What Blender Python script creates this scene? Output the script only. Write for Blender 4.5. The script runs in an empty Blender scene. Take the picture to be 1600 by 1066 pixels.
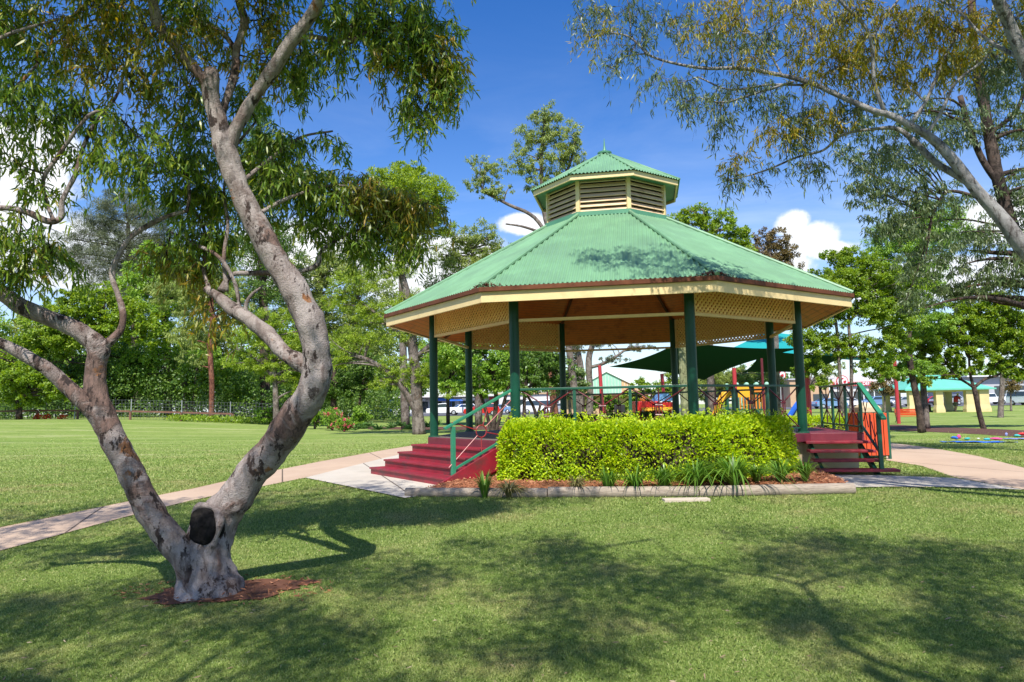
import bpy, math, random
import numpy as np
from math import sin, cos, pi, radians as R, sqrt, hypot
from mathutils import Vector, Matrix, noise as MN
random.seed(7); RNG = np.random.default_rng(11)
scn = bpy.context.scene
COL = scn.collection
# ------------------------------------------------------------------ camera
F_PX, PITCH, ROLL, HCAM = 1105.25, 0.0928, -0.0187, 1.70
CAMP = np.array([0.0, 0.0, HCAM])
_F = np.array([0, cos(PITCH), sin(PITCH)]); _U0 = np.array([0, -sin(PITCH), cos(PITCH)]); _R0 = np.array([1.0, 0, 0])
_R = cos(ROLL)*_R0 + sin(ROLL)*_U0; _U = -sin(ROLL)*_R0 + cos(ROLL)*_U0
cam_d = bpy.data.cameras.new('camera'); cam = bpy.data.objects.new('camera', cam_d); COL.objects.link(cam)
cam_d.sensor_width = 36.0; cam_d.lens = F_PX/1600*36; cam_d.clip_end = 4000; cam_d.clip_start = 0.05
cam.matrix_world = Matrix(((_R[0], _U[0], -_F[0], 0), (_R[1], _U[1], -_F[1], 0), (_R[2], _U[2], -_F[2], HCAM), (0, 0, 0, 1)))
scn.camera = cam
def ray(px, py): return _F + (px-800)/F_PX*_R - (py-533)/F_PX*_U
def W(px, py, d):
    D = ray(px, py); return CAMP + D*(d/D[1])
def pxm(d): return F_PX/d            # pixels (1600 wide) per metre at depth d
# ------------------------------------------------------------------ terrain height
def ss(a, b, x):
    t = np.clip((np.asarray(x, float)-a)/(b-a), 0, 1); return t*t*(3-2*t)
_gy = np.array([-60, 0, 4, 10.5, 20, 34, 60, 110, 900.]); _gz = np.array([.1, .1, .13, .42, .44, .48, .52, .72, .72])
def G(x, y):
    x = np.asarray(x, float); y = np.asarray(y, float)
    z = 0
    for o in (-1.2, -.6, 0, .6, 1.2): z = z+np.interp(y+o, _gy, _gz)/5
    z = z + .95*ss(-6, -36, x)*ss(20, 50, y)*(1-ss(62, 100, y))
    z = z - .28*ss(8, 15, x)*ss(14, 28, y)*(1-ss(45, 80, y))
    return z
def gp(px, py):
    """ground point seen at a pixel"""
    D = ray(px, py); t = 3.0
    lo, hi = 1.0, 400.0
    for i in range(60):
        m = (lo+hi)/2; P = CAMP+D*m
        if P[2] > G(P[0], P[1]): lo = m
        else: hi = m
    return CAMP+D*lo
def gat(x, y): return np.array([x, y, float(G(x, y))])
# ------------------------------------------------------------------ materials
def nt(name):
    m = bpy.data.materials.new(name); m.use_nodes = True; t = m.node_tree
    for n in list(t.nodes): t.nodes.remove(n)
    out = t.nodes.new('ShaderNodeOutputMaterial'); return m, t, out
def N(t, typ, **kw):
    n = t.nodes.new(typ)
    for k, v in kw.items():
        if k in n.inputs: n.inputs[k].default_value = v
        else: setattr(n, k, v)
    return n
def c4(c): return (c[0], c[1], c[2], 1)
def ramp(t, src, stops, interp='LINEAR'):
    r = t.nodes.new('ShaderNodeValToRGB'); r.color_ramp.interpolation = interp
    e = r.color_ramp.elements
    while len(e) > 1: e.remove(e[-1])
    e[0].position = stops[0][0]; e[0].color = c4(stops[0][1]) if hasattr(stops[0][1], '__len__') else (stops[0][1],)*3+(1,)
    for p, c in stops[1:]:
        x = e.new(p); x.color = c4(c) if hasattr(c, '__len__') else (c, c, c, 1)
    t.links.new(src, r.inputs['Fac']); return r.outputs['Color']
def noise(t, scale, detail=4, rough=.55, vec=None, dist=0, out='Fac'):
    n = N(t, 'ShaderNodeTexNoise'); n.inputs['Scale'].default_value = scale; n.inputs['Detail'].default_value = detail
    n.inputs['Roughness'].default_value = rough; n.inputs['Distortion'].default_value = dist
    if vec is not None: t.links.new(vec, n.inputs['Vector'])
    return n.outputs[out]
def mixc(t, fac, a, b, mode='MIX'):
    n = t.nodes.new('ShaderNodeMix'); n.data_type = 'RGBA'; n.blend_type = mode
    for inp, v in ((n.inputs[0], fac), (n.inputs[6], a), (n.inputs[7], b)):
        if hasattr(v, 'links') or isinstance(v, bpy.types.NodeSocket): t.links.new(v, inp)
        elif hasattr(v, '__len__'): inp.default_value = c4(v)
        else: inp.default_value = v
    return n.outputs[2]
def coord(t, kind='Object', scale=(1, 1, 1), rot=(0, 0, 0)):
    c = t.nodes.new('ShaderNodeTexCoord'); m = t.nodes.new('ShaderNodeMapping')
    m.inputs['Scale'].default_value = scale; m.inputs['Rotation'].default_value = rot
    t.links.new(c.outputs[kind], m.inputs['Vector']); return m.outputs['Vector']
def bump(t, h, strength=.3, dist=.02, normal=None):
    b = t.nodes.new('ShaderNodeBump'); b.inputs['Strength'].default_value = strength; b.inputs['Distance'].default_value = dist
    t.links.new(h, b.inputs['Height'])
    if normal is not None: t.links.new(normal, b.inputs['Normal'])
    return b.outputs['Normal']
def princ(t, out, col, rough=.6, nrm=None, metallic=0, spec=.5, coat=0):
    p = t.nodes.new('ShaderNodeBsdfPrincipled')
    if isinstance(col, bpy.types.NodeSocket): t.links.new(col, p.inputs['Base Color'])
    else: p.inputs['Base Color'].default_value = c4(col)
    if isinstance(rough, bpy.types.NodeSocket): t.links.new(rough, p.inputs['Roughness'])
    else: p.inputs['Roughness'].default_value = rough
    p.inputs['Metallic'].default_value = metallic; p.inputs['Specular IOR Level'].default_value = spec
    p.inputs['Coat Weight'].default_value = coat
    if nrm is not None: t.links.new(nrm, p.inputs['Normal'])
    if out is not None: t.links.new(p.outputs[0], out.inputs['Surface'])
    return p
def paint(name, c, var=.25, scale=3, rough=.5, bmp=.1, bscale=60, dirt=None, dscale=1.5, dlo=.58, dhi=.75, metallic=0, vec=(1, 1, 1), spec=.5, coat=0):
    m, t, out = nt(name); v = coord(t, 'Object', vec)
    n = noise(t, scale, 5, .6, v)
    col = ramp(t, n, [(.3, tuple(x*(1-var) for x in c)), (.7, tuple(min(1, x*(1+var)) for x in c))])
    if dirt:
        n2 = noise(t, dscale, 6, .65, v, .3)
        col = mixc(t, ramp(t, n2, [(dlo, 0.), (dhi, 1.)]), col, dirt)
    b = bump(t, noise(t, bscale, 3, .6, v), bmp, .01)
    princ(t, out, col, rough, b, metallic, spec, coat); return m
def leafmat(name, cols, rough=.45, trans=.35, nscale=.8, spec=.4, patch=None, tcol=None):
    """cols: list of (pos,colour) chosen per leaf; patch (colour, lo, hi, scale) mixes clumps of another colour"""
    m, t, out = nt(name); g = t.nodes.new('ShaderNodeNewGeometry')
    v = coord(t)
    nn = noise(t, nscale, 3, .6, v)
    ad = N(t, 'ShaderNodeMath', operation='MULTIPLY_ADD'); t.links.new(g.outputs['Random Per Island'], ad.inputs[0]); ad.inputs[1].default_value = .62
    sc = N(t, 'ShaderNodeMath', operation='MULTIPLY'); t.links.new(nn, sc.inputs[0]); sc.inputs[1].default_value = .38; t.links.new(sc.outputs[0], ad.inputs[2])
    col = ramp(t, ad.outputs[0], cols)
    if patch:
        pc, lo, hi, psc = patch
        col = mixc(t, ramp(t, noise(t, psc, 3, .6, v), [(lo, 0.), (hi, 1.)]), col, pc)
    p = princ(t, None, col, rough, None, 0, spec)
    tr = t.nodes.new('ShaderNodeBsdfTranslucent')
    hs = t.nodes.new('ShaderNodeHueSaturation'); hs.inputs['Value'].default_value = 1.5; hs.inputs['Saturation'].default_value = 1.1; hs.inputs['Hue'].default_value = .49
    t.links.new(col, hs.inputs['Color']); t.links.new(hs.outputs[0], tr.inputs['Color'])
    mx = t.nodes.new('ShaderNodeMixShader'); mx.inputs[0].default_value = trans
    t.links.new(p.outputs[0], mx.inputs[1]); t.links.new(tr.outputs[0], mx.inputs[2]); t.links.new(mx.outputs[0], out.inputs['Surface'])
    return m
M = {}
M['roof'] = paint('green_corrugated_steel', (.155, .31, .165), .15, 1.6, .5, .04, 90, (.125, .235, .14), 1.3, .45, .75, vec=(1, 1, 1), spec=.5)
M['roofdark'] = paint('green_trim_steel', (.09, .26, .15), .12, 2, .45, .04)
M['gutter'] = paint('rusty_brown_gutter', (.13, .045, .02), .3, 4, .6, .1, 40, (.045, .016, .01), 3, spec=.2)
M['cream'] = paint('cream_timber_paint', (.76, .58, .28), .06, 3, .55, .1, 60, (.58, .42, .2), 2.4, .55, .85)
M['lattice'] = paint('cream_lattice_paint', (.82, .56, .20), .08, 5, .6, .1, 60)
M['louvre'] = paint('weathered_cream_louvre', (.66, .47, .28), .12, 4, .6, .1, 60, (.36, .2, .1), 3)
M['post'] = paint('dark_green_enamel', (.006, .06, .034), .18, 3, .36, .03, 40, spec=.3)
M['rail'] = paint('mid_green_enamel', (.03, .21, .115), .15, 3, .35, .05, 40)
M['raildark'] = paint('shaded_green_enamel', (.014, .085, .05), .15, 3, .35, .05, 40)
M['rod'] = paint('shaded_maroon_rod', (.12, .014, .022), .15, 3, .4, .05, 40)  # darker copy of the rod red, for railings standing in shade
M['rodred'] = paint('red_enamel_rod', (.30, .03, .035), .15, 3, .4, .05, 40)
M['redstep'] = paint('oxblood_paving_paint', (.26, .013, .026), .22, 3.5, .5, .35, 25, (.11, .035, .035), 3.4, .48, .72)
M['deckedge'] = paint('worn_oxblood_paint', (.15, .018, .03), .2, 3, .5, .15, 30, (.09, .04, .04), 3)
M['deck'] = paint('grey_deck_floor', (.16, .13, .11), .15, 2, .6, .1, 30)
M['render'] = paint('cream_rendered_wall', (.56, .45, .28), .08, 3, .8, .15, 40, (.4, .33, .22), 1.5)
M['conc'] = paint('pale_concrete', (.46, .42, .35), .12, 1.4, .85, .2, 60, (.33, .29, .24), 1.1)
M['stone'] = paint('paving_stone', (.50, .42, .33), .1, 2, .85, .2, 60)
M['dark'] = paint('black_rubber', (.02, .02, .02), .2, 5, .6)
M['scar'] = paint('charred_wood', (.010, .009, .009), .6, 16, .95, 1, 24, (.035, .03, .026), 9, .55, .7, spec=.1)
M['orange'] = paint('orange_red_slats', (.62, .075, .02), .1, 2, .4, .05, 40)
M['redpole'] = paint('red_powdercoat', (.42, .035, .045), .12, 2, .4)
M['redplastic'] = paint('red_plastic', (.55, .02, .015), .1, 2, .35)
M['yellow'] = paint('yellow_plastic', (.70, .36, .02), .1, 2, .35)
M['blue'] = paint('blue_plastic', (.03, .13, .55), .1, 2, .35)
M['ltblue'] = paint('light_blue_plastic', (.20, .42, .75), .1, 2, .35)
M['orangep'] = paint('orange_plastic', (.60, .20, .03), .1, 2, .35)
M['white'] = paint('white_paint', (.75, .75, .73), .05, 3, .4)
M['whitecar'] = paint('white_car_paint', (.78, .79, .8), .02, 2, .2, 0, 10, coat=.6)
M['bluecar'] = paint('blue_car_paint', (.02, .07, .36), .05, 2, .2, 0, 10, coat=.6)
M['ltbluecar'] = paint('pale_blue_car_paint', (.16, .28, .48), .05, 2, .2, 0, 10, coat=.6)
M['redcar'] = paint('red_car_paint', (.5, .015, .02), .05, 2, .2, 0, 10, coat=.6)
M['silver'] = paint('silver_car_paint', (.45, .47, .49), .05, 2, .25, 0, 10, coat=.5, metallic=.3)
M['glass'] = paint('dark_window_glass', (.03, .045, .05), .1, 2, .08, 0, 10, spec=.8)
M['chrome'] = paint('headlight_lens', (.7, .72, .74), .05, 3, .15)
M['grey'] = paint('grey_wall_paint', (.42, .42, .43), .08, 1, .7)
M['offwhite'] = paint('off_white_wall_paint', (.62, .60, .57), .08, 1, .7)
M['tan'] = paint('tan_brick_wall', (.50, .33, .19), .1, 2, .8)
M['buildorange'] = paint('apricot_sheet_cladding', (.66, .40, .20), .08, 2, .6)
M['mint'] = paint('mint_sheet_cladding', (.30, .56, .42), .08, 2, .6)
M['teal'] = paint('teal_sheet_roof', (.13, .46, .34), .1, 1, .5)
M['signred'] = paint('red_sign_board', (.48, .02, .035), .05, 2, .4)
M['shelter'] = paint('yellow_cream_render', (.64, .50, .25), .08, 1.5, .8, .15, 30)
M['wire'] = paint('dull_fence_wire', (.10, .11, .11), .15, 4, .6)
M['galv'] = paint('galvanised_steel', (.38, .39, .40), .15, 4, .5, metallic=.4)
M['log'] = paint('weathered_grey_log', (.33, .27, .21), .25, 6, .85, .6, 30, (.16, .12, .09), 7, .5, .7, vec=(1, 8, 8))
M['barrier'] = paint('brown_timber_rail', (.16, .075, .05), .2, 4, .8, .2, 30)
M['asphalt'] = paint('asphalt', (.10, .10, .11), .2, 1, .85, .3, 80)
M['skin'] = paint('skin', (.50, .28, .19), .06, 4, .5)
M['shirt'] = paint('red_cotton', (.55, .03, .035), .08, 6, .8)
M['shorts'] = paint('khaki_grey_cotton', (.16, .17, .13), .08, 6, .8)
M['cap'] = paint('white_cotton', (.75, .75, .72), .05, 6, .8)
M['collar'] = paint('lime_cotton', (.5, .62, .08), .05, 6, .8)
M['rugblue'] = paint('blue_rug_fabric', (.02, .13, .55), .25, 9, .8)
M['pink'] = paint('pink_fabric', (.60, .07, .25), .2, 9, .8)
M['tealfab'] = paint('teal_fabric', (.05, .42, .42), .2, 9, .8)
M['purplefab'] = paint('lavender_fabric', (.25, .28, .62), .2, 9, .8)
M['sailgreen'] = paint('dark_green_shade_cloth', (.012, .10, .075), .1, 2, .8)
M['sailteal'] = paint('turquoise_shade_cloth', (.02, .42, .40), .08, 2, .7)
def sailmat(name, c, tr):
    m, t, out = nt(name); p = princ(t, None, c, .9, None, 0, .08); tn = t.nodes.new('ShaderNodeBsdfTranslucent'); tn.inputs['Color'].default_value = c4(c)
    mx = t.nodes.new('ShaderNodeMixShader'); mx.inputs[0].default_value = tr
    t.links.new(p.outputs[0], mx.inputs[1]); t.links.new(tn.outputs[0], mx.inputs[2]); t.links.new(mx.outputs[0], out.inputs['Surface']); return m
M['sailgreen'] = sailmat('dark_green_shade_cloth', (.004, .045, .032), .08)
M['sailteal'] = sailmat('turquoise_shade_cloth', (.03, .40, .40), .3)

def ceiling_mat():
    m, t, out = nt('orange_timber_lining'); v = coord(t)
    n = noise(t, 3, 5, .6, v)
    col = ramp(t, n, [(.3, (.52, .125, .022)), (.5, (.64, .175, .03)), (.7, (.36, .075, .015))])
    sp = N(t, 'ShaderNodeSeparateXYZ'); t.links.new(v, sp.inputs[0])
    # board joints follow height on the raked lining
    mu = N(t, 'ShaderNodeMath', operation='MULTIPLY'); t.links.new(sp.outputs[2], mu.inputs[0]); mu.inputs[1].default_value = 19
    fr = N(t, 'ShaderNodeMath', operation='FRACT'); t.links.new(mu.outputs[0], fr.inputs[0])
    j = ramp(t, fr.outputs[0], [(0, 0.), (.08, 1.), (.92, 1.), (1, 0.)])
    col = mixc(t, j, (.2, .06, .02), col)
    princ(t, out, col, .5, bump(t, j, .5, .01)); return m
M['ceiling'] = ceiling_mat()

def bark_mat(name, base, base2, fleck, orange, fs=26, pale=(.5, .44, .42), ob=.6, rough_amt=.5):
    m, t, out = nt(name); v2 = coord(t); v = coord(t, 'Object', (1, 1, .5))
    big = noise(t, 2.2, 5, .6, v2, .5)
    col = ramp(t, big, [(.30, base), (.50, pale), (.68, base)])
    # rough brown older bark still clinging, in sharp edged patches
    a = noise(t, 1.9, 7, .66, v2, .7); am = ramp(t, a, [(rough_amt-.01, 0.), (rough_amt+.06, .9)])
    fib = noise(t, 22, 6, .75, coord(t, 'Object', (1.6, 1.6, .5)), .4)
    brown = ramp(t, fib, [(.35, tuple(x*.35 for x in base2)), (.5, base2), (.66, tuple(x*1.5 for x in base2))])
    col = mixc(t, am, col, brown)
    pat = noise(t, 2.7, 5, .65, v2, .6); om = ramp(t, pat, [(ob, 0.), (ob+.04, 1.)])
    col = mixc(t, om, col, orange)
    fl = noise(t, fs, 5, .7, coord(t, 'Object', (1, 1, .42))); zone = noise(t, 2.0, 3, .5, v2)
    ft = N(t, 'ShaderNodeMath', operation='MULTIPLY'); t.links.new(ramp(t, fl, [(.545, 0.), (.585, 1.)]), ft.inputs[0]); t.links.new(ramp(t, zone, [(.36, 0.), (.46, 1.)]), ft.inputs[1])
    col = mixc(t, ft.outputs[0], col, fleck)
    dk = noise(t, 4.2, 6, .7, v, .6); col = mixc(t, ramp(t, dk, [(.60, 0.), (.64, .85)]), col, tuple(x*1.3 for x in fleck))
    mot = noise(t, 7.5, 6, .72, coord(t, 'Object', (1, 1, .55)), .5); col = mixc(t, ramp(t, mot, [(.44, 0.), (.62, .62)]), col, tuple(x*.5 for x in base2))
    fine = noise(t, 70, 4, .7, v2); col = mixc(t, ramp(t, fine, [(.35, .0), (.75, .35)]), col, tuple(x*.5 for x in base))
    h = mixc(t, .5, mixc(t, am, fine, fib), mixc(t, .6, big, am))
    princ(t, out, col, .85, bump(t, mixc(t, .4, h, mot), 1.0, .05), 0, .2); return m
M['bark'] = bark_mat('mottled_gum_bark', (.25, .20, .18), (.17, .10, .078), (.028, .02, .018), (.33, .14, .05), 13, (.43, .37, .345), .63, .525)
M['barksmooth'] = bark_mat('smooth_grey_gum_bark', (.28, .265, .26), (.18, .155, .14), (.10, .085, .08), (.34, .25, .16), 14, (.40, .385, .375), .70, .64)
M['barkdark'] = bark_mat('dark_bark', (.06, .042, .034), (.035, .026, .022), (.02, .015, .012), (.16, .07, .04), 12, (.14, .10, .08))
M['barkgrey'] = bark_mat('grey_brown_bark', (.20, .16, .13), (.13, .10, .085), (.05, .04, .035), (.2, .13, .09), 12, (.27, .23, .2))
M['barkred'] = bark_mat('red_brown_bark', (.24, .085, .05), (.14, .05, .035), (.05, .02, .015), (.32, .12, .06), 8, (.3, .14, .09))
M['palmbark'] = bark_mat('palm_trunk_bark', (.30, .32, .16), (.22, .24, .12), (.08, .08, .04), (.25, .2, .1), 8, (.36, .36, .2), .8)

M['gumleaf'] = leafmat('green_gum_leaf', [(0, (0.040, 0.081, 0.015)), (.3, (0.096, 0.184, 0.024)), (.55, (0.193, 0.302, 0.032)), (.78, (0.318, 0.367, 0.049)), (.95, (0.454, 0.216, 0.054))], .36, .42, 1.2, .5)
M['gumleafwarm'] = leafmat('bronzed_gum_leaf', [(0, (.07, .10, .016)), (.35, (.16, .21, .025)), (.6, (.30, .30, .035)), (.8, (.42, .27, .04)), (.95, (.42, .12, .03))], .38, .42, 1.5, .5)
M['gumgold'] = leafmat('golden_gum_leaf', [(0, (.08, .10, .02)), (.35, (.22, .235, .025)), (.6, (.38, .33, .03)), (.85, (.48, .30, .03)), (1, (.42, .16, .03))], .45, .42, 1.5, .4)
M['gumgrey'] = leafmat('grey_green_gum_leaf', [(0, (0.045, 0.075, 0.030)), (.4, (0.097, 0.141, 0.047)), (.7, (0.149, 0.208, 0.072)), (.95, (0.253, 0.223, 0.095))], .42, .3, 1.2, .5)
M['leafbright'] = leafmat('bright_green_leaf', [(0, (0.071, 0.132, 0.014)), (.4, (0.169, 0.281, 0.023)), (.7, (0.261, 0.371, 0.032)), (1, (0.402, 0.443, 0.059))], .45, .38, .6)
M['leafmid'] = leafmat('mid_green_leaf', [(0, (0.077, 0.161, 0.023)), (.4, (0.170, 0.310, 0.036)), (.7, (0.263, 0.422, 0.049)), (1, (0.433, 0.497, 0.099))], .45, .35, .5)
M['leafdark'] = leafmat('dark_green_leaf', [(0, (0.036, 0.088, 0.020)), (.4, (0.090, 0.174, 0.029)), (.7, (0.150, 0.248, 0.040)), (1, (0.240, 0.321, 0.079))], .45, .3, .5)
M['leaflime'] = leafmat('lime_cypress_leaf', [(0, (0.090, 0.150, 0.016)), (.4, (0.210, 0.315, 0.026)), (.7, (0.315, 0.420, 0.036)), (1, (0.435, 0.465, 0.073))], .5, .35, .6)
M['leafolive'] = leafmat('olive_gum_leaf', [(0, (0.101, 0.143, 0.041)), (.4, (0.203, 0.274, 0.065)), (.7, (0.314, 0.384, 0.089)), (1, (0.486, 0.486, 0.145))], .5, .35, .6)
M['leafcas'] = leafmat('grey_casuarina_needle', [(0, (0.062, 0.086, 0.044)), (.5, (0.125, 0.156, 0.081)), (1, (0.218, 0.218, 0.112))], .6, .25, .6)
M['leafpale'] = leafmat('pale_sage_leaf', [(0, (0.086, 0.144, 0.041)), (.5, (0.202, 0.288, 0.092)), (1, (0.346, 0.432, 0.161))], .5, .3, .6)
M['leafbrown'] = leafmat('dry_brown_leaf', [(0, (0.078, 0.065, 0.021)), (.5, (0.169, 0.130, 0.042)), (1, (0.260, 0.169, 0.062))], .5, .3, .6)
M['hedge'] = leafmat('golden_duranta_leaf', [(0, (.09, .19, .008)), (.3, (.26, .42, .012)), (.6, (.50, .64, .02)), (1, (.72, .76, .06))], .42, .42, 3.5)
M['hedgedark'] = leafmat('shadowed_hedge_leaf', [(0, (.02, .05, .01)), (.5, (.05, .11, .015)), (1, (.1, .19, .02))], .45, .3, 2)  # leaf colour darkened for the rear hedge lying in shadow
M['strap'] = leafmat('strappy_leaf', [(0, (0.039, 0.104, 0.016)), (.5, (0.104, 0.221, 0.026)), (.85, (0.208, 0.338, 0.052)), (1, (0.390, 0.390, 0.125))], .35, .3, 3)
M['drystrap'] = leafmat('dry_strappy_leaf', [(0, (.12, .13, .04)), (.5, (.26, .23, .09)), (1, (.40, .32, .16))], .5, .3, 3)
M['agave'] = leafmat('lily_leaf', [(0, (.05, .12, .03)), (.5, (.12, .24, .06)), (1, (.25, .36, .12))], .4, .3, 3)
M['flower'] = leafmat('pink_petal', [(0, (.5, .03, .06)), (1, (.65, .15, .2))], .5, .3, 3)
M['flowerred'] = leafmat('orange_red_petal', [(0, (.6, .04, .01)), (1, (.7, .15, .03))], .5, .3, 3)
M['litter'] = leafmat('dead_leaf', [(0, (.05, .015, .01)), (.5, (.12, .035, .02)), (1, (.22, .08, .04))], .7, .1, 3)
M['drytwig'] = leafmat('dry_tan_leaf', [(0, (.13, .08, .05)), (.5, (.26, .18, .11)), (1, (.42, .34, .24))], .8, .0, 3)
M['chip'] = leafmat('bark_chip', [(0, (.12, .04, .02)), (.4, (.30, .115, .05)), (.8, (.44, .21, .11)), (1, (.55, .36, .24))], .8, .0, 3)

def ground_mat():
    m, t, out = nt('mown_lawn'); v = coord(t)
    n1 = noise(t, .55, 5, .62, v, .3); n2 = noise(t, 4.5, 5, .65, v); n3 = noise(t, 60, 4, .7, v)
    base = ramp(t, n1, [(.3, (.11, .18, .025)), (.5, (.15, .23, .04)), (.68, (.22, .27, .07))])
    base = mixc(t, ramp(t, n2, [(.5, 0.), (.72, 1.)]), base, (.24, .26, .10))
    # mowing lines on the far lawn
    vs = coord(t, 'Object', (.045, .75, 1), (0, 0, R(14)))
    st = noise(t, 1.0, 4, .6, vs, .15)
    vs2 = coord(t, 'Object', (.17, 1.5, 1), (0, 0, R(14)))
    st2 = noise(t, 1.0, 6, .72, vs2, .5)
    sp = N(t, 'ShaderNodeSeparateXYZ'); t.links.new(v, sp.inputs[0])
    far = None
    mr = N(t, 'ShaderNodeMapRange'); t.links.new(sp.outputs[1], mr.inputs[0]); mr.inputs[1].default_value = 11; mr.inputs[2].default_value = 18
    f1 = N(t, 'ShaderNodeMath', operation='MULTIPLY'); t.links.new(ramp(t, st2, [(.53, 0.), (.70, 1.)]), f1.inputs[0]); t.links.new(mr.outputs[0], f1.inputs[1])
    farcol = ramp(t, st, [(.32, (.17, .27, .04)), (.5, (.24, .335, .065)), (.68, (.35, .41, .12))])
    base = mixc(t, mr.outputs[0], base, farcol)
    base = mixc(t, ramp(t, noise(t, 9, 6, .75, coord(t, 'Object', (.5, 1.6, 1), (0, 0, R(14)))), [(.42, 0.), (.66, .5)]), base, (.33, .36, .13))
    base = mixc(t, ramp(t, noise(t, 2.6, 8, .8, v, .2), [(.46, 0.), (.62, .55)]), base, (.13, .20, .04))
    f2 = N(t, 'ShaderNodeMath', operation='MULTIPLY'); t.links.new(f1.outputs[0], f2.inputs[0]); f2.inputs[1].default_value = .85
    base = mixc(t, f2.outputs[0], base, (.56, .54, .28))
    base = mixc(t, ramp(t, n3, [(.35, 0.), (.75, .55)]), base, (.045, .085, .015))
    princ(t, out, base, .9, bump(t, n3, .8, .03), 0, .1); return m
M['lawn'] = ground_mat()
M['grass'] = leafmat('grass_blade', [(0, (0.112, 0.185, 0.035)), (.35, (0.202, 0.297, 0.060)), (.60, (0.314, 0.403, 0.101)), (.78, (0.482, 0.515, 0.192)), (.95, (0.694, 0.627, 0.333))], .5, .3, .9,
                     patch=((.44, .40, .17), .50, .72, 1.1))
def path_mat(name, c, c2):
    m, t, out = nt(name); v = coord(t)
    a = noise(t, .8, 5, .6, v, .3); f = noise(t, 90, 3, .7, v)
    col = ramp(t, a, [(.3, c2), (.65, c)]); col = mixc(t, ramp(t, f, [(.4, 0.), (.75, .35)]), col, tuple(x*.55 for x in c))
    st = noise(t, 3, 6, .7, v, .6); col = mixc(t, ramp(t, st, [(.6, 0.), (.8, .35)]), col, tuple(x*.5 for x in c))
    princ(t, out, col, .85, bump(t, f, .4, .01), 0, .2); return m
def jointed(name, c, c2, per):
    m = path_mat(name, c, c2); t = m.node_tree; p = [n for n in t.nodes if n.type == 'BSDF_PRINCIPLED'][0]; src = p.inputs['Base Color'].links[0].from_socket
    sp = N(t, 'ShaderNodeSeparateXYZ'); t.links.new(coord(t, 'Object', (1, 1, 1), (0, 0, R(-18))), sp.inputs[0])
    a = N(t, 'ShaderNodeMath', operation='MULTIPLY'); t.links.new(sp.outputs[0], a.inputs[0]); a.inputs[1].default_value = 1/per
    f = N(t, 'ShaderNodeMath', operation='FRACT'); t.links.new(a.outputs[0], f.inputs[0])
    t.links.new(mixc(t, ramp(t, f.outputs[0], [(0, 1.), (.02/per, 1.), (.03/per, 0.)]), src, (.10, .075, .055)), p.inputs['Base Color']); return m
M['path'] = jointed('pink_concrete_path', (.52, .385, .275), (.44, .315, .225), 2.4)
M['slab'] = jointed('pale_concrete_slab', (.55, .50, .42), (.46, .41, .34), 1.8)
M['dryedge'] = path_mat('dry_grass_edge', (.36, .25, .10), (.22, .13, .06))
M['soil'] = path_mat('red_soil', (.20, .085, .045), (.10, .045, .028))
M['mulch'] = path_mat('bark_mulch', (.33, .13, .06), (.20, .07, .035))
M['darkmulch'] = path_mat('dark_mulch', (.13, .065, .045), (.08, .04, .03))
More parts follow.
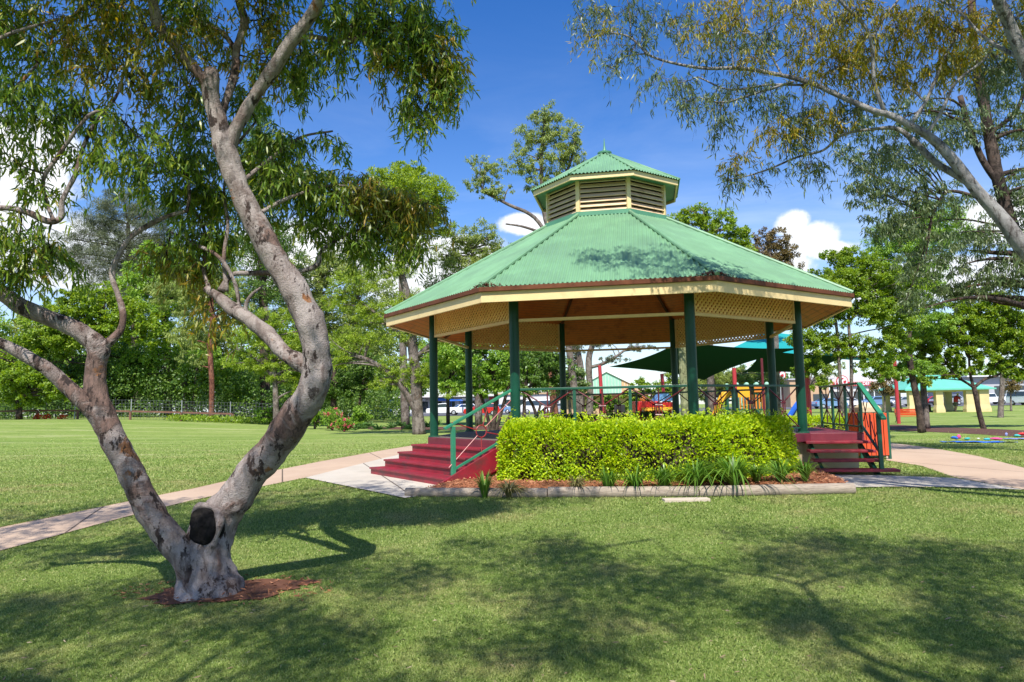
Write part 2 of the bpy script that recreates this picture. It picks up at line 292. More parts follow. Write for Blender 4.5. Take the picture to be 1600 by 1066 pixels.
# ------------------------------------------------------------------ mesh builder
def tag(o, label=None, cat=None, group=None, kind=None):
    if label: o['label'] = label
    if cat: o['category'] = cat
    if group: o['group'] = group
    if kind: o['kind'] = kind
    return o
def thing(name, label, cat, loc=(0, 0, 0), rz=0, group=None):
    o = bpy.data.objects.new(name, None); COL.objects.link(o); o.location = tuple(float(q) for q in loc); o.rotation_euler = (0, 0, rz)
    o.empty_display_size = .2
    return tag(o, label, cat, group)
def root_loc(o):
    l = np.zeros(3)
    while o is not None: l = l+np.array(o.location); o = o.parent
    return l
class MB:
    def __init__(s): s.v = []; s.f = []; s.n = 0; s.big = []
    def add(s, V, Fs):
        V = np.asarray(V, float).reshape(-1, 3); s.v.append(V); s.f += [tuple(i+s.n for i in f) for f in Fs]; s.n += len(V)
    def box(s, c, size, ax=None, az=None):
        """box centred c; ax = local x direction (2D or 3D)"""
        c = np.asarray(c, float); h = np.array(size)/2.
        X = np.array([1, 0, 0.]) if ax is None else np.array([ax[0], ax[1], ax[2] if len(ax) > 2 else 0.]); X /= np.linalg.norm(X)
        Z = np.array([0, 0, 1.]) if az is None else np.asarray(az, float); Z = Z-X*(Z@X); Z /= np.linalg.norm(Z); Y = np.cross(Z, X)
        V = [c+X*h[0]*a+Y*h[1]*b+Z*h[2]*d for a in (-1, 1) for b in (-1, 1) for d in (-1, 1)]
        s.add(V, [(0, 1, 3, 2), (4, 6, 7, 5), (0, 4, 5, 1), (2, 3, 7, 6), (0, 2, 6, 4), (1, 5, 7, 3)]); return s
    def beam(s, a, b, w, h, up=(0, 0, 1)):
        a = np.asarray(a, float); b = np.asarray(b, float); d = b-a; L = np.linalg.norm(d)
        up = np.asarray(up, float)
        if abs(d@up)/L > .98: up = np.array([0, 1., 0])
        s.box((a+b)/2, (L, w, h), d, up); return s
    def tube(s, P, r, n=8, cap=True, jit=0, seed=0):
        P = np.asarray(P, float); m = len(P); r = np.broadcast_to(np.asarray(r, float), (m,))
        T = np.gradient(P, axis=0); T /= np.linalg.norm(T, axis=1)[:, None]+1e-12
        a = np.array([1, 0, 0.]) if abs(T[0][0]) < .9 else np.array([0, 1., 0])
        u = a-T[0]*(a@T[0]); u /= np.linalg.norm(u); V = []
        th = np.linspace(0, 2*pi, n, endpoint=False)
        for i in range(m):
            u = u-T[i]*(u@T[i]); u /= np.linalg.norm(u); w = np.cross(T[i], u)
            rr = np.full(n, r[i])
            if jit:
                for k in range(n):
                    q = P[i]+(u*cos(th[k])+w*sin(th[k]))*r[i]
                    rr[k] *= 1+jit*(MN.noise(Vector(q*5.0+seed))+.6*MN.noise(Vector(q*14.0+seed)))
            V.append(P[i]+np.outer(np.cos(th)*rr, u)+np.outer(np.sin(th)*rr, w))
        Fs = [(i*n+k, i*n+(k+1) % n, (i+1)*n+(k+1) % n, (i+1)*n+k) for i in range(m-1) for k in range(n)]
        if cap: Fs += [tuple(range(n))[::-1], tuple((m-1)*n+k for k in range(n))]
        s.add(np.vstack(V), Fs); return s
    def cyl(s, a, b, r, n=12, r2=None): return s.tube([a, b], [r, r if r2 is None else r2], n)
    def prism(s, poly, z0, z1):
        n = len(poly); V = [(p[0], p[1], z0) for p in poly]+[(p[0], p[1], z1) for p in poly]
        s.add(V, [tuple(range(n))[::-1], tuple(range(n, 2*n))]+[(k, (k+1) % n, n+(k+1) % n, n+k) for k in range(n)]); return s
    def profile(s, prof, y0, y1):
        """prof polygon in xz, extruded along y"""
        n = len(prof); V = [(p[0], y0, p[1]) for p in prof]+[(p[0], y1, p[1]) for p in prof]
        s.add(V, [tuple(range(n)), tuple(range(n, 2*n))[::-1]]+[((k+1) % n, k, n+k, n+(k+1) % n) for k in range(n)]); return s
    def sphere(s, c, r, nu=12, nv=8, scale=(1, 1, 1), jit=0):
        V = []; c = np.asarray(c, float)
        for i in range(nv+1):
            ph = pi*i/nv
            for k in range(nu):
                t = 2*pi*k/nu; d = np.array([sin(ph)*cos(t)*scale[0], sin(ph)*sin(t)*scale[1], cos(ph)*scale[2]])*r
                if jit: d *= 1+jit*MN.noise(Vector((c+d)*9))
                V.append(c+d)
        s.add(V, [(i*nu+k, (i+1)*nu+k, (i+1)*nu+(k+1) % nu, i*nu+(k+1) % nu) for i in range(nv) for k in range(nu)]); return s
    def grid(s, A, flip=False):
        """A: (m,n,3)"""
        m, n = A.shape[:2]
        Fs = [(i*n+k, i*n+k+1, (i+1)*n+k+1, (i+1)*n+k) for i in range(m-1) for k in range(n-1)]
        s.add(A.reshape(-1, 3), [f[::-1] for f in Fs] if flip else Fs); return s
    def quads(s, V4):
        """V4: (N,k,3) big batch of k-gons"""
        s.big.append(np.asarray(V4, np.float32)); return s
    def build(s, name, mat, parent=None, smooth=False, local=False, loc=None, bevel=0, autosm=None):
        base = np.zeros(3) if local else (root_loc(parent) if parent is not None else (np.zeros(3) if loc is None else np.asarray(loc, float)))
        me = bpy.data.meshes.new(name)
        if s.big and not s.f:
            Vs = [b.reshape(-1, 3) for b in s.big]; V = np.vstack(Vs)-base
            ls = []; sizes = []
            for b in s.big: ls.append(len(b)*b.shape[1]); sizes.append(np.full(len(b), b.shape[1], np.int32))
            sizes = np.concatenate(sizes); nl = int(sizes.sum())
            me.vertices.add(len(V)); me.vertices.foreach_set('co', V.astype(np.float32).ravel())
            me.loops.add(nl); me.loops.foreach_set('vertex_index', np.arange(nl, dtype=np.int32))
            me.polygons.add(len(sizes)); st = np.concatenate([[0], np.cumsum(sizes)[:-1]]).astype(np.int32)
            me.polygons.foreach_set('loop_start', st); me.update(calc_edges=True)
        else:
            V = np.vstack(s.v)-base
            me.from_pydata(V.tolist(), [], s.f); me.update()
        if smooth: me.polygons.foreach_set('use_smooth', [True]*len(me.polygons))
        me.materials.append(mat if not isinstance(mat, str) else M[mat])
        o = bpy.data.objects.new(name, me); COL.objects.link(o)
        if parent is not None: o.parent = parent
        elif loc is not None: o.location = tuple(float(q) for q in loc)
        if smooth and autosm:
            me.update()
            try: me.set_sharp_from_angle(angle=R(autosm))
            except Exception: pass
        if bevel:
            bm = o.modifiers.new('bevel', 'BEVEL'); bm.width = bevel; bm.segments = 2; bm.limit_method = 'ANGLE'
        return o
def leaf_mesh_build(name, arrs, mat, parent, loc=None):
    """arrs: list of (V (N,k,3), faces index list) leaf batches sharing one topology each"""
    base = root_loc(parent) if parent is not None else (np.zeros(3) if loc is None else np.asarray(loc, float))
    Vall = []; idx = []; sizes = []; off = 0
    for V, Fs in arrs:
        n, k = V.shape[:2]
        if n == 0: continue
        Vall.append(V.reshape(-1, 3)); o = (np.arange(n)*k+off)[:, None]
        per = np.concatenate([np.array(f) for f in Fs]); idx.append((o+per[None, :]).ravel())
        sizes.append(np.tile(np.array([len(f) for f in Fs], np.int32), n)); off += n*k
    V = np.vstack(Vall)-base; idx = np.concatenate(idx).astype(np.int32); sizes = np.concatenate(sizes)
    me = bpy.data.meshes.new(name)
    me.vertices.add(len(V)); me.vertices.foreach_set('co', V.astype(np.float32).ravel())
    me.loops.add(len(idx)); me.loops.foreach_set('vertex_index', idx)
    me.polygons.add(len(sizes)); me.polygons.foreach_set('loop_start', np.concatenate([[0], np.cumsum(sizes)[:-1]]).astype(np.int32))
    me.update(calc_edges=True); me.polygons.foreach_set('use_smooth', np.ones(len(sizes), bool))
    me.materials.append(M[mat] if isinstance(mat, str) else mat)
    o = bpy.data.objects.new(name, me); COL.objects.link(o)
    if parent is not None: o.parent = parent
    elif loc is not None: o.location = tuple(float(q) for q in loc)
    return o
def unit(a): return a/(np.linalg.norm(a, axis=-1, keepdims=True)+1e-9)
def lance(B, D, L, Wd, droop=.15):
    """long leaves: base B, dir D, length L, width Wd -> (N,6,3)"""
    n = len(B); D = unit(D); r = unit(RNG.normal(size=(n, 3))); S = unit(np.cross(D, r))
    L = L[:, None]; Wd = Wd[:, None]; g = np.array([0, 0, -1.])*L*droop; nn = np.cross(D, S)
    k = RNG.normal(size=(n, 1))*.10*L
    def at(s_, w): return B+D*L*s_+g*s_*s_+nn*k*(s_*(1-s_)*4)+S*Wd*w
    V = np.stack([at(0, 0), at(.3, .5), at(.65, .4), at(1, 0), at(.65, -.4), at(.3, -.5)], 1)
    return V, [(0, 1, 5), (1, 2, 4, 5), (2, 3, 4)]
def diamond(B, D, L, Wd):
    n = len(B); D = unit(D); r = unit(RNG.normal(size=(n, 3))*.55+np.array([0, -.45, .9])); S = unit(np.cross(D, r)); L = L[:, None]; Wd = Wd[:, None]
    up = np.cross(S, D)*Wd*.25
    V = np.stack([B, B+D*L*.45+S*Wd*.5+up, B+D*L, B+D*L*.45-S*Wd*.5+up], 1)
    return V, [(0, 1, 2, 3)]
def catmull(P, k=6):
    P = np.asarray(P, float); Q = np.vstack([2*P[0]-P[1], P, 2*P[-1]-P[-2]]); out = []
    for i in range(1, len(Q)-2):
        for t in np.linspace(0, 1, k, endpoint=False):
            a, b, c, d = Q[i-1], Q[i], Q[i+1], Q[i+2]
            out.append(.5*((2*b)+(c-a)*t+(2*a-5*b+4*c-d)*t*t+(3*b-a-3*c+d)*t**3))
    out.append(P[-1]); return np.array(out)
def inpoly(x, y, poly):
    x = np.asarray(x); y = np.asarray(y); c = np.zeros(x.shape, bool); n = len(poly); j = n-1
    for i in range(n):
        xi, yi = poly[i]; xj, yj = poly[j]
        c ^= ((yi > y) != (yj > y)) & (x < (xj-xi)*(y-yi)/((yj-yi)+1e-12)+xi); j = i
    return c
def sheet(name, poly, mat, dz, kind='structure', cell=.25, crown=None, label=None):
    """draped sheet: fine triangulated polygon over the terrain"""
    import bmesh
    bm = bmesh.new(); vs = [bm.verts.new((p[0], p[1], 0)) for p in poly]; bm.faces.new(vs)
    poly = np.array([(p[0], p[1]) for p in poly]); lo, hi = poly.min(0), poly.max(0)
    step = max(cell, (hi-lo).max()/90)
    for ax in (0, 1):
        for c in np.arange(lo[ax]+step*.5, hi[ax], step):
            co = [0, 0, 0]; no = [0, 0, 0]; co[ax] = c; no[ax] = 1
            bmesh.ops.bisect_plane(bm, geom=bm.verts[:]+bm.edges[:]+bm.faces[:], plane_co=co, plane_no=no)
    for v in bm.verts:
        v.co.z = float(G(v.co.x, v.co.y))+dz+(crown(v.co.x, v.co.y) if crown else 0)
    bmesh.ops.triangulate(bm, faces=bm.faces[:])
    bm.normal_update()
    for f in bm.faces:
        if f.normal.z < 0: f.normal_flip()
        f.smooth = True
    me = bpy.data.meshes.new(name); bm.to_mesh(me); bm.free(); me.materials.append(M[mat])
    o = bpy.data.objects.new(name, me); COL.objects.link(o); o['kind'] = kind
    if label: o['label'] = label
    return o
# ------------------------------------------------------------------ world, sun
SUN_EL, SUNX = R(54), 0.08
w = bpy.data.worlds.new('World'); scn.world = w; w.use_nodes = True; t = w.node_tree
for n in list(t.nodes): t.nodes.remove(n)
wo = t.nodes.new('ShaderNodeOutputWorld'); bg = t.nodes.new('ShaderNodeBackground'); bg.inputs['Strength'].default_value = .10
sky = t.nodes.new('ShaderNodeTexSky'); sky.sky_type = 'NISHITA'; sky.sun_disc = False; sky.sun_elevation = SUN_EL; sky.sun_rotation = pi+SUNX
sky.air_density = 1.0; sky.dust_density = .6; sky.ozone_density = 2.5; sky.altitude = 300
tc = t.nodes.new('ShaderNodeTexCoord'); V = tc.outputs['Generated']
hsv = t.nodes.new('ShaderNodeHueSaturation'); hsv.inputs['Saturation'].default_value = 1.36; hsv.inputs['Hue'].default_value = .512; hsv.inputs['Value'].default_value = 1.34
t.links.new(sky.outputs[0], hsv.inputs['Color'])
def vdir(px, py): return unit(ray(px, py))
nz = noise(t, 7, 7, .62, V, .1); nz2 = noise(t, 3.0, 5, .6, V, .2)
clouds = None
for px, py, rx, ry in [(5, 265, 105, 72), (80, 235, 50, 40), (-90, 330, 150, 80), (1268, 375, 52, 24), (1235, 352, 26, 22), (1300, 390, 50, 18), (1215, 415, 60, 26), (820, 352, 42, 16), (700, 395, 110, 32), (640, 440, 100, 60), (850, 420, 120, 40), (150, 395, 110, 60), (480, 400, 120, 55), (1580, 340, 70, 34), (1450, 440, 150, 30)]:
    d = vdir(px, py); s_ = N(t, 'ShaderNodeVectorMath', operation='SUBTRACT'); t.links.new(V, s_.inputs[0]); s_.inputs[1].default_value = tuple(d)
    k = 1/F_PX*.95
    mlt = N(t, 'ShaderNodeVectorMath', operation='MULTIPLY'); t.links.new(s_.outputs[0], mlt.inputs[0]); mlt.inputs[1].default_value = (1/(rx*k), 1/(rx*k), 1/(ry*k))
    ln = N(t, 'ShaderNodeVectorMath', operation='LENGTH'); t.links.new(mlt.outputs[0], ln.inputs[0])
    if clouds is None: clouds = ln.outputs['Value']
    else:
        mn = N(t, 'ShaderNodeMath', operation='MINIMUM'); t.links.new(clouds, mn.inputs[0]); t.links.new(ln.outputs['Value'], mn.inputs[1]); clouds = mn.outputs[0]
nzf = noise(t, 26, 6, .6, V, .1)
a1 = N(t, 'ShaderNodeMath', operation='MULTIPLY_ADD'); t.links.new(nz, a1.inputs[0]); a1.inputs[1].default_value = 2.1; t.links.new(clouds, a1.inputs[2])
a2 = N(t, 'ShaderNodeMath', operation='MULTIPLY_ADD'); t.links.new(nzf, a2.inputs[0]); a2.inputs[1].default_value = .75; t.links.new(a1.outputs[0], a2.inputs[2])
cm = ramp(t, a2.outputs[0], [(0, 1.), (.5, 1.), (1, 0.)])
mr = N(t, 'ShaderNodeMapRange'); t.links.new(a2.outputs[0], mr.inputs[0]); mr.inputs[1].default_value = 2.55; mr.inputs[2].default_value = 2.15; mr.interpolation_type = 'SMOOTHSTEP'
mask = mr.outputs[0]
# thin high veil and pale band low over the horizon
vm = N(t, 'ShaderNodeMapping'); vm.inputs['Scale'].default_value = (1.2, 1.2, 6); t.links.new(V, vm.inputs['Vector'])
veil = noise(t, 2.2, 6, .6, vm.outputs[0], .6)
sx = N(t, 'ShaderNodeSeparateXYZ'); t.links.new(V, sx.inputs[0])
low = N(t, 'ShaderNodeMapRange'); t.links.new(sx.outputs[2], low.inputs[0]); low.inputs[1].default_value = .56; low.inputs[2].default_value = .02; low.inputs[3].default_value = 0; low.inputs[4].default_value = 1
lp = N(t, 'ShaderNodeMath', operation='POWER'); t.links.new(low.outputs[0], lp.inputs[0]); lp.inputs[1].default_value = 2.1
vf = N(t, 'ShaderNodeMath', operation='MULTIPLY'); t.links.new(ramp(t, veil, [(.36, .22), (.66, .95)]), vf.inputs[0]); t.links.new(lp.outputs[0], vf.inputs[1])
ccol = ramp(t, noise(t, 5, 5, .6, V), [(.35, (6.4, 6.9, 7.6)), (.6, (9.0, 9.0, 9.1))])
c1 = mixc(t, vf.outputs[0], hsv.outputs[0], (6.6, 7.4, 8.6))
c2 = mixc(t, mask, c1, ccol)
t.links.new(c2, bg.inputs['Color']); t.links.new(bg.outputs[0], wo.inputs['Surface'])
sd = bpy.data.lights.new('sun', 'SUN'); sd.energy = 4.9; sd.angle = R(.53); sd.color = (1.0, .955, .88)
so = bpy.data.objects.new('sun', sd); COL.objects.link(so); so.location = (0, -20, 30)
ldir = Vector((SUNX*cos(SUN_EL), cos(SUN_EL), -sin(SUN_EL))); so.rotation_euler = ldir.to_track_quat('-Z', 'Y').to_euler()
vs_ = scn.view_settings; vs_.view_transform = 'Standard'; vs_.look = 'None'; vs_.gamma = 1; vs_.exposure = 0.56; vs_.use_curve_mapping = False
try:
    scn.cycles.max_bounces = 8; scn.cycles.transparent_max_bounces = 4; scn.cycles.diffuse_bounces = 3
except Exception: pass
# ------------------------------------------------------------------ ground
gx = np.concatenate([np.linspace(-900, -60, 22), np.linspace(-56, -16, 41), np.linspace(-15, 15, 91), np.linspace(16, 56, 41), np.linspace(60, 900, 22)])
gy = np.concatenate([np.linspace(-60, -4, 12), np.linspace(-3, 20, 93), np.linspace(21, 130, 110), np.linspace(140, 900, 24)])
X, Y = np.meshgrid(gx, gy); A = np.stack([X, Y, G(X, Y)], -1)
o = MB().grid(A).build('ground', 'lawn', smooth=True); o['kind'] = 'structure'
g2 = lambda L: [tuple(gp(*q)[:2]) for q in L]
POLY = {}
POLY['path'] = g2([(-700, 960), (-400, 905), (-120, 850), (0, 826), (100, 806), (200, 785), (300, 765), (400, 742), (500, 722), (600, 704), (655, 695), (700, 689), (700, 705), (660, 703), (600, 717), (540, 732), (480, 747), (400, 763), (300, 783), (200, 808), (100, 835), (0, 862), (-120, 900), (-400, 985), (-700, 1075)])
sheet('path', POLY['path'], 'path', .012)
_te = [(-120, 850), (0, 826), (100, 806), (200, 785), (300, 765), (400, 742), (500, 722), (600, 704), (655, 695)]
_pe = [tuple(gp(*q)[:2]) for q in _te]; _pw = [(a[0]-.03, a[1]+.10+.05*MN.noise(Vector((a[0], a[1], 0)))) for a in np.array([np.array(_pe[i])*(1-f)+np.array(_pe[i+1])*f for i in range(len(_pe)-1) for f in (0, .25, .5, .75)])]
sheet('dry_verge', _pe[::-1]+[(p[0], p[1]) for p in _pw], 'dryedge', .008)
POLY['slab'] = g2([(477, 748), (540, 732), (600, 717), (660, 703)])+[(-.9, 14.2), (0.6, 12.5)]+g2([(735, 766), (632, 780), (560, 765)])
sheet('paved_landing', POLY['slab'], 'slab', .02)
POLY['pathr'] = g2([(1385, 692), (1450, 700), (1530, 714), (1600, 732), (1700, 758), (1850, 794), (2100, 850), (2400, 915), (2400, 1030), (2100, 915), (1850, 832), (1700, 785), (1600, 766), (1545, 757), (1492, 747), (1440, 729), (1385, 720)])
sheet('curving_path', POLY['pathr'], 'path', .012)
POLY['spur'] = g2([(1262, 741), (1395, 745), (1492, 748.5), (1545, 758), (1600, 767), (1500, 763), (1400, 762), (1338, 763), (1300, 757)])
sheet('paved_spur', POLY['spur'], 'slab', .017)
logz = {}
LF = [gp(634, 776), gp(856, 777), gp(1091, 776), gp(1334, 771)]
POLY['bed'] = [tuple(LF[0][:2])]+[tuple(LF[1][:2]), tuple(LF[2][:2]), tuple(LF[3][:2])]+[tuple(gp(1272, 744)[:2]), (5.3, 13.2), (3.0, 12.1), (.2, 12.6), tuple(gp(722, 759)[:2])]
def bedz(x, y):
    y0 = np.interp(x, [p[0] for p in LF], [p[1] for p in LF]); return .02+.10*float(ss(0, .5, y-y0))*float(ss(0, .7, x-LF[0][0]))
sheet('mulch_bed', POLY['bed'], 'mulch', .01, crown=bedz)
def BZ(x, y): return float(G(x, y))+.01+bedz(x, y)
# soil round the foreground gum
c = gp(345, 925); sp_ = []
for k in range(40):
    a = 2*pi*k/40; q = (cos(a), sin(a)); rr = 1+.30*MN.noise(Vector((q[0]*1.7, q[1]*1.7, 3)))+.30*MN.noise(Vector((q[0]*4, q[1]*4, 1)))
    sp_.append((c[0]+q[0]*(.72 if q[0] > 0 else .52)*rr-.02, c[1]+q[1]*.27*rr+q[0]*.13))
POLY['soil'] = sp_; sheet('soil_patch', sp_, 'soil', .012)
POLY['strip'] = g2([(1340, 671), (1430, 674), (1530, 679), (1700, 688), (1700, 678), (1560, 671), (1470, 668), (1400, 664), (1345, 665)])
sheet('dark_mulch_strip', POLY['strip'], 'darkmulch', .012)
POLY['strip2'] = g2([(575, 671), (700, 672), (800, 672), (800, 666), (700, 667), (575, 667)])
sheet('brown_mulch_strip', POLY['strip2'], 'darkmulch', .012)
sheet('car_park', [(-75, 92), (120, 96), (120, 150), (-75, 150)], 'asphalt', .03, cell=4)
# ------------------------------------------------------------------ grass blades (nobody could count them)
def grass(n):
    vmin, vmax = 1/34., 1/3.5
    v = vmin+(vmax-vmin)*RNG.random(n)**1.22
    y = 1/v; x = (RNG.random(n)*2-1)*.86*y+.0*y
    keep = np.ones(n, bool)
    for k in ('path', 'slab', 'pathr', 'spur', 'bed'): keep &= ~inpoly(x, y, POLY[k])
    keep &= RNG.random(n) < 1-ss(16, 33, y)*.97
    # nothing inside the pavilion
    keep &= (x-2.16)**2+(y-15.46)**2 > 3.9**2
    insoil = inpoly(x, y, POLY['soil']); keep &= ~(insoil & (RNG.random(n) > .05))
    # worn thin near the soil
    x, y = x[keep], y[keep]; n = len(x); z = G(x, y)
    B = np.stack([x, y, z-.004], 1)
    tuft = np.array([MN.noise(Vector((a*1.3, b*1.3, 0))) for a, b in zip(x[::50], y[::50])]); tuft = np.repeat(tuft, 50)[:n]
    h = (.016+.020*RNG.random(n))*(1+.0*tuft)*np.clip(y/8, .8, 1.6)
    D = np.stack([RNG.normal(size=n)*.55, RNG.normal(size=n)*.55, np.ones(n)], 1); D = unit(D)
    wd = np.clip(y*.00068, .0026, .019)
    a = RNG.random(n)*2*pi; S = np.stack([np.cos(a), np.sin(a), 0*a], 1)*wd[:, None]
    bend = np.stack([RNG.normal(size=n), RNG.normal(size=n), -np.ones(n)*.6], 1)*h[:, None]*.28
    mid = B+D*h[:, None]*.55
    Vv = np.stack([B-S*.5, B+S*.5, mid+S*.42, B+D*h[:, None]+bend, mid-S*.42], 1)
    o = leaf_mesh_build('grass', [(Vv, [(0, 1, 2, 3, 4)])], 'grass', None); tag(o, 'short mown green lawn grass with pale dry blades', None, None, 'stuff'); return o
grass(1250000)
# bark chips in the bed
def chips():
    n = 9000; lo = np.array(POLY['bed']).min(0); hi = np.array(POLY['bed']).max(0)
    x = lo[0]+RNG.random(n)*(hi[0]-lo[0]); y = lo[1]+RNG.random(n)*(hi[1]-lo[1]); k = inpoly(x, y, POLY['bed']); x, y = x[k], y[k]
    z = np.array([BZ(a, b) for a, b in zip(x, y)])+.004+RNG.random(len(x))*.012; B = np.stack([x, y, z], 1)
    D = np.stack([RNG.normal(size=len(x)), RNG.normal(size=len(x)), RNG.normal(size=len(x))*.3], 1)
    V_, F_ = diamond(B, D, .025+.045*RNG.random(len(x)), .012+.018*RNG.random(len(x)))
    tag(leaf_mesh_build('bark_chips', [(V_, F_)], 'chip', None), 'orange brown bark chips over the garden bed', None, None, 'stuff')
chips()
def soil_litter():
    n = 380; P = np.array(POLY['soil']); c_ = P.mean(0); ang = RNG.random(n)*2*pi; rr = RNG.random(n)**.5*1.25
    ext = np.abs(P-c_).max(0); x = c_[0]+np.cos(ang)*rr*ext[0]; y = c_[1]+np.sin(ang)*rr*ext[1]
    B = np.stack([x, y, G(x, y)+.018+.02*RNG.random(n)], 1); D = np.stack([RNG.normal(size=n), RNG.normal(size=n), RNG.normal(size=n)*.2], 1)
    V_, F_ = lance(B, D, .03+.045*RNG.random(n), .006+.006*RNG.random(n), .1)
    tag(leaf_mesh_build('fallen_leaves', [(V_, F_)], 'chip', None), 'dry fallen leaves round the foot of the leaning gum', None, None, 'stuff')
soil_litter()
n = 420; yy = 1/(1/11.+(1/3.8-1/11.)*RNG.random(n)); xx = (RNG.random(n)*2-1)*.8*yy; kk = ~inpoly(xx, yy, POLY['path']); xx, yy = xx[kk], yy[kk]
V_, F_ = lance(np.stack([xx, yy, G(xx, yy)+.028+.012*RNG.random(len(xx))], 1), np.stack([RNG.normal(size=len(xx)), RNG.normal(size=len(xx)), RNG.normal(size=len(xx))*.15], 1), RNG.uniform(.025, .06, len(xx)), RNG.uniform(.004, .009, len(xx)), .1)
tag(leaf_mesh_build('fallen_leaves', [(V_, F_)], 'drytwig', None), 'dry gum leaves scattered over the near lawn', None, None, 'stuff')
# ------------------------------------------------------------------ edging logs, slab
GRL = 'round timber edging logs'
for i, (a, b, la, r0) in enumerate([(LF[0], LF[1], 'grey timber edging log at the left end, its sawn end by the paved landing', .075), (LF[1], LF[2], 'grey timber edging log, middle one in front of the hedge', .085), (LF[2], LF[3], 'grey timber edging log at the right end beside the paved spur', .085), (gp(722, 762), gp(636, 774), 'thin half buried timber edging running back to the red steps', .045)]):
    a = np.array(a, float); b = np.array(b, float); d = (b-a)/np.linalg.norm(b-a); P = [a+(b-a)*u for u in np.linspace(.002, .998, 14)]
    P = [np.array([p[0], p[1], float(G(p[0], p[1]))+r0*.72]) for p in P]
    mb = MB().tube(P, r0, 14, True, .05, i*3.1); o = mb.build('edging_log', 'log', loc=P[0], smooth=True, autosm=50); tag(o, la, 'log', GRL)
c = gp(1072, 783); o = MB().box((c[0], c[1], c[2]+.012), (.62, .17, .05), (1, .02)).build('paving_slab', 'stone', loc=c, bevel=.006); tag(o, 'single pale paving slab set in the lawn in front of the middle log', 'paving slab')
# ------------------------------------------------------------------ rotunda
CX, CY, ROT = 2.161, 15.463, R(146.86)
Rp, ZR, ZD, ZL, Re, ZE, Rl, ZLB, ZLT, Rle, ZLE, ZA = 3.881, 1.994, 1.115, 3.188, 4.857, 3.63, 1.362, 5.608, 6.334, 1.679, 6.40, 7.342
GZ = .43
def oc(i, r, z): a = ROT+i*pi/4; return np.array([CX+r*cos(a), CY+r*sin(a), z])
rt = thing('rotunda', 'octagonal park rotunda with green corrugated roof, louvred lantern, cream lattice and green posts', 'rotunda', (CX, CY, GZ))
def facet(i, ro, zo, ri, zi, pitch=.076, amp=.014, lift=0):
    am = ROT+(i+.5)*pi/4; n2 = np.array([cos(am), sin(am)]); t2 = np.array([-sin(am), cos(am)])
    c22, s22 = cos(pi/8), sin(pi/8); wb, wt = ro*s22, max(ri*s22, .001); ao, ai = ro*c22, ri*c22
    us = np.arange(-wb+.001, wb, pitch/6); V = []; 
    nrm = np.array([*(n2*(zi*1.0-zo)), 0.])+np.array([0, 0, ao-ai]); nrm /= np.linalg.norm(nrm)
    rows = []
    for u in us:
        f = 1.0 if abs(u) <= wt else (wb-abs(u))/(wb-wt)
        off = amp*sin(2*pi*u/pitch); col = []
        for v in np.linspace(0, f, 5):
            a = ao+(ai-ao)*v; z = zo+(zi-zo)*v
            p = np.array([CX+n2[0]*a+t2[0]*u, CY+n2[1]*a+t2[1]*u, z])+nrm*(off+lift); col.append(p)
        rows.append(col)
    return np.array(rows)
roofR = Re+.02
mb = MB()
for i in range(8): mb.grid(facet(i, roofR, ZE+.02, Rl-.1, ZLB+.055), True)
roof = mb.build('roof', 'roof', rt, smooth=True)
mb = MB()
for i in range(8):
    a = oc(i, roofR, ZE+.035); b = oc(i, Rl-.05, ZLB+.06); mb.tube([a, b], [.04, .035], 8)
mb.build('hip_capping', 'roof', roof, smooth=True, autosm=40)
def ring(mb, r0, r1, z0, z1):
    """octagonal ring between circumradii r0<r1 and z0<z1"""
    V = [];
    for i in range(8):
        for r_, z_ in ((r0, z0), (r1, z0), (r1, z1), (r0, z1)): V.append(oc(i, r_, z_))
    Fs = []
    for i in range(8):
        a = i*4; b = ((i+1) % 8)*4
        for k in range(4): Fs.append((a+k, a+(k+1) % 4, b+(k+1) % 4, b+k))
    mb.add(V, Fs); return mb
gm = MB(); ring(gm, Re-.012, Re+.042, 3.57, 3.645); gut = gm.build('gutter', 'gutter', rt, bevel=.006)
fm = MB(); ring(fm, Re-.06, Re-.010, 3.40, 3.60); fm.build('fascia', 'cream', rt)
# raked timber ceiling
V = []; Fs = []
cr = [(Re-.082, 3.425), (Rl, 3.425+(Re-.08-Rl)*(ZLB-ZE)/(Re-Rl))]
for i in range(8):
    V += [oc(i, cr[0][0], cr[0][1]), oc(i, cr[1][0], cr[1][1]), oc(i, cr[1][0], cr[1][1]+.02), oc(i, cr[0][0], cr[0][1]+.02)]
for i in range(8):
    a = i*4; b = ((i+1) % 8)*4
    for k in range(4): Fs.append((a+k, b+k, b+(k+1) % 4, a+(k+1) % 4))
mb = MB(); mb.add(V, Fs); ceil = mb.build('ceiling', 'ceiling', rt)
mb = MB()
V = [oc(i, Rl+.02, cr[1][1]+.01) for i in range(8)]+[oc(i, Rl+.02, cr[1][1]+.05) for i in range(8)]
mb.add(V, [tuple(range(8)), tuple(range(8, 16))[::-1]]+[(k, (k+1) % 8, 8+(k+1) % 8, 8+k) for k in range(8)]); mb.build('ceiling_panel', 'ceiling', ceil)
mb = MB()
for i in range(8):
    mb.beam(oc(i, Re-.15, cr[0][1]+.01), oc(i, Rl, cr[1][1]-.02), .06, .05)
mb.build('rafter', 'gutter', ceil)
# posts
def ceilz(r): return cr[0][1]+(cr[0][0]-r)*(cr[1][1]-cr[0][1])/(cr[0][0]-cr[1][0])
for i in range(1, 9):
    p = oc(i, Rp, 0); zb = ZD if True else GZ
    o = MB().tube([(p[0], p[1], ZD-.01), (p[0], p[1], ceilz(Rp)+.02)], [.086, .086], 20).build('post', 'post', rt, smooth=True, autosm=50)
    MB().tube([(p[0], p[1], ZD), (p[0], p[1], ZD+.03)], [.12, .12], 16).build('base_plate', 'raildark', o)
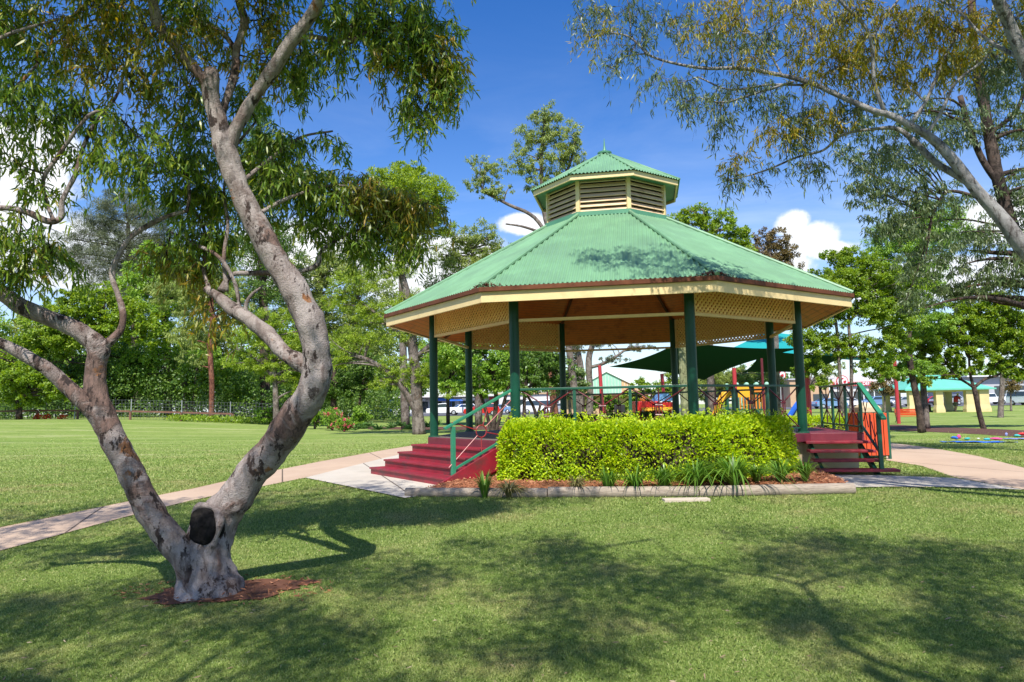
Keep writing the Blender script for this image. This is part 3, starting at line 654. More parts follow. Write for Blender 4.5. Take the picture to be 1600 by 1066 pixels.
# bays
def bay(i): a = oc(i, Rp, 0); b = oc(i+1, Rp, 0); return a, b
for i in range(1, 9):
    a, b = bay(i); d = (b-a)/np.linalg.norm(b-a); a2 = a+d*.09; b2 = b-d*.09; L = np.linalg.norm(b2-a2); nrm = np.array([d[1], -d[0], 0.])
    zt = ceilz(Rp*cos(pi/8))-.01; z0 = ZL; up = np.array([0, 0, 1.])
    rl = MB().beam(a2+up*z0, b2+up*z0, .06, .05)
    if i in (1, 3, 5, 7):
        H = 3.92-z0
        rl.beam(a2+up*(z0+.025)+d*.02, a2+up*(z0+H)+d*.02, .05, .04, up=d); rl.beam(b2+up*(z0+.025)-d*.02, b2+up*(z0+H)-d*.02, .05, .04, up=d)
        fr = rl.build('lattice_frame', 'cream', rt)
        lm = MB(); p_ = .098
        for lay, sg in ((1, 1), (-1, -1)):
            k = -H if sg > 0 else 0
            c_ = -H if sg > 0 else 0.
            while c_ < (L if sg > 0 else L+H):
                # line x = c + z (sg>0) or x = c - z
                if sg > 0: za, zb2 = max(0, -c_), min(H, L-c_); xa, xb = c_+za, c_+zb2
                else: za, zb2 = max(0, c_-L), min(H, c_); xa, xb = c_-za, c_-zb2
                if zb2-za > .03:
                    A_ = a2+d*xa+up*(z0+za)+nrm*.006*lay; B_ = a2+d*xb+up*(z0+zb2)+nrm*.006*lay
                    lm.beam(A_, B_, .010, .036, up=np.cross(B_-A_, nrm))
                c_ += p_
        lm.build('lattice_panel', 'lattice', rt)
    else: rl.build('tie_rail', 'cream', rt)
# lantern
ln = MB(); ring(ln, Rl-.06, Rl+.05, ZLB-.02, ZLB+.07); lant = ln.build('lantern_flashing', 'roofdark', rt)
for i in range(8):
    a = oc(i, Rl, 0); d_ = unit(a-np.array([CX, CY, 0]))
    MB().box((a[0]-d_[0]*.02, a[1]-d_[1]*.02, (ZLB+ZLT)/2+.05), (.07, .085, ZLT-ZLB+.06), d_[:2]).build('lantern_post', 'cream', rt)
    a_, b_ = oc(i, Rl-.01, 0), oc(i+1, Rl-.01, 0); dd = unit(b_-a_); nn = np.array([dd[1], -dd[0], 0]); mb = MB()
    for k in range(7):
        z = ZLB+.10+k*.104
        A_ = a_+dd*.045+np.array([0, 0, z]); B_ = b_-dd*.045+np.array([0, 0, z])
        mb.beam(A_, B_, .105, .014, up=nn*.80+np.array([0, 0, .6]))
    mb.build('louvre_panel', 'louvre', rt)
mb = MB(); ring(mb, Rl-.2, Rl-.18, ZLB-.1, ZLT+.05); mb.build('lantern_shade_ring', 'dark', rt)  # black ring added as the shade behind the louvres
mb = MB()
for i in range(8): mb.grid(facet(i, Rle+.04, ZLE-.005, .06, ZA-.01, .076, .013), True)
lr = mb.build('lantern_roof', 'roof', rt, smooth=True)
mb = MB()
for i in range(8): mb.tube([oc(i, Rle+.04, ZLE+.008), oc(i, .05, ZA)], [.024, .02], 6)
mb.build('hip_capping', 'roof', lr, smooth=True)
mb = MB(); ring(mb, Rle-.05, Rle-.01, ZLE-.115, ZLE-.012); mb.build('lantern_fascia', 'cream', rt)
mb = MB(); ring(mb, Rl-.05, Rle-.052, ZLE-.06, ZLE-.04); mb.build('lantern_soffit', 'roofdark', rt)
mb = MB(); C3 = lambda z: (CX, CY, z)
mb.tube([C3(ZA-.03), C3(ZA), C3(ZA+.012), C3(ZA+.05)], [.15, .16, .16, .05], 20); mb.tube([C3(ZA+.04), C3(ZA+.10), C3(ZA+.16), C3(ZA+.34)], [.05, .03, .022, .006], 10)
mb.build('finial', 'roofdark', rt, smooth=True, autosm=35)
# deck
mb = MB(); mb.prism([oc(i, Rp+.13, 0)[:2] for i in range(8)], ZD-.16, ZD-.003); dk = mb.build('deck', 'deckedge', rt, bevel=.01)
mb = MB(); mb.prism([oc(i, Rp+.09, 0)[:2] for i in range(8)], ZD-.002, ZD+.004); mb.build('deck_floor', 'deck', dk)
mb = MB(); mb.prism([oc(i, Rp-.02, 0)[:2] for i in range(8)], GZ-.5, ZD-.16); mb.build('base_wall', 'render', rt)
# railings
def rods(mb, A, B, z0, z1, r=.0125, ringr=.0):
    A = np.asarray(A, float); B = np.asarray(B, float); Mx = (A+B)/2; up = np.array([0, 0, 1.])
    k1 = z0+(z1-z0)*.62; k2 = z0+(z1-z0)*.40
    P = lambda p, z: np.array([p[0], p[1], z])
    for q in (A, B):
        mb.cyl(P(q, z1), P(Mx, k1), r, 6); mb.cyl(P(q, z0), P(Mx, k2), r, 6)
    mb.cyl(P(Mx, z0), P(Mx, z1), r, 6)
    d = unit(B-A); 
    mb.cyl(P(Mx-d*.05, k1), P(Mx-d*.05, k2), r*.8, 6); mb.cyl(P(Mx+d*.05, k1), P(Mx+d*.05, k2), r*.8, 6); mb.cyl(P(Mx-d*.06, k1), P(Mx+d*.06, k1), r*1.2, 6); mb.cyl(P(Mx-d*.06, k2), P(Mx+d*.06, k2), r*1.2, 6)
def railing(A, B, zt, nseg, zf, posts_end=False, mat='raildark'):
    A = np.array([A[0], A[1], 0.]); B = np.array([B[0], B[1], 0.]); up = np.array([0, 0, 1.]); d = unit(B-A)
    mb = MB().beam(A+up*zt, B+up*zt, .075, .04); tr = mb.build('top_rail', mat, rt, bevel=.004)
    MB().beam(A+up*(zf+.10), B+up*(zf+.10), .035, .03).build('bottom_rail', mat, rt)
    Q = [A+(B-A)*k/nseg for k in range(nseg+1)]
    for k, q in enumerate(Q):
        if 0 < k < nseg or posts_end: MB().box((q[0], q[1], (zf+zt-.02)/2), (.05, .05, zt-.02-zf), d[:2]).build('baluster', mat, rt)
    mb = MB()
    for k in range(nseg): rods(mb, Q[k]+d*.025, Q[k+1]-d*.025, zf+.115, zt-.03)
    mb.build('rod_infill', 'rod', rt)
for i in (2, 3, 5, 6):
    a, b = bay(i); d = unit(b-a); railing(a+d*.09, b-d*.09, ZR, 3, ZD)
# left flight of steps (between posts 1 and 2)
def flight(i, n, rise, go, half, side, closed, t0=0, origin=None, outd=None, td=None, top=ZD, mats=('redstep',)):
    pass
a, b = bay(1); tdir = unit(b-a); outn = np.array([tdir[1], -tdir[0], 0.])
if (outn @ ((a+b)/2-np.array([CX, CY, 0]))) < 0: outn = -outn
e0 = a-tdir*.16; e1 = b-tdir*.02; rise = (ZD-.44)/5; go = .30
st = MB(); nose = MB()
for k in range(1, 5):
    z1 = ZD-rise*k; s0 = .10; s1 = .12+go*k
    poly = [e0+outn*s0, e1+outn*s0, e1+outn*s1, e0+outn*s1]; poly = [(q[0], q[1]) for q in poly]
    st.prism(poly[::-1] if True else poly, z1-rise-(.03 if k == 4 else 0), z1-.035)
    p2 = [e0+outn*(s0+(go*(k-1) if k > 1 else 0))-tdir*.02, e1+outn*(s0+(go*(k-1) if k > 1 else 0)), e1+outn*(s1+.025), e0+outn*(s1+.025)-tdir*.02]
    nose.prism([(q[0], q[1]) for q in p2][::-1], z1-.034, z1)
stp = st.build('steps', 'redstep', rt); nose.build('tread', 'redstep', stp, bevel=.006)
# stringer: sloping red board on the right side
up = np.array([0, 0, 1.]); s_top = b+tdir*.02+outn*.06; s_bot = b+tdir*.02+outn*(.12+go*4+.12)
mb = MB(); th = .05
pr = [(0.0, ZD+.01), (0.22, ZD-.03), (go*4+.26, ZD-rise*4+.0-.07), (go*4+.30, .44), (go*4-.10, .44), (0.0, ZD-.36)]
for sgn in (0,):
    V = []
    for w_ in (0, th): V += [list((b+tdir*(.0+w_)+outn*(.06+s))[:2])+[z] for s, z in pr]
    n_ = len(pr); mb.add(V, [tuple(range(n_)), tuple(range(n_, 2*n_))[::-1]]+[((k+1) % n_, k, n_+k, n_+(k+1) % n_) for k in range(n_)])
mb.build('stringer', 'redstep', rt)
# hand rail of the left flight
nwl = b-tdir*.03+outn*(go*4+.02); hb = ZD-rise*4+.0
topz = lambda s: ZR-.02-(s-.0)*(rise/go)*.98
mb = MB(); P0 = b+tdir*-.03+outn*.05+up*(ZR); P1 = nwl+outn*.16+up*(topz(go*4+.18)-.0)
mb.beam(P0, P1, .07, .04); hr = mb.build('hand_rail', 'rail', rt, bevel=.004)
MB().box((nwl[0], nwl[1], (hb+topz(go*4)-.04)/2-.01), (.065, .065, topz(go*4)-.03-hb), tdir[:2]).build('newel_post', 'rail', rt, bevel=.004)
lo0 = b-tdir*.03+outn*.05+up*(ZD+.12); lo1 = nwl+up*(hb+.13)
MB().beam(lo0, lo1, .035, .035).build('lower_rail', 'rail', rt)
mb = MB(); Cn = (b-tdir*.03)+outn*(go*2+.08)+up*((ZD-rise*2)+.46); rr_ = .10
pts = [Cn+outn*rr_*cos(q)+up*rr_*sin(q) for q in np.linspace(0, 2*pi, 25)]; mb.tube(pts, .010, 6, False)
for tx, tz in ((.62, .52), (.12, .36), (-.56, .16), (0.0, -.36), (-.62, -.56), (.5, -.1)):
    # s positive = towards the pavilion
    D_ = -outn*tx+up*tz; q0 = Cn+unit(D_)*rr_; q1 = Cn+D_; mb.cyl(q0, q1, .009, 6)
mb.build('ring_infill', 'rodred', rt)
# rear flight (between posts 7 and 8), seen through the pavilion by its rail
a, b = bay(7); td7 = unit(b-a); on7 = np.array([td7[1], -td7[0], 0.])
if (on7 @ ((a+b)/2-np.array([CX, CY, 0]))) < 0: on7 = -on7
st = MB()
for k in range(1, 5):
    z1 = ZD-rise*k; q = [a+on7*.1, b+on7*.1, b+on7*(.12+go*k), a+on7*(.12+go*k)]; st.prism([(u[0], u[1]) for u in q], z1-rise, z1-.001*k)
st.build('steps', 'redstep', rt)
MB().beam(a+td7*.06+up*ZR, a+td7*.06+on7*1.25+up*(ZR-.58), .06, .04).build('hand_rail', 'raildark', rt)
q = a+td7*.06+on7*1.15; MB().box((q[0], q[1], .95), (.05, .05, 1.0), td7[:2]).build('newel_post', 'raildark', rt)
# right landing and open flight (bay 4-5)
a, b = bay(4); td5 = unit(b-a); on5 = np.array([td5[1], -td5[0], 0.])
if (on5 @ ((a+b)/2-np.array([CX, CY, 0]))) < 0: on5 = -on5
wl = 1.06; A0 = a+td5*-.02; B0 = b
q = [A0+on5*.12, B0+on5*.12, B0+on5*wl, A0+on5*wl]
mb = MB().prism([(u[0], u[1]) for u in q], ZD-.20, ZD-.006); ld = mb.build('landing', 'deckedge', rt, bevel=.008)
q = [A0+on5*-.04+td5*.16, B0+on5*-.04, B0+on5*(wl-.08), A0+on5*(wl-.08)+td5*.16]
MB().prism([(u[0], u[1]) for u in q], GZ-.5, ZD-.201).build('landing_wall', 'render', rt)
tz = []; rs5 = .145; go5 = .27; fw = -td5
tm = []
for k in range(1, 5):
    z1 = ZD-rs5*k; s = go5*(k-.5)+.02; ex = .10 if k == 4 else 0
    c0 = A0+fw*s+on5*(-.02)+up*(z1-.02); c1 = A0+fw*s+on5*(wl+.02+ex*2)+up*(z1-.02)
    tm.append(MB().beam(c0, c1, .30, .045).build('tread', 'redstep', rt, bevel=.006))
for w_ in (.10, wl-.10):
    MB().beam(A0+on5*w_+up*(ZD-.22)+fw*.02, A0+on5*w_+fw*(go5*4+.02)+up*(ZD-rs5*4-.16), .06, .10).build('stringer', 'raildark', rt)
# landing railing: outer side, four green posts
E0 = B0+on5*(wl-.04); E1 = A0+on5*(wl-.04)
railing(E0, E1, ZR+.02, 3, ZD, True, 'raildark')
B1 = B0+td5*-.0
# sloping rail of the right flight
T0 = E1+up*(ZR+.02); T1 = E1+fw*(go5*4+.14)+on5*.02+up*(ZR-rs5*4-.03)
MB().beam(T0, T1, .08, .045).build('hand_rail', 'rail', rt, bevel=.004)
nb = E1+fw*(go5*3.7)
MB().box((nb[0], nb[1], (ZD-rs5*4+ZR-rs5*3.6)/2), (.065, .065, ZR-rs5*3.6-(ZD-rs5*4)), td5[:2]).build('newel_post', 'raildark', rt, bevel=.004)
MB().beam(E1+up*(ZD+.12)+fw*.03, nb+up*(ZD-rs5*4+.26), .035, .035).build('lower_rail', 'raildark', rt)
mb = MB()
for f0, f1, u0, u1 in ((.15, .42, .85, .35), (.42, .15, .9, .3), (.55, .55, .72, .1), (.9, .6, .62, .1), (.6, .9, .6, .12)):
    mb.cyl(E1+fw*(go5*3.7*f0)+up*(ZD+.05+u0*.8-rs5*3.7*f0), E1+fw*(go5*3.7*f1)+up*(ZD+.05+u1*.8-rs5*3.7*f1), .009, 6)
mb.build('rod_infill', 'rod', rt)
# small warning lamp on the fascia
p = W(1058, 455, 10.90); p[1] = 10.905
mb = MB().sphere(p+np.array([0, -.01, .012]), .042, 14, 8, (1, 1, .8)); lm_ = mb.build('security_lamp', 'white', rt, smooth=True)
MB().sphere(p+np.array([0, -.015, .035]), .036, 12, 6, (1, 1, .7)).build('red_cap', 'redplastic', lm_, smooth=True)
# leaf litter caught on the gutter corners
for i, la in ((2, 'dead leaves heaped on the gutter corner above the second post from the left'), (3, 'dead leaves heaped on the gutter corner right of the little lamp')):
    q = oc(i, Re+.0, 3.66); d_ = unit(q-np.array([CX, CY, q[2]])); n = 420
    s = RNG.normal(size=n)*.16; dirs = np.where(RNG.random(n)[:, None] < .5, unit(oc(i+1, Re, 0)-oc(i, Re, 0)), unit(oc(i-1, Re, 0)-oc(i, Re, 0)))
    B = q+dirs*np.abs(s)[:, None]-d_*(RNG.random(n)*.10)[:, None]+up*(RNG.random(n)*.075*np.exp(-np.abs(s)/.16))[:, None]
    V_, F_ = diamond(B, RNG.normal(size=(n, 3))*np.array([1, 1, .4]), .04+.04*RNG.random(n), .012+.014*RNG.random(n))
    tag(leaf_mesh_build('leaf_litter', [(V_, F_)], 'litter', None, q), la, 'dead leaves', 'dead leaves on the rotunda gutter')
#@@PART3
# ------------------------------------------------------------------ hero trees
def px_of(P):
    d = np.asarray(P)-CAMP; z = d@_F; return 800+F_PX*(d@_R)/z, 533-F_PX*(d@_U)/z
class Skel:
    def __init__(s): s.p = []
    def add(s, P): s.p.append(np.asarray(P))
    def all(s): return np.vstack(s.p)
def limb(mb, sk, pts, n=12, k=6, jit=.10, seed=0, lf=.74):
    """pts: (px,py,depth,half width px)"""
    P = np.array([W(p[0], p[1], p[2]) for p in pts]); r = np.array([p[3]/pxm(p[2])*(lf if p[3] < 36 else lf+(1-lf)*min(1, (p[3]-36)/12.)) for p in pts])
    C = catmull(np.hstack([P, r[:, None]]), k); C[:, 3] = np.maximum(C[:, 3], .003)
    mb.tube(C[:, :3], C[:, 3], n, True, jit, seed); sk.add(C[:, :3]); return C
def curve(a, b, sag, n=7, wob=.06):
    u = np.linspace(0, 1, n)[:, None]; d = b-a; L = np.linalg.norm(d)
    o = RNG.normal(size=3)*wob*L; 
    return a+d*u+np.array([0, 0, 1.])*(sag*L)*(4*u*(1-u))+o*np.sin(u*pi)
def sprays(sk, tw, clusters, leafsets, L=(.08, .13), Wd=.016, leaves=11, twr=.0022, minr=.006, twl=(.22, .5), fine=4, mult=1.3):
    """clusters: (px,py,rx,ry,depth,spread,n,tone) ; leafsets dict tone -> list of (V,F) batches"""
    base = sk.all()
    for (px, py, rx, ry, d, sp, n, tone) in clusters:
        n = int(n*mult)
        c = W(px, py, d); k = 1/pxm(d)
        q = base[np.argmin(((base-c)**2).sum(1))]
        cl = curve(q, c, .05, 8); tw.tube(cl, np.linspace(minr*1.5, minr*.7, 8), 5, False); loc = [cl]
        # secondary twigs through the clump
        for j in range(max(2, n//9)):
            e = c+np.array([RNG.normal()*rx*k*.6, RNG.normal()*sp*.5, RNG.normal()*ry*k*.6]); s_ = cl[RNG.integers(3, 8)]
            cv = curve(s_, e, .04, 7, .1); tw.tube(cv, np.linspace(minr*.7, minr*.25, 7), 4, False); loc.append(cv)
        loc = np.vstack(loc)
        u = RNG.normal(size=(n, 3)); u = unit(u)*(RNG.random(n)**.45)[:, None]
        S = c+u*np.array([rx*k, sp, ry*k])
        Bs, Ds = [], []
        for s_ in S:
            q = loc[np.argmin(((loc-s_)**2).sum(1))]
            tl = RNG.uniform(*twl); out = unit(s_-q+RNG.normal(size=3)*.05)
            e = s_+out*tl*.35+np.array([0, 0, -1.])*tl*.5
            P = np.array([q, q+(s_-q)*.55+np.array([0, 0, .03]), s_, e]); P = catmull(P, 3)
            tw.tube(P, np.linspace(twr, twr*.5, len(P)), 3, False)
            m = max(3, int(leaves*RNG.uniform(.6, 1.3))); idx = RNG.integers(len(P)//3, len(P), m)
            b = P[idx]+RNG.normal(size=(m, 3))*.018
            dd = unit(e-s_)*.35+np.array([0, 0, -1.])*RNG.uniform(.2, .9, m)[:, None]+RNG.normal(size=(m, 3))*.5
            Bs.append(b); Ds.append(dd)
        B = np.vstack(Bs); D = np.vstack(Ds); m = len(B)
        leafsets.setdefault(tone, []).append(lance(B, D, RNG.uniform(L[0], L[1], m), Wd*RNG.uniform(.7, 1.25, m), .12))
# ---- left foreground gum
b0 = gp(325, 928)
gum = thing('gum_tree', 'leaning mottled gum with forked trunk and charred hollow, in red soil at the left', 'tree', b0)
tr = MB(); sk = Skel(); D6 = 6.05
def LB(pts, n=14, k=6, jit=.14): return limb(tr, sk, pts, n+4, k+2, jit*1.25, len(sk.p)*2.7)
LB([(322, 945, 6.05, 66), (324, 925, 6.05, 54), (322, 895, 6.06, 45), (326, 855, 6.08, 42), (342, 810, 6.1, 38), (375, 765, 6.08, 35), (418, 712, 6.05, 33), (460, 655, 6.0, 33), (490, 605, 5.95, 31), (496, 560, 5.92, 28), (487, 515, 5.9, 30), (468, 470, 5.9, 30), (446, 430, 5.9, 28), (422, 390, 5.9, 26), (398, 345, 5.9, 25), (376, 300, 5.9, 23), (360, 258, 5.9, 23), (350, 222, 5.9, 24), (341, 190, 5.9, 20), (330, 155, 5.88, 17), (330, 120, 5.85, 18), (332, 108, 5.85, 13)], 24, 7, .13)
LB([(356, 235, 5.9, 16), (372, 195, 5.88, 14), (398, 150, 5.85, 13), (425, 112, 5.8, 15), (452, 70, 5.75, 15), (482, 30, 5.7, 13), (505, -15, 5.6, 12), (520, -90, 5.4, 11), (500, -190, 5.2, 8)], 16)
LB([(325, 135, 5.85, 13), (300, 102, 5.8, 10), (268, 66, 5.75, 10), (248, 40, 5.7, 13), (240, 10, 5.65, 11), (228, -40, 5.5, 10), (200, -130, 5.2, 8), (150, -230, 4.9, 6)], 14)
LB([(345, 180, 5.95, 9), (366, 118, 6.1, 9), (370, 75, 6.15, 8), (382, 35, 6.2, 9), (372, -10, 6.2, 8), (380, -90, 6.2, 7), (420, -200, 6.1, 5)], 12)
LB([(368, 78, 6.15, 6), (348, 52, 6.2, 6), (318, 40, 6.25, 6), (285, 34, 6.4, 5), (230, 20, 6.6, 3)], 8)
LB([(450, 62, 5.75, 8), (490, 58, 5.8, 6), (540, 66, 5.9, 6), (580, 50, 6.0, 5), (630, 48, 6.1, 4), (680, 70, 6.2, 3), (705, 120, 6.3, 2)], 8)
LB([(540, 66, 5.9, 4), (555, 30, 6, 4), (590, -20, 6.1, 3.5), (640, -60, 6.2, 3)], 8)
LB([(500, -5, 5.6, 8), (560, -60, 5.5, 7), (640, -110, 5.6, 5), (720, -120, 5.8, 3)], 8)
LB([(505, 598, 5.95, 15), (478, 572, 6.0, 18), (445, 552, 6.05, 16), (418, 522, 6.15, 16), (390, 500, 6.2, 15), (360, 480, 6.3, 14), (338, 462, 6.35, 10), (322, 452, 6.4, 7)], 14)
LB([(388, 500, 6.2, 4), (384, 480, 6.2, 4), (392, 462, 6.2, 3.5), (412, 446, 6.2, 2)], 8)
LB([(345, 455, 6.35, 8), (362, 430, 6.4, 6), (395, 427, 6.45, 6), (440, 426, 6.5, 5.5), (478, 422, 6.5, 5.5), (497, 412, 6.5, 6), (500, 396, 6.5, 4), (512, 385, 6.5, 4), (545, 365, 6.6, 3), (590, 350, 6.7, 2.5), (640, 330, 6.8, 1.5)], 10)
LB([(354, 455, 6.35, 5), (350, 400, 6.4, 4), (356, 350, 6.45, 3.5), (350, 300, 6.5, 3), (362, 240, 6.5, 3), (400, 190, 6.6, 2.5)], 8)
LB([(376, 488, 6.3, 4), (366, 440, 6.3, 4), (340, 400, 6.3, 4), (300, 380, 6.4, 3.5), (262, 360, 6.5, 2)], 8)
LB([(330, 460, 6.4, 5), (318, 420, 6.5, 4), (322, 370, 6.6, 3.5), (300, 320, 6.7, 3)], 8)
LB([(395, 340, 5.95, 6), (450, 310, 6.1, 4), (520, 290, 6.3, 3), (580, 300, 6.4, 2)], 8)
LB([(372, 290, 5.95, 5), (420, 250, 6.1, 4), (470, 215, 6.2, 3), (520, 205, 6.3, 2)], 8)
# left stem
LB([(312, 925, 6.0, 30), (298, 885, 5.96, 30), (272, 850, 5.92, 30), (244, 812, 5.9, 27), (220, 770, 5.88, 26), (197, 725, 5.86, 25), (176, 685, 5.85, 25), (160, 650, 5.85, 25), (150, 612, 5.85, 21), (150, 575, 5.85, 20), (153, 545, 5.85, 23), (138, 528, 5.83, 20), (112, 512, 5.8, 17), (75, 496, 5.75, 17), (35, 480, 5.7, 17), (0, 456, 5.65, 17), (-60, 425, 5.5, 17), (-110, 360, 5.3, 14), (-130, 250, 5.1, 12), (-90, 120, 4.9, 9), (-20, 0, 4.7, 6)], 20, 7, .12)
LB([(165, 672, 5.85, 17), (142, 642, 5.8, 16), (112, 610, 5.75, 15), (72, 575, 5.7, 14), (32, 552, 5.65, 13), (0, 536, 5.6, 12), (-60, 515, 5.5, 12), (-140, 470, 5.3, 10), (-200, 380, 5.1, 8)], 16)
LB([(156, 545, 5.85, 12), (176, 530, 5.87, 9), (190, 512, 5.9, 7.5), (192, 488, 5.92, 6.5), (184, 460, 5.95, 6), (175, 428, 5.98, 6.5), (186, 398, 6, 5.5), (203, 372, 6.05, 5), (232, 352, 6.1, 5), (262, 338, 6.15, 4.5), (292, 330, 6.2, 4)], 12)
LB([(292, 330, 6.2, 4), (296, 300, 6.2, 3.5), (288, 262, 6.2, 3)], 8)
LB([(-105, 372, 5.3, 9), (-60, 335, 5.3, 7), (0, 325, 5.35, 6), (40, 331, 5.4, 6.5), (75, 346, 5.45, 7), (95, 340, 5.5, 6), (98, 312, 5.5, 5), (118, 272, 5.55, 4.5), (128, 235, 5.6, 4.5), (150, 190, 5.65, 4), (182, 150, 5.7, 3), (200, 90, 5.8, 2.5)], 10)
LB([(84, 345, 5.45, 5), (72, 315, 5.5, 4), (68, 280, 5.5, 4), (88, 248, 5.5, 4), (118, 205, 5.5, 4), (140, 180, 5.5, 3.5), (160, 172, 5.5, 3)], 8)
LB([(-125, 260, 5.1, 7), (-60, 200, 5.2, 5), (10, 150, 5.3, 4), (60, 100, 5.4, 3)], 8)
LB([(-90, 120, 4.9, 6), (0, 60, 5.1, 4), (90, 30, 5.3, 3)], 8)
LB([(228, -40, 5.5, 6), (170, -20, 5.6, 5), (120, 20, 5.7, 4), (80, 60, 5.8, 3)], 8)
trunk = tr.build('trunk', 'bark', gum, smooth=True)
# charred hollow with its rolled bark lip
hn = unit(np.array([-.22, -.97, .08])); hu = unit(np.cross(hn, [0, 0, 1.]))*-1; hv = np.cross(hu, hn); hv = hv*np.sign(hv[2]); hu = hu*np.sign(hu[0])
Hc = W(315, 823, 5.90)
def hollow(rr, z, th): return Hc+hu*(.125*rr*cos(th)*(1+.08*sin(3*th+1)))+hv*(.165*rr*sin(th)*(1+.10*cos(2*th+.6)))+hn*z
A = np.zeros((11, 41, 3))
for i in range(11):
    for j in range(41):
        th = 2*pi*j/40; rr = i/10*1.04; q = hollow(rr, .03*(1-rr*rr)-.11*max(0, rr-.93)*6, th); A[i, j] = q+hn*.022*MN.noise(Vector(q*16))+hn*.012*MN.noise(Vector(q*50))
mb = MB(); mb.grid(A, True); mb.grid(np.stack([A[10], A[10]-hn*.05])); mb.build('charred_hollow', 'scar', gum, smooth=True)
mb = MB(); pts = np.array([hollow(1.08, -.045+.014*sin(3*q+2), q) for q in np.linspace(0, 2*pi, 45)])
mb.tube(pts, .026+.009*np.sin(np.linspace(0, 8*pi, 45)), 10, False, .45, 4); mb.build('bark_lip', 'bark', gum, smooth=True)
tw = MB(); LS = {}
CL = [  # px, py, rx, ry, depth, spread, sprigs, tone
 (40, 90, 70, 60, 5.5, .5, 46, 'g'), (110, 60, 70, 45, 5.7, .5, 40, 'w'), (60, 175, 70, 50, 5.5, .5, 46, 'g'), (170, 110, 60, 50, 5.8, .5, 34, 'w'),
 (20, 250, 50, 40, 5.4, .4, 16, 'g'), (110, 170, 50, 40, 5.6, .4, 22, 'g'), (150, 250, 60, 40, 5.7, .4, 24, 'g'), (215, 215, 60, 45, 5.9, .5, 40, 'g'), (240, 270, 50, 35, 6.0, .4, 30, 'g'),
 (30, 370, 60, 30, 5.5, .4, 38, 'g'), (20, 420, 50, 45, 5.6, .4, 38, 'g'), (85, 400, 40, 40, 5.7, .4, 22, 'g'), (20, 20, 60, 35, 5.4, .5, 20, 'g'),
 (200, 30, 70, 45, 5.8, .5, 50, 'w'), (275, 90, 50, 50, 5.9, .5, 40, 'w'), (290, 20, 50, 40, 6.1, .5, 40, 'g'), (330, 60, 45, 50, 6.3, .5, 36, 'w'),
 (290, 150, 55, 40, 6.1, .5, 26, 'g'), (230, 150, 50, 35, 6.1, .5, 18, 'w'), (160, 20, 60, 40, 5.7, .5, 30, 'w'),
 (420, 30, 50, 50, 6.3, .5, 50, 'w'), (430, 100, 40, 50, 6.3, .4, 34, 'w'), (470, 95, 40, 45, 6.2, .4, 38, 'g'), (530, 30, 55, 40, 5.9, .5, 56, 'g'), (600, 30, 60, 45, 6.0, .5, 62, 'g'),
 (670, 35, 60, 50, 6.2, .5, 70, 'g'), (690, 105, 45, 50, 6.3, .4, 64, 'w'), (655, 90, 50, 40, 6.2, .4, 40, 'g'), (620, 80, 45, 35, 6.1, .4, 34, 'g'), (700, 135, 36, 35, 6.3, .35, 34, 'g'), (650, 165, 45, 30, 6.2, .35, 36, 'g'), (655, 200, 26, 22, 6.2, .3, 10, 'g'), (605, 110, 40, 30, 6.1, .35, 16, 'w'),
 (520, 90, 40, 22, 6.0, .35, 20, 'g'), (470, 130, 30, 24, 6.2, .3, 18, 'g'),
 (300, 250, 45, 45, 6.4, .5, 56, 'g'), (270, 310, 40, 35, 6.5, .4, 34, 'g'), (330, 310, 50, 45, 6.6, .5, 66, 'g'), (320, 380, 50, 45, 6.6, .5, 62, 'g'), (400, 260, 50, 40, 6.4, .4, 56, 'g'), (440, 230, 50, 30, 6.3, .4, 46, 'g'),
 (460, 290, 60, 40, 6.4, .5, 74, 'g'), (520, 300, 60, 35, 6.5, .5, 74, 'g'), (500, 350, 55, 35, 6.6, .4, 50, 'g'), (570, 310, 50, 35, 6.6, .4, 58, 'w'), (610, 320, 55, 35, 6.7, .4, 62, 'w'), (655, 340, 50, 30, 6.8, .4, 50, 'w'), (590, 365, 55, 35, 6.7, .4, 56, 'g'), (640, 385, 40, 28, 6.8, .35, 28, 'g'), (560, 390, 40, 25, 6.7, .35, 22, 'g'),
 (400, 350, 35, 40, 6.6, .4, 30, 'g'), (300, 430, 45, 35, 6.6, .4, 38, 'w'), (260, 400, 40, 30, 6.6, .4, 22, 'w'), (340, 500, 50, 30, 6.6, .3, 20, 'w'), (510, 230, 40, 18, 6.3, .3, 10, 'g'),
 (20, 170, 40, 80, 5.3, .4, 24, 'g'), (60, 300, 45, 30, 5.5, .3, 14, 'g'), (385, 160, 30, 40, 6.5, .4, 30, 'g'), (300, 200, 50, 30, 6.4, .5, 30, 'g'),
 # crown above the frame
 (560, -60, 90, 60, 5.9, .9, 105, 'g'), (420, -90, 90, 60, 5.9, .9, 105, 'g'), (250, -80, 90, 60, 5.6, .9, 105, 'g'), (100, -70, 90, 60, 5.4, .9, 90, 'g'), (-60, -20, 90, 80, 5.2, .8, 90, 'g'), (-120, 150, 80, 90, 5.2, .8, 75, 'g'), (330, -190, 110, 60, 5.5, 1.0, 105, 'g'), (560, -180, 110, 60, 5.6, 1.0, 105, 'g'), (140, -190, 110, 60, 5.2, 1.0, 90, 'g'), (680, -80, 90, 60, 6.0, .8, 75, 'g'), (450, -290, 130, 60, 5.4, 1.2, 105, 'g'), (-160, 340, 60, 60, 5.3, .6, 45, 'g')]
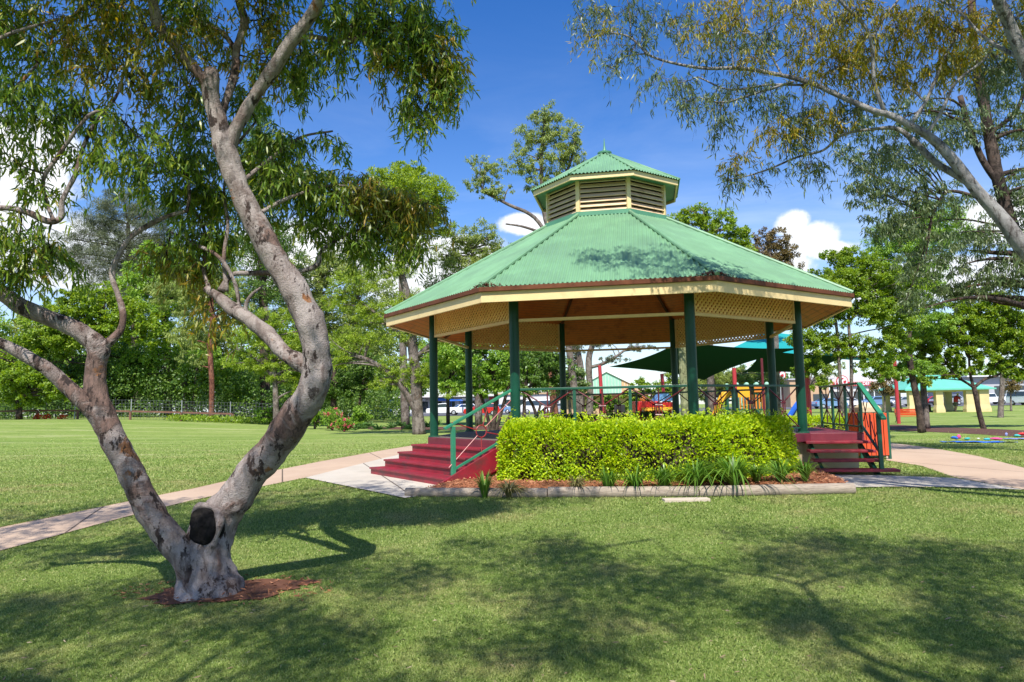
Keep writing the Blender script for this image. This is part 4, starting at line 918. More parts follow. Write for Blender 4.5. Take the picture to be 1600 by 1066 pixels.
for wx_, wy_, wz_, rr_, n_ in [(-7.6, 5.0, 6.4, 1.1, 60), (-6.4, 4.2, 6.9, 1.1, 70), (-6.2, 5.8, 6.3, 1.0, 60), (-5.2, 4.9, 7.2, 1.1, 80), (-4.2, 5.6, 7.4, 1.1, 80), (-4.1, 4.0, 7.1, 1.0, 60), (-3.0, 4.8, 7.8, 1.1, 80), (-2.0, 5.6, 7.4, 1.0, 80), (-1.9, 4.1, 7.3, 1.0, 60), (-.8, 4.9, 7.3, 1.1, 80), (.2, 5.7, 6.9, .9, 50), (-5.6, 3.2, 6.5, .9, 50), (-7.4, 3.6, 6.2, 1.0, 50), (-2.9, 6.4, 7.9, 1.0, 60), (-8.6, 4.4, 5.8, 1.0, 50)]:
    n_ = int(n_*1.9); qx, qy = px_of((wx_, wy_, wz_)); CL.append((float(qx), float(qy), rr_*pxm(wy_), .6*pxm(wy_), wy_, rr_, n_, 'g'))
sprays(sk, tw, CL, LS, (.055, .105), .0155, 17, twl=(.14, .34))
tw.build('twigs', 'barkdark', gum, smooth=True)
lm2 = leaf_mesh_build('crown', LS['g'], 'gumleaf', gum); lm3 = leaf_mesh_build('crown', LS['w'], 'gumleafwarm', gum); lm3['label'] = 'bronze and yellow tinted foliage'
# ---- right gum with the long pale limb
D8 = 8.3; b1 = gat(8.4, 8.2)
gum2 = thing('gum_tree', 'pale smooth barked gum whose long arching limb reaches in from the right over the rotunda', 'tree', b1)
tr = MB(); sk = Skel()
def LB(pts, n=14, k=6, jit=.10): return limb(tr, sk, pts, n+2, k+2, jit, len(sk.p)*2.7, .60)
def px_of(P):
    d = np.asarray(P)-CAMP; z = d@_F; return 800+F_PX*(d@_R)/z, 533-F_PX*(d@_U)/z
tx, ty = px_of(b1)
LB([(tx, ty+20, 8.2, 34), (tx-4, ty-60, 8.2, 27), (1850, 660, 8.1, 25), (1760, 555, 8.05, 24), (1690, 485, 8.0, 23), (1640, 430, 8.0, 22), (1600, 388, 8.0, 21), (1562, 338, 8.05, 18), (1525, 297, 8.1, 15), (1492, 254, 8.15, 14), (1459, 219, 8.2, 11.5), (1424, 197, 8.25, 10), (1390, 180, 8.35, 8.5), (1364, 173, 8.4, 8), (1312, 150, 8.6, 7), (1269, 131, 8.75, 6.2), (1222, 118, 8.9, 5.5), (1158, 107, 9.1, 5), (1103, 107, 9.3, 4.2), (1053, 99, 9.45, 3.6), (1016, 87, 9.55, 3.2), (997, 69, 9.65, 3), (979, 56, 9.7, 2.6), (950, 52, 9.8, 2), (920, 60, 9.9, 1.5)], 16, 6, .05)
LB([(1520, 292, 8.12, 8), (1498, 276, 8.2, 9.5), (1463, 255, 8.3, 8.5), (1433, 226, 8.4, 8), (1403, 202, 8.5, 6), (1364, 202, 8.6, 4), (1316, 211, 8.75, 3.6), (1286, 235, 8.85, 3.2), (1245, 246, 9.0, 2.8), (1205, 263, 9.1, 2.4), (1168, 275, 9.2, 1.8), (1140, 280, 9.3, 1.2)], 12, 6, .06)
LB([(1381, 173, 8.4, 6), (1366, 129, 8.35, 5.5), (1362, 69, 8.3, 5), (1347, 35, 8.25, 4.5), (1312, 0, 8.2, 4), (1290, -50, 8.1, 3)], 10)
LB([(1363, 60, 8.3, 4), (1380, 30, 8.3, 3.5), (1403, 0, 8.25, 3), (1430, -50, 8.2, 3)], 8)
LB([(1450, 208, 8.2, 5), (1472, 173, 8.15, 4.5), (1493, 130, 8.1, 4), (1536, 95, 8.05, 3.5), (1554, 69, 8.0, 3)], 8)
LB([(1424, 192, 8.25, 5), (1446, 160, 8.3, 4.5), (1463, 121, 8.3, 4), (1476, 91, 8.3, 3.5), (1498, 52, 8.3, 3)], 8)
LB([(1446, 160, 8.3, 3), (1425, 142, 8.4, 3), (1398, 140, 8.5, 2.5)], 8)
LB([(1222, 118, 8.9, 3), (1200, 80, 8.9, 2.5), (1180, 55, 8.9, 2), (1160, 52, 9, 1.5)], 8)
LB([(1262, 133, 8.8, 3.5), (1200, 133, 9.0, 3), (1140, 140, 9.2, 2.5), (1090, 120, 9.4, 2)], 8)
LB([(1240, 128, 8.8, 3.5), (1190, 143, 8.9, 3), (1130, 160, 9.1, 2.5), (1090, 152, 9.2, 1.8)], 8)
LB([(1010, 84, 9.6, 2.2), (980, 88, 9.7, 1.8), (960, 105, 9.8, 1.4)], 6)
LB([(985, 60, 9.7, 2), (984, 25, 9.7, 1.8), (979, -10, 9.7, 1.5)], 6)
LB([(1146, 106, 9.1, 2), (1143, 70, 9.1, 2), (1140, 20, 9.1, 1.5)], 6)
LB([(1860, 640, 8.1, 20), (1790, 480, 7.9, 19), (1720, 330, 7.7, 18), (1660, 230, 7.55, 17), (1622, 150, 7.45, 16), (1598, 90, 7.35, 15.5), (1578, 40, 7.3, 15), (1558, -5, 7.2, 14), (1530, -80, 7.0, 13), (1500, -200, 6.8, 10)], 14)
LB([(1530, -60, 7.0, 8), (1440, -120, 7.0, 6), (1320, -150, 7.2, 4)], 8)
LB([(1600, 95, 7.35, 7), (1540, 60, 7.6, 4), (1500, 20, 7.8, 3), (1450, -10, 8, 2.5)], 8)
tr.build('trunk', 'barksmooth', gum2, smooth=True)
tw = MB(); LS = {}
CR = [(930, 50, 40, 45, 9.9, .5, 26, 'y'), (915, 25, 35, 35, 9.9, .5, 22, 'o'), (970, 20, 50, 35, 9.8, .5, 30, 'o'), (990, 75, 50, 40, 9.7, .5, 24, 'o'), (955, 100, 30, 35, 9.8, .4, 10, 'o'),
 (1040, 35, 50, 40, 9.5, .5, 34, 'o'), (1090, 40, 55, 45, 9.3, .5, 46, 'y'), (1150, 30, 55, 40, 9.1, .5, 50, 'y'), (1130, 80, 50, 30, 9.2, .5, 26, 'o'), (1060, 130, 60, 30, 9.3, .4, 26, 'o'), (1020, 130, 45, 24, 9.4, .35, 12, 'o'), (1120, 170, 50, 30, 9.1, .4, 26, 'o'), (1070, 160, 40, 22, 9.2, .3, 12, 'o'), (1150, 140, 50, 28, 9.1, .4, 28, 'o'), (1130, 200, 36, 22, 9.1, .3, 16, 'o'), (1200, 60, 45, 40, 9.0, .5, 34, 'o'),
 (1180, 95, 40, 22, 9.0, .4, 20, 'y'), (1205, 160, 50, 36, 8.9, .4, 34, 'o'), (1215, 205, 45, 30, 8.9, .4, 30, 'w'), (1250, 215, 45, 28, 8.9, .4, 32, 'o'), (1150, 250, 26, 22, 9.3, .3, 16, 'w'), (1140, 285, 26, 18, 9.3, .3, 14, 'o'), (1190, 275, 30, 16, 9.2, .3, 8, 'o'), (1270, 260, 40, 18, 8.9, .3, 20, 'o'), (1290, 190, 50, 35, 8.8, .4, 38, 'y'),
 (1270, 60, 50, 50, 8.7, .5, 56, 'y'), (1320, 40, 50, 45, 8.6, .5, 64, 'y'), (1300, 110, 50, 35, 8.7, .5, 48, 'y'), (1340, 90, 45, 40, 8.6, .5, 50, 'y'), (1400, 50, 55, 45, 8.5, .5, 66, 'y'), (1410, 110, 50, 38, 8.5, .5, 56, 'y'), (1460, 40, 50, 45, 8.4, .5, 64, 'y'), (1480, 110, 45, 35, 8.5, .4, 44, 'y'), (1520, 50, 45, 45, 8.3, .5, 50, 'y'), (1560, 110, 35, 40, 8.3, .4, 34, 'o'), (1340, 170, 50, 28, 8.8, .4, 36, 'o'), (1240, 10, 50, 30, 8.9, .5, 36, 'y'), (1250, 180, 40, 25, 8.9, .4, 24, 'o'), (1400, 235, 50, 30, 9.0, .4, 30, 'o'),
 (1180, -40, 90, 40, 9.0, .8, 40, 'y'), (1330, -60, 100, 50, 8.5, .9, 60, 'y'), (1480, -70, 100, 50, 8.0, .9, 60, 'y'), (1600, 20, 60, 60, 7.6, .7, 30, 'y'), (1640, -80, 100, 60, 7.4, 1.0, 60, 'o'), (1450, -170, 140, 60, 7.2, 1.2, 70, 'o'), (1700, 60, 80, 90, 7.6, 1.0, 60, 'o'), (1250, -150, 140, 50, 7.6, 1.0, 50, 'o'), (1700, 230, 60, 70, 7.8, .8, 40, 'o'), (1030, -40, 80, 40, 9.4, .7, 34, 'o'),
 (1560, -130, 90, 70, 7.0, 1.0, 90, 'o'), (1680, -30, 90, 80, 7.2, 1.0, 90, 'o'), (1760, 120, 90, 90, 7.5, 1.0, 90, 'o'), (1560, -260, 120, 70, 6.6, 1.2, 80, 'o'), (1840, 320, 90, 90, 7.9, 1.0, 80, 'o'), (1720, -180, 110, 80, 6.9, 1.2, 90, 'o')]
sprays(sk, tw, CR, LS, (.065, .12), .0145, 14, .002, .005, twl=(.16, .4), mult=1.3)
tw.build('twigs', 'barkgrey', gum2, smooth=True)
leaf_mesh_build('crown', LS['o'], 'gumgrey', gum2)
q = leaf_mesh_build('crown', LS['y']+LS['w'], 'gumgold', gum2); q['label'] = 'golden yellow new foliage'
# ------------------------------------------------------------------ generic trees
def crown_leaves(ells, cover, lpx, kind, d, dirn='out', Lr=(.8, 1.3), aspect=.5, hang=.0, clump=.35, fill=.75):
    """ells: (px,py,rx,ry[,dd]) screen-size ellipsoids at depth d; lpx leaf length in photo px"""
    out = []; centres = []
    k = 1/pxm(d); Lm = lpx*k
    for e in ells:
        px, py, rx, ry = e[:4]; dd = d+(e[4] if len(e) > 4 else 0)
        c = W(px, py, dd); rad = np.array([rx*k, min(rx, ry*1.3)*k*.9, ry*k])
        nleaf = int(1.9*cover*pi*rx*ry/(lpx*lpx*aspect*.5)); 
        nc = int(np.clip(60*fill*(rx*ry/900.)**.8, 24, 420))
        u = unit(RNG.normal(size=(nc, 3)))*(.12+.88*RNG.random(nc)**.55)[:, None]
        cc = c+u*rad*np.array([1, 1, 1]); cr_ = clump*.62*min(rad[0], rad[2])*RNG.uniform(.5, 1.3, nc)
        centres.append(cc[::3])
        idx = RNG.integers(0, nc, nleaf); v = RNG.normal(size=(nleaf, 3)); v = unit(v)*(RNG.random(nleaf)**.45)[:, None]
        B = cc[idx]+v*(cr_[idx])[:, None]*np.array([1.2, 1.2, .75])
        oo = .25 if hang > .35 else 1.0
        D = v*oo+RNG.normal(size=(nleaf, 3))*(.7 if hang <= .35 else .45)+np.array([0, 0, -hang]); L = Lm*RNG.uniform(Lr[0], Lr[1], nleaf)
        out.append(lance(B, D, L, L*aspect, .1) if kind == 'lance' else diamond(B, D, L, L*aspect))
    return out, centres
def tree(name, label, basepx, d, stems, ells, leaf, bark, cover=1.6, lpx=5, aspect=.5, hang=0, clump=.35, kind='diamond', group=None, r0=.18, limbs=26, cat='tree', fill=.75, leaf2=None, trunkpart='trunk'):
    """stems: list of [(px,py,halfpx),...] or None -> straight up"""
    bx = W(basepx, 640, d); b = gat(bx[0], d); o = thing(name, label, cat, b, group=group)
    mb = MB(); pts = []
    for s in stems:
        P = np.array([W(p[0], p[1], d) for p in s]); P[0, 2] = min(P[0, 2], b[2]+.02) if s[0][1] >= 640 and abs(s[0][0]-stems[0][0][0]) < 60 and (s is stems[0] or s[0][1] > 655) else P[0, 2]
        r = np.array([p[2]/pxm(d) for p in s]); C = catmull(np.hstack([P, r[:, None]]), 5); C[:, 3] = np.maximum(C[:, 3], .01)
        mb.tube(C[:, :3], C[:, 3], 9, True, .10, len(pts)); pts.append(C)
    lpx = lpx*.82
    lv, cen = crown_leaves(ells, cover, lpx, kind, d, aspect=aspect, hang=hang, clump=clump, fill=fill)
    A = np.vstack(pts); cen = np.vstack(cen); RNG.shuffle(cen)
    for c in cen[:limbs]:
        j = np.argmin(((A[:, :3]-c)**2).sum(1)+(A[:, 2] > c[2])*4.0); q = A[j, :3]; rr = min(A[j, 3]*.55, .09)
        L = np.linalg.norm(c-q)
        mb.tube(curve(q, c, .08, 7, .07), np.linspace(max(rr, .02), .012, 7), 5, False)
    mb.build(trunkpart, bark, o, smooth=True)
    leaf_mesh_build('crown', lv, leaf, o); return o
def up_stem(px, y0, y1, w0, w1, wob=6):
    n = 6; return [(px+RNG.normal()*wob*(k > 0)*(k/n), y0+(y1-y0)*k/(n-1), w0+(w1-w0)*k/(n-1)) for k in range(n)]
#@@PART4
# ------------------------------------------------------------------ background trees, left side
GB = 'background trees beyond the lawn fence'
tree('cypress_tree', 'round headed lime green cypress pine towering behind the left lawn beside the rotunda roof', 632, 42, [[(634, 662, 7), (630, 560, 6), (629, 470, 6), (628, 390, 5), (632, 320, 3)]],
     [(635, 312, 74, 52), (600, 290, 42, 30), (672, 300, 38, 34), (636, 272, 36, 22), (612, 350, 50, 30), (680, 350, 32, 28)], 'leaflime', 'barkgrey', 1.9, 5, .42, -.3, .30, limbs=34)
tree('gum_tree', 'tall airy gum with a bare leaning trunk behind the left slope of the rotunda roof', 905, 31, [[(905, 650, 6), (880, 470, 5), (868, 390, 4.5), (850, 330, 4), (846, 250, 3), (852, 180, 2)], [(866, 385, 3), (835, 340, 3), (795, 320, 2.5), (755, 300, 1.5)], [(850, 330, 3), (885, 270, 2.5), (900, 220, 1.5)], [(862, 370, 2.5), (820, 355, 2), (790, 350, 1.2)]],
     [(850, 180, 34, 22), (880, 210, 36, 26), (835, 215, 36, 28), (870, 250, 42, 26), (820, 255, 34, 24), (765, 262, 28, 22), (745, 285, 24, 14), (775, 300, 34, 16), (850, 285, 40, 18), (895, 240, 24, 24), (738, 250, 12, 9)], 'leafolive', 'barkgrey', 1.25, 5.5, .32, .4, .34, limbs=44)
tree('gum_tree', 'spreading olive gum low behind the left eave of the rotunda', 745, 46, [[(748, 655, 6), (745, 560, 5), (742, 450, 4), (738, 390, 3)]],
     [(740, 372, 46, 28), (770, 395, 44, 28), (705, 400, 34, 30), (730, 430, 60, 34), (800, 420, 30, 20), (700, 460, 50, 30), (720, 500, 60, 40)], 'leafolive', 'barkgrey', 1.5, 5, .36, .3, .32, limbs=40)
# drooping pine with two trunks at the lawn edge
tree('pine_tree', 'wispy pine with a stout forked trunk at the lawn edge left of the red steps', 655, 34, [[(655, 680, 11), (652, 640, 9), (650, 600, 9), (645, 540, 8), (640, 480, 7), (625, 420, 5), (615, 380, 3)], [(652, 652, 5), (642, 628, 5), (628, 605, 5), (610, 585, 4), (580, 565, 3.5), (555, 555, 2.5)], [(645, 545, 5), (600, 500, 3), (560, 470, 2)], [(648, 560, 4), (690, 520, 3), (705, 470, 2)]],
     [(560, 440, 50, 22), (610, 420, 44, 20), (530, 470, 40, 18), (580, 490, 50, 20), (640, 470, 40, 20), (690, 480, 30, 18), (640, 520, 50, 20), (560, 530, 60, 22), (520, 560, 40, 20), (620, 570, 44, 17), (655, 590, 46, 16), (690, 560, 36, 26), (700, 610, 30, 14), (600, 600, 30, 10), (700, 520, 24, 20)], 'leaflime', 'barkgrey', 1.15, 5, .22, .2, .34, limbs=90, fill=1.1)
tree('pine_tree', 'yellow green drooping pine to the left of the leaning gum bend', 420, 47, [[(432, 655, 5), (430, 600, 4), (425, 540, 4), (415, 480, 3)], [(428, 590, 3), (400, 560, 2), (370, 545, 1.5)]],
     [(400, 525, 50, 26), (440, 545, 50, 24), (380, 560, 34, 20), (470, 560, 44, 26), (430, 580, 60, 22), (430, 500, 44, 22), (480, 520, 30, 22), (470, 600, 40, 18)], 'leaflime', 'barkgrey', 1.2, 5, .25, .2, .34, group=GB, limbs=60)
tree('gum_tree', 'red trunked gum with weeping yellow green leaves behind the wire fence', 330, 55, [[(330, 652, 4), (331, 600, 4), (328, 540, 4.2), (332, 500, 3.5), (328, 440, 3)]],
     [(290, 470, 50, 26), (340, 440, 50, 30), (300, 520, 36, 30), (260, 450, 36, 26), (370, 480, 32, 24), (300, 560, 26, 14)], 'leafolive', 'barkred', 1.3, 5, .28, .8, .34, group=GB)
tree('broadleaf_tree', 'bright green domed tree directly behind the fork of the left stem', 160, 58, [[(165, 650, 6), (160, 590, 5), (150, 520, 4)]],
     [(150, 470, 66, 30), (90, 500, 60, 34), (200, 490, 50, 34), (130, 520, 90, 36), (60, 540, 50, 30), (230, 520, 44, 30)], 'leafbright', 'barkdark', 2.3, 5, .6, 0, .28, group=GB)
tree('broadleaf_tree', 'low bright green spreading tree hanging over the fence at the far left edge', 20, 50, [[(30, 655, 5), (28, 600, 4), (20, 560, 3)]],
     [(20, 590, 60, 34), (70, 600, 50, 26), (-40, 560, 60, 50), (40, 620, 44, 16), (100, 610, 30, 18)], 'leafbright', 'barkdark', 2.4, 5, .6, 0, .28, group=GB)
tree('casuarina_tree', 'grey blue feathery casuarina rising behind the thin bare branch on the left', 200, 78, [[(215, 650, 6), (212, 560, 5), (205, 450, 4), (200, 350, 3)]],
     [(190, 330, 60, 40), (240, 350, 50, 40), (150, 360, 44, 40), (200, 400, 80, 50), (270, 400, 40, 40), (110, 400, 40, 40), (200, 450, 90, 40)], 'leafcas', 'barkdark', 1.15, 5, .16, -.4, .34, group=GB, limbs=70)
tree('broadleaf_tree', 'dense dull green tree between the casuarina and the leaning trunk', 260, 66, [[(262, 650, 7), (262, 560, 6), (255, 450, 5), (258, 390, 4)]],
     [(250, 405, 44, 34), (220, 440, 40, 34), (290, 440, 44, 40), (250, 480, 70, 36), (340, 400, 40, 40), (330, 460, 44, 40)], 'leafmid', 'barkdark', 1.9, 5, .5, 0, .3, group=GB)
tree('conifer_tree', 'tall dark conifer seen through the upper fork of the leaning gum', 415, 62, [[(415, 650, 8), (412, 500, 7), (408, 350, 5), (404, 180, 2)]],
     [(404, 170, 22, 40), (410, 230, 40, 44), (405, 300, 54, 50), (415, 380, 64, 50), (410, 460, 66, 50), (400, 120, 12, 24)], 'leafdark', 'barkdark', 1.6, 5, .35, -.2, .32, group=GB, limbs=50)
tree('broadleaf_tree', 'dark leafy tree behind the middle of the wire fence', 290, 61, [[(290, 652, 4), (288, 600, 4), (285, 560, 3)], [(300, 652, 2), (305, 600, 2), (310, 560, 2)]],
     [(250, 560, 60, 34), (310, 570, 60, 34), (280, 600, 70, 24), (210, 590, 44, 34), (360, 590, 46, 34)], 'leafmid', 'barkgrey', 1.8, 5, .5, 0, .3, group=GB)
tree('broadleaf_tree', 'shadowy dark green tree behind the left stem, above the rust coloured flowers', 110, 62, [[(110, 652, 4), (112, 600, 4), (115, 560, 3)], [(180, 652, 2), (185, 600, 2), (190, 560, 2)]],
     [(120, 580, 60, 34), (190, 570, 50, 40), (160, 610, 70, 24), (60, 570, 50, 40)], 'leafdark', 'barkdark', 1.9, 5, .5, 0, .3, group=GB)
tree('broadleaf_tree', 'dark evergreen with low branches behind the rose bush', 520, 58, [[(520, 652, 5), (522, 600, 4), (525, 560, 3)], [(560, 652, 2), (565, 600, 2)]],
     [(500, 600, 56, 26), (560, 605, 56, 22), (530, 570, 70, 30), (600, 585, 50, 24), (470, 570, 40, 40)], 'leafdark', 'barkdark', 2.0, 5, .5, 0, .3, group=GB)
tree('gum_tree', 'hazy olive gum filling the gap left of the leaning gum bend, high behind the pines', 500, 75, [[(500, 652, 6), (505, 560, 5), (500, 460, 4), (498, 400, 3)]],
     [(500, 430, 60, 40), (550, 410, 50, 40), (460, 470, 50, 40), (520, 490, 80, 40), (590, 480, 50, 50), (540, 540, 80, 36), (440, 420, 40, 30)], 'leafolive', 'barkgrey', 1.5, 5, .4, .2, .32, group=GB)
for i, (px, w_, h_, la) in enumerate([(-60, 90, 60, 'far wall of dark trees beyond the left edge'), (30, 80, 55, 'dark far tree low behind the left fence post'), (160, 80, 50, 'dark far tree low behind the second fence post'), (300, 80, 50, 'dark far tree low behind the third fence post'), (430, 80, 60, 'dark far tree low behind the fourth fence post'), (540, 80, 60, 'olive far tree behind the rose bushes')]):
    tree('broadleaf_tree', la, px, 84+i*2, [[(px, 650, 4), (px, 600, 3)]], [(px, 575, w_, h_*1.25), (px-40, 615, 60, 34), (px+50, 610, 60, 36), (px+30, 530, 60, 50)], 'leafolive' if i % 2 else 'leafmid', 'barkdark', 1.7, 6, .5, 0, .3, group=GB)
# ------------------------------------------------------------------ trees seen through and behind the rotunda
GC = 'trees around the car park behind the rotunda'
tree('broadleaf_tree', 'dark many stemmed tree seen between the two left posts of the rotunda', 772, 29, [[(768, 668, 4), (775, 630, 3.5), (772, 590, 3)], [(770, 665, 3), (752, 620, 2.5), (735, 600, 2)], [(772, 665, 3), (790, 620, 2.5), (800, 590, 2)], [(778, 668, 2.5), (810, 625, 2)]],
     [(740, 560, 50, 34), (790, 570, 44, 34), (700, 560, 40, 24), (760, 600, 60, 20), (830, 560, 34, 34), (710, 600, 30, 12), (760, 530, 60, 20)], 'leafmid', 'barkdark', 2.0, 5.5, .55, 0, .28, group=GC)
tree('broadleaf_tree', 'dark green tree right of the second post with thin sloping stems', 848, 27, [[(846, 668, 3), (835, 640, 2.5), (822, 615, 2)], [(848, 668, 2.5), (865, 635, 2), (880, 610, 1.5)], [(830, 668, 2), (845, 630, 2)]],
     [(835, 600, 40, 24), (870, 575, 30, 26), (840, 560, 40, 26)], 'leafdark', 'barkdark', 1.9, 5.5, .55, 0, .28, group=GC)
tree('gum_tree', 'reddish trunked gum standing behind the rotunda left of the third post', 862, 33, [[(870, 668, 6), (864, 620, 5.5), (860, 570, 5), (857, 500, 5), (850, 430, 4)]],
     [(850, 450, 40, 20), (835, 520, 30, 20)], 'leafolive', 'barkred', 1.1, 5, .35, .3, .34, group=GC)
tree('pine_tree', 'open branched dark pine against the pale sky under the rotunda roof', 912, 44, [[(906, 655, 6), (908, 600, 6), (905, 560, 5), (895, 530, 4)], [(921, 655, 6), (922, 610, 5), (920, 560, 5), (930, 530, 4)], [(920, 575, 3), (950, 565, 2.5), (980, 545, 1.5)]],
     [(900, 545, 34, 10), (940, 535, 30, 8), (960, 562, 30, 6), (1000, 545, 30, 8), (890, 560, 20, 10)], 'leafcas', 'barkgrey', 1.0, 4, .25, 0, .3, group=GC, limbs=60)
tree('broadleaf_tree', 'pale sage leaved small tree between the third post and the orange gable', 892, 37, [[(892, 660, 3), (890, 630, 2.5), (888, 600, 2)]],
     [(892, 588, 24, 20), (910, 600, 18, 22), (880, 610, 20, 16)], 'leafpale', 'barkgrey', 2.0, 4.5, .6, 0, .28, group=GC)
tree('broadleaf_tree', 'rounded bright green bushy tree behind the red playhouse', 1010, 44, [[(1010, 656, 3), (1010, 630, 2)]],
     [(1008, 608, 30, 18), (985, 622, 24, 12), (1040, 615, 24, 16), (1000, 632, 40, 12), (1050, 600, 24, 18)], 'leafbright', 'barkdark', 2.2, 4.5, .5, .4, .28, group=GC)
tree('shrub', 'dark green shrub mass under the orange gable', 940, 46, [[(940, 656, 2), (940, 640, 1.5)]], [(930, 632, 36, 16), (965, 638, 34, 12)], 'leafmid', 'barkdark', 2.2, 4.5, .55, 0, .28, cat='shrub')
tree('broadleaf_tree', 'leafy mid green tree behind the white ute, left of the rotunda posts', 700, 52, [[(700, 655, 3), (700, 600, 2.5)]], [(690, 560, 50, 36), (730, 580, 50, 30), (660, 590, 34, 24), (720, 530, 50, 30)], 'leafmid', 'barkdark', 1.8, 5, .5, 0, .3, group=GC)
tree('broadleaf_tree', 'leafy tree filling the view between the second and third posts', 820, 46, [[(818, 655, 3), (820, 600, 2.5)]], [(810, 565, 50, 34), (850, 580, 36, 30), (780, 585, 34, 24), (840, 545, 40, 20)], 'leafmid', 'barkdark', 1.8, 5, .5, 0, .3, group=GC)
tree('gum_tree', 'olive gum seen between the palm trunk and the right rear post', 1110, 58, [[(1108, 655, 3), (1110, 600, 2.5)]], [(1100, 590, 40, 30), (1150, 600, 40, 26), (1190, 590, 36, 26), (1060, 575, 30, 20)], 'leafolive', 'barkgrey', 1.6, 4.5, .35, .3, .3, group=GC)
pt = thing('palm_tree', 'ringed pale green palm trunk right behind the rotunda between the middle posts', 'palm', gat(W(1070, 640, 25)[0], 25)); mb = MB(); pb = root_loc(pt)
zz = np.linspace(pb[2]-.05, 5.4, 60); mb.tube([(pb[0], pb[1], z) for z in zz], .14+.012*((np.arange(60) % 3) == 0), 14); mb.build('trunk', 'palmbark', pt, smooth=True)
fr = [];
for k in range(14):
    a = 2*pi*k/14; Pm = catmull([pb*[1, 1, 0]+[0, 0, 5.35], pb*[1, 1, 0]+[cos(a)*.5, sin(a)*.5, 5.9], pb*[1, 1, 0]+[cos(a)*1.2, sin(a)*1.2, 5.6], pb*[1, 1, 0]+[cos(a)*1.5, sin(a)*1.5, 4.9]], 9)
    Bp = np.repeat(Pm[3:], 4, 0); fr.append(lance(Bp, RNG.normal(size=(len(Bp), 3))*.6+[cos(a)*.4, sin(a)*.4, -.6], np.full(len(Bp), .5), np.full(len(Bp), .04), .3))
leaf_mesh_build('fronds', fr, 'leafmid', pt)
# ------------------------------------------------------------------ trees right
tree('broadleaf_tree', 'bright green tree crown rising above the right slope of the rotunda roof', 1110, 41, [[(1112, 655, 6), (1108, 500, 5), (1105, 380, 4), (1100, 330, 2)]],
     [(1090, 335, 24, 24), (1062, 345, 24, 22), (1120, 355, 36, 28), (1155, 370, 26, 24), (1100, 385, 60, 26), (1150, 400, 40, 24), (1060, 380, 30, 24)], 'leafbright', 'barkgrey', 2.0, 5, .5, 0, .3, group=GC)
tree('gum_tree', 'grey brown gum right of the roof, in front of the white cloud', 1212, 50, [[(1215, 655, 6), (1210, 500, 5), (1205, 420, 4), (1200, 370, 3)]],
     [(1200, 372, 34, 20), (1225, 390, 30, 18), (1190, 400, 40, 22), (1215, 415, 40, 20), (1190, 430, 50, 30)], 'leafbrown', 'barkgrey', 1.5, 5, .35, .3, .32, group=GC)
tree('broadleaf_tree', 'tall green multi stemmed tree right of the last rotunda post', 1316, 26, [[(1322, 680, 3.0), (1316, 640, 2.7), (1312, 580, 2.5), (1308, 520, 2.2), (1300, 460, 1.9)], [(1326, 680, 3.0), (1330, 620, 2.7), (1330, 560, 2.5), (1326, 500, 2.2), (1330, 440, 1.9)], [(1330, 500, 1.5), (1345, 470, 1.1)]],
     [(1300, 440, 50, 34), (1340, 410, 46, 24), (1380, 430, 46, 34), (1290, 490, 44, 30), (1350, 480, 50, 30), (1280, 540, 40, 24), (1400, 490, 44, 36), (1270, 575, 34, 14), (1390, 540, 44, 26), (1330, 540, 44, 22), (1305, 400, 24, 14), (1250, 530, 20, 24), (1370, 575, 40, 16), (1280, 600, 20, 10), (1420, 450, 36, 30), (1330, 440, 50, 30)], 'leafbright', 'barkgrey', 2.3, 4.6, .5, 0, .3, limbs=50, fill=.9)
tree('broadleaf_tree', 'low wide crowned tree with a forked leaning trunk shading the picnic rugs', 1535, 35, [[(1538, 674, 4.3), (1530, 645, 3.7), (1524, 615, 3.5), (1521, 603, 3.1)], [(1522, 606, 2.2), (1510, 598, 1.9), (1494, 588, 1.6), (1480, 570, 1.2)], [(1521, 605, 2.5), (1516, 585, 1.9), (1514, 560, 1.6)], [(1524, 604, 2.5), (1540, 592, 2.2), (1560, 586, 1.9), (1580, 570, 1.6)], [(1545, 590, 1.2), (1562, 560, 1.1), (1575, 535, 0.9)]],
     [(1500, 500, 60, 30), (1560, 490, 60, 34), (1440, 530, 44, 26), (1500, 545, 70, 22), (1570, 545, 60, 26), (1430, 565, 36, 16), (1600, 510, 50, 40), (1470, 565, 44, 14), (1620, 560, 40, 20), (1530, 470, 50, 24), (1480, 580, 50, 12), (1560, 572, 54, 12), (1440, 595, 24, 10), (1400, 520, 30, 24), (1520, 520, 70, 24), (1600, 585, 30, 12)], 'leafbright', 'barkdark', 2.5, 4.6, .55, 0, .28, limbs=60)  # dark bark carries the shade this trunk stands in
tree('gum_tree', 'dark hanging gum with a shade darkened trunk beside the orange bench', 1436, 32, [[(1440, 668, 6.1), (1436, 640, 5.1), (1430, 610, 4.8), (1424, 580, 4.4), (1420, 530, 4.1), (1425, 460, 3.4), (1440, 380, 2.7), (1450, 300, 2.0)], [(1424, 560, 2.7), (1395, 530, 2.0), (1370, 500, 1.4)]],
     [(1400, 585, 30, 16), (1440, 575, 36, 18), (1380, 560, 36, 18), (1430, 440, 60, 40), (1400, 380, 50, 40), (1460, 360, 60, 50), (1450, 500, 40, 30), (1390, 470, 36, 36)], 'leafmid', 'barkdark', 2.2, 4.6, .36, .4, .3)  # trunk shade put into the dark bark colour
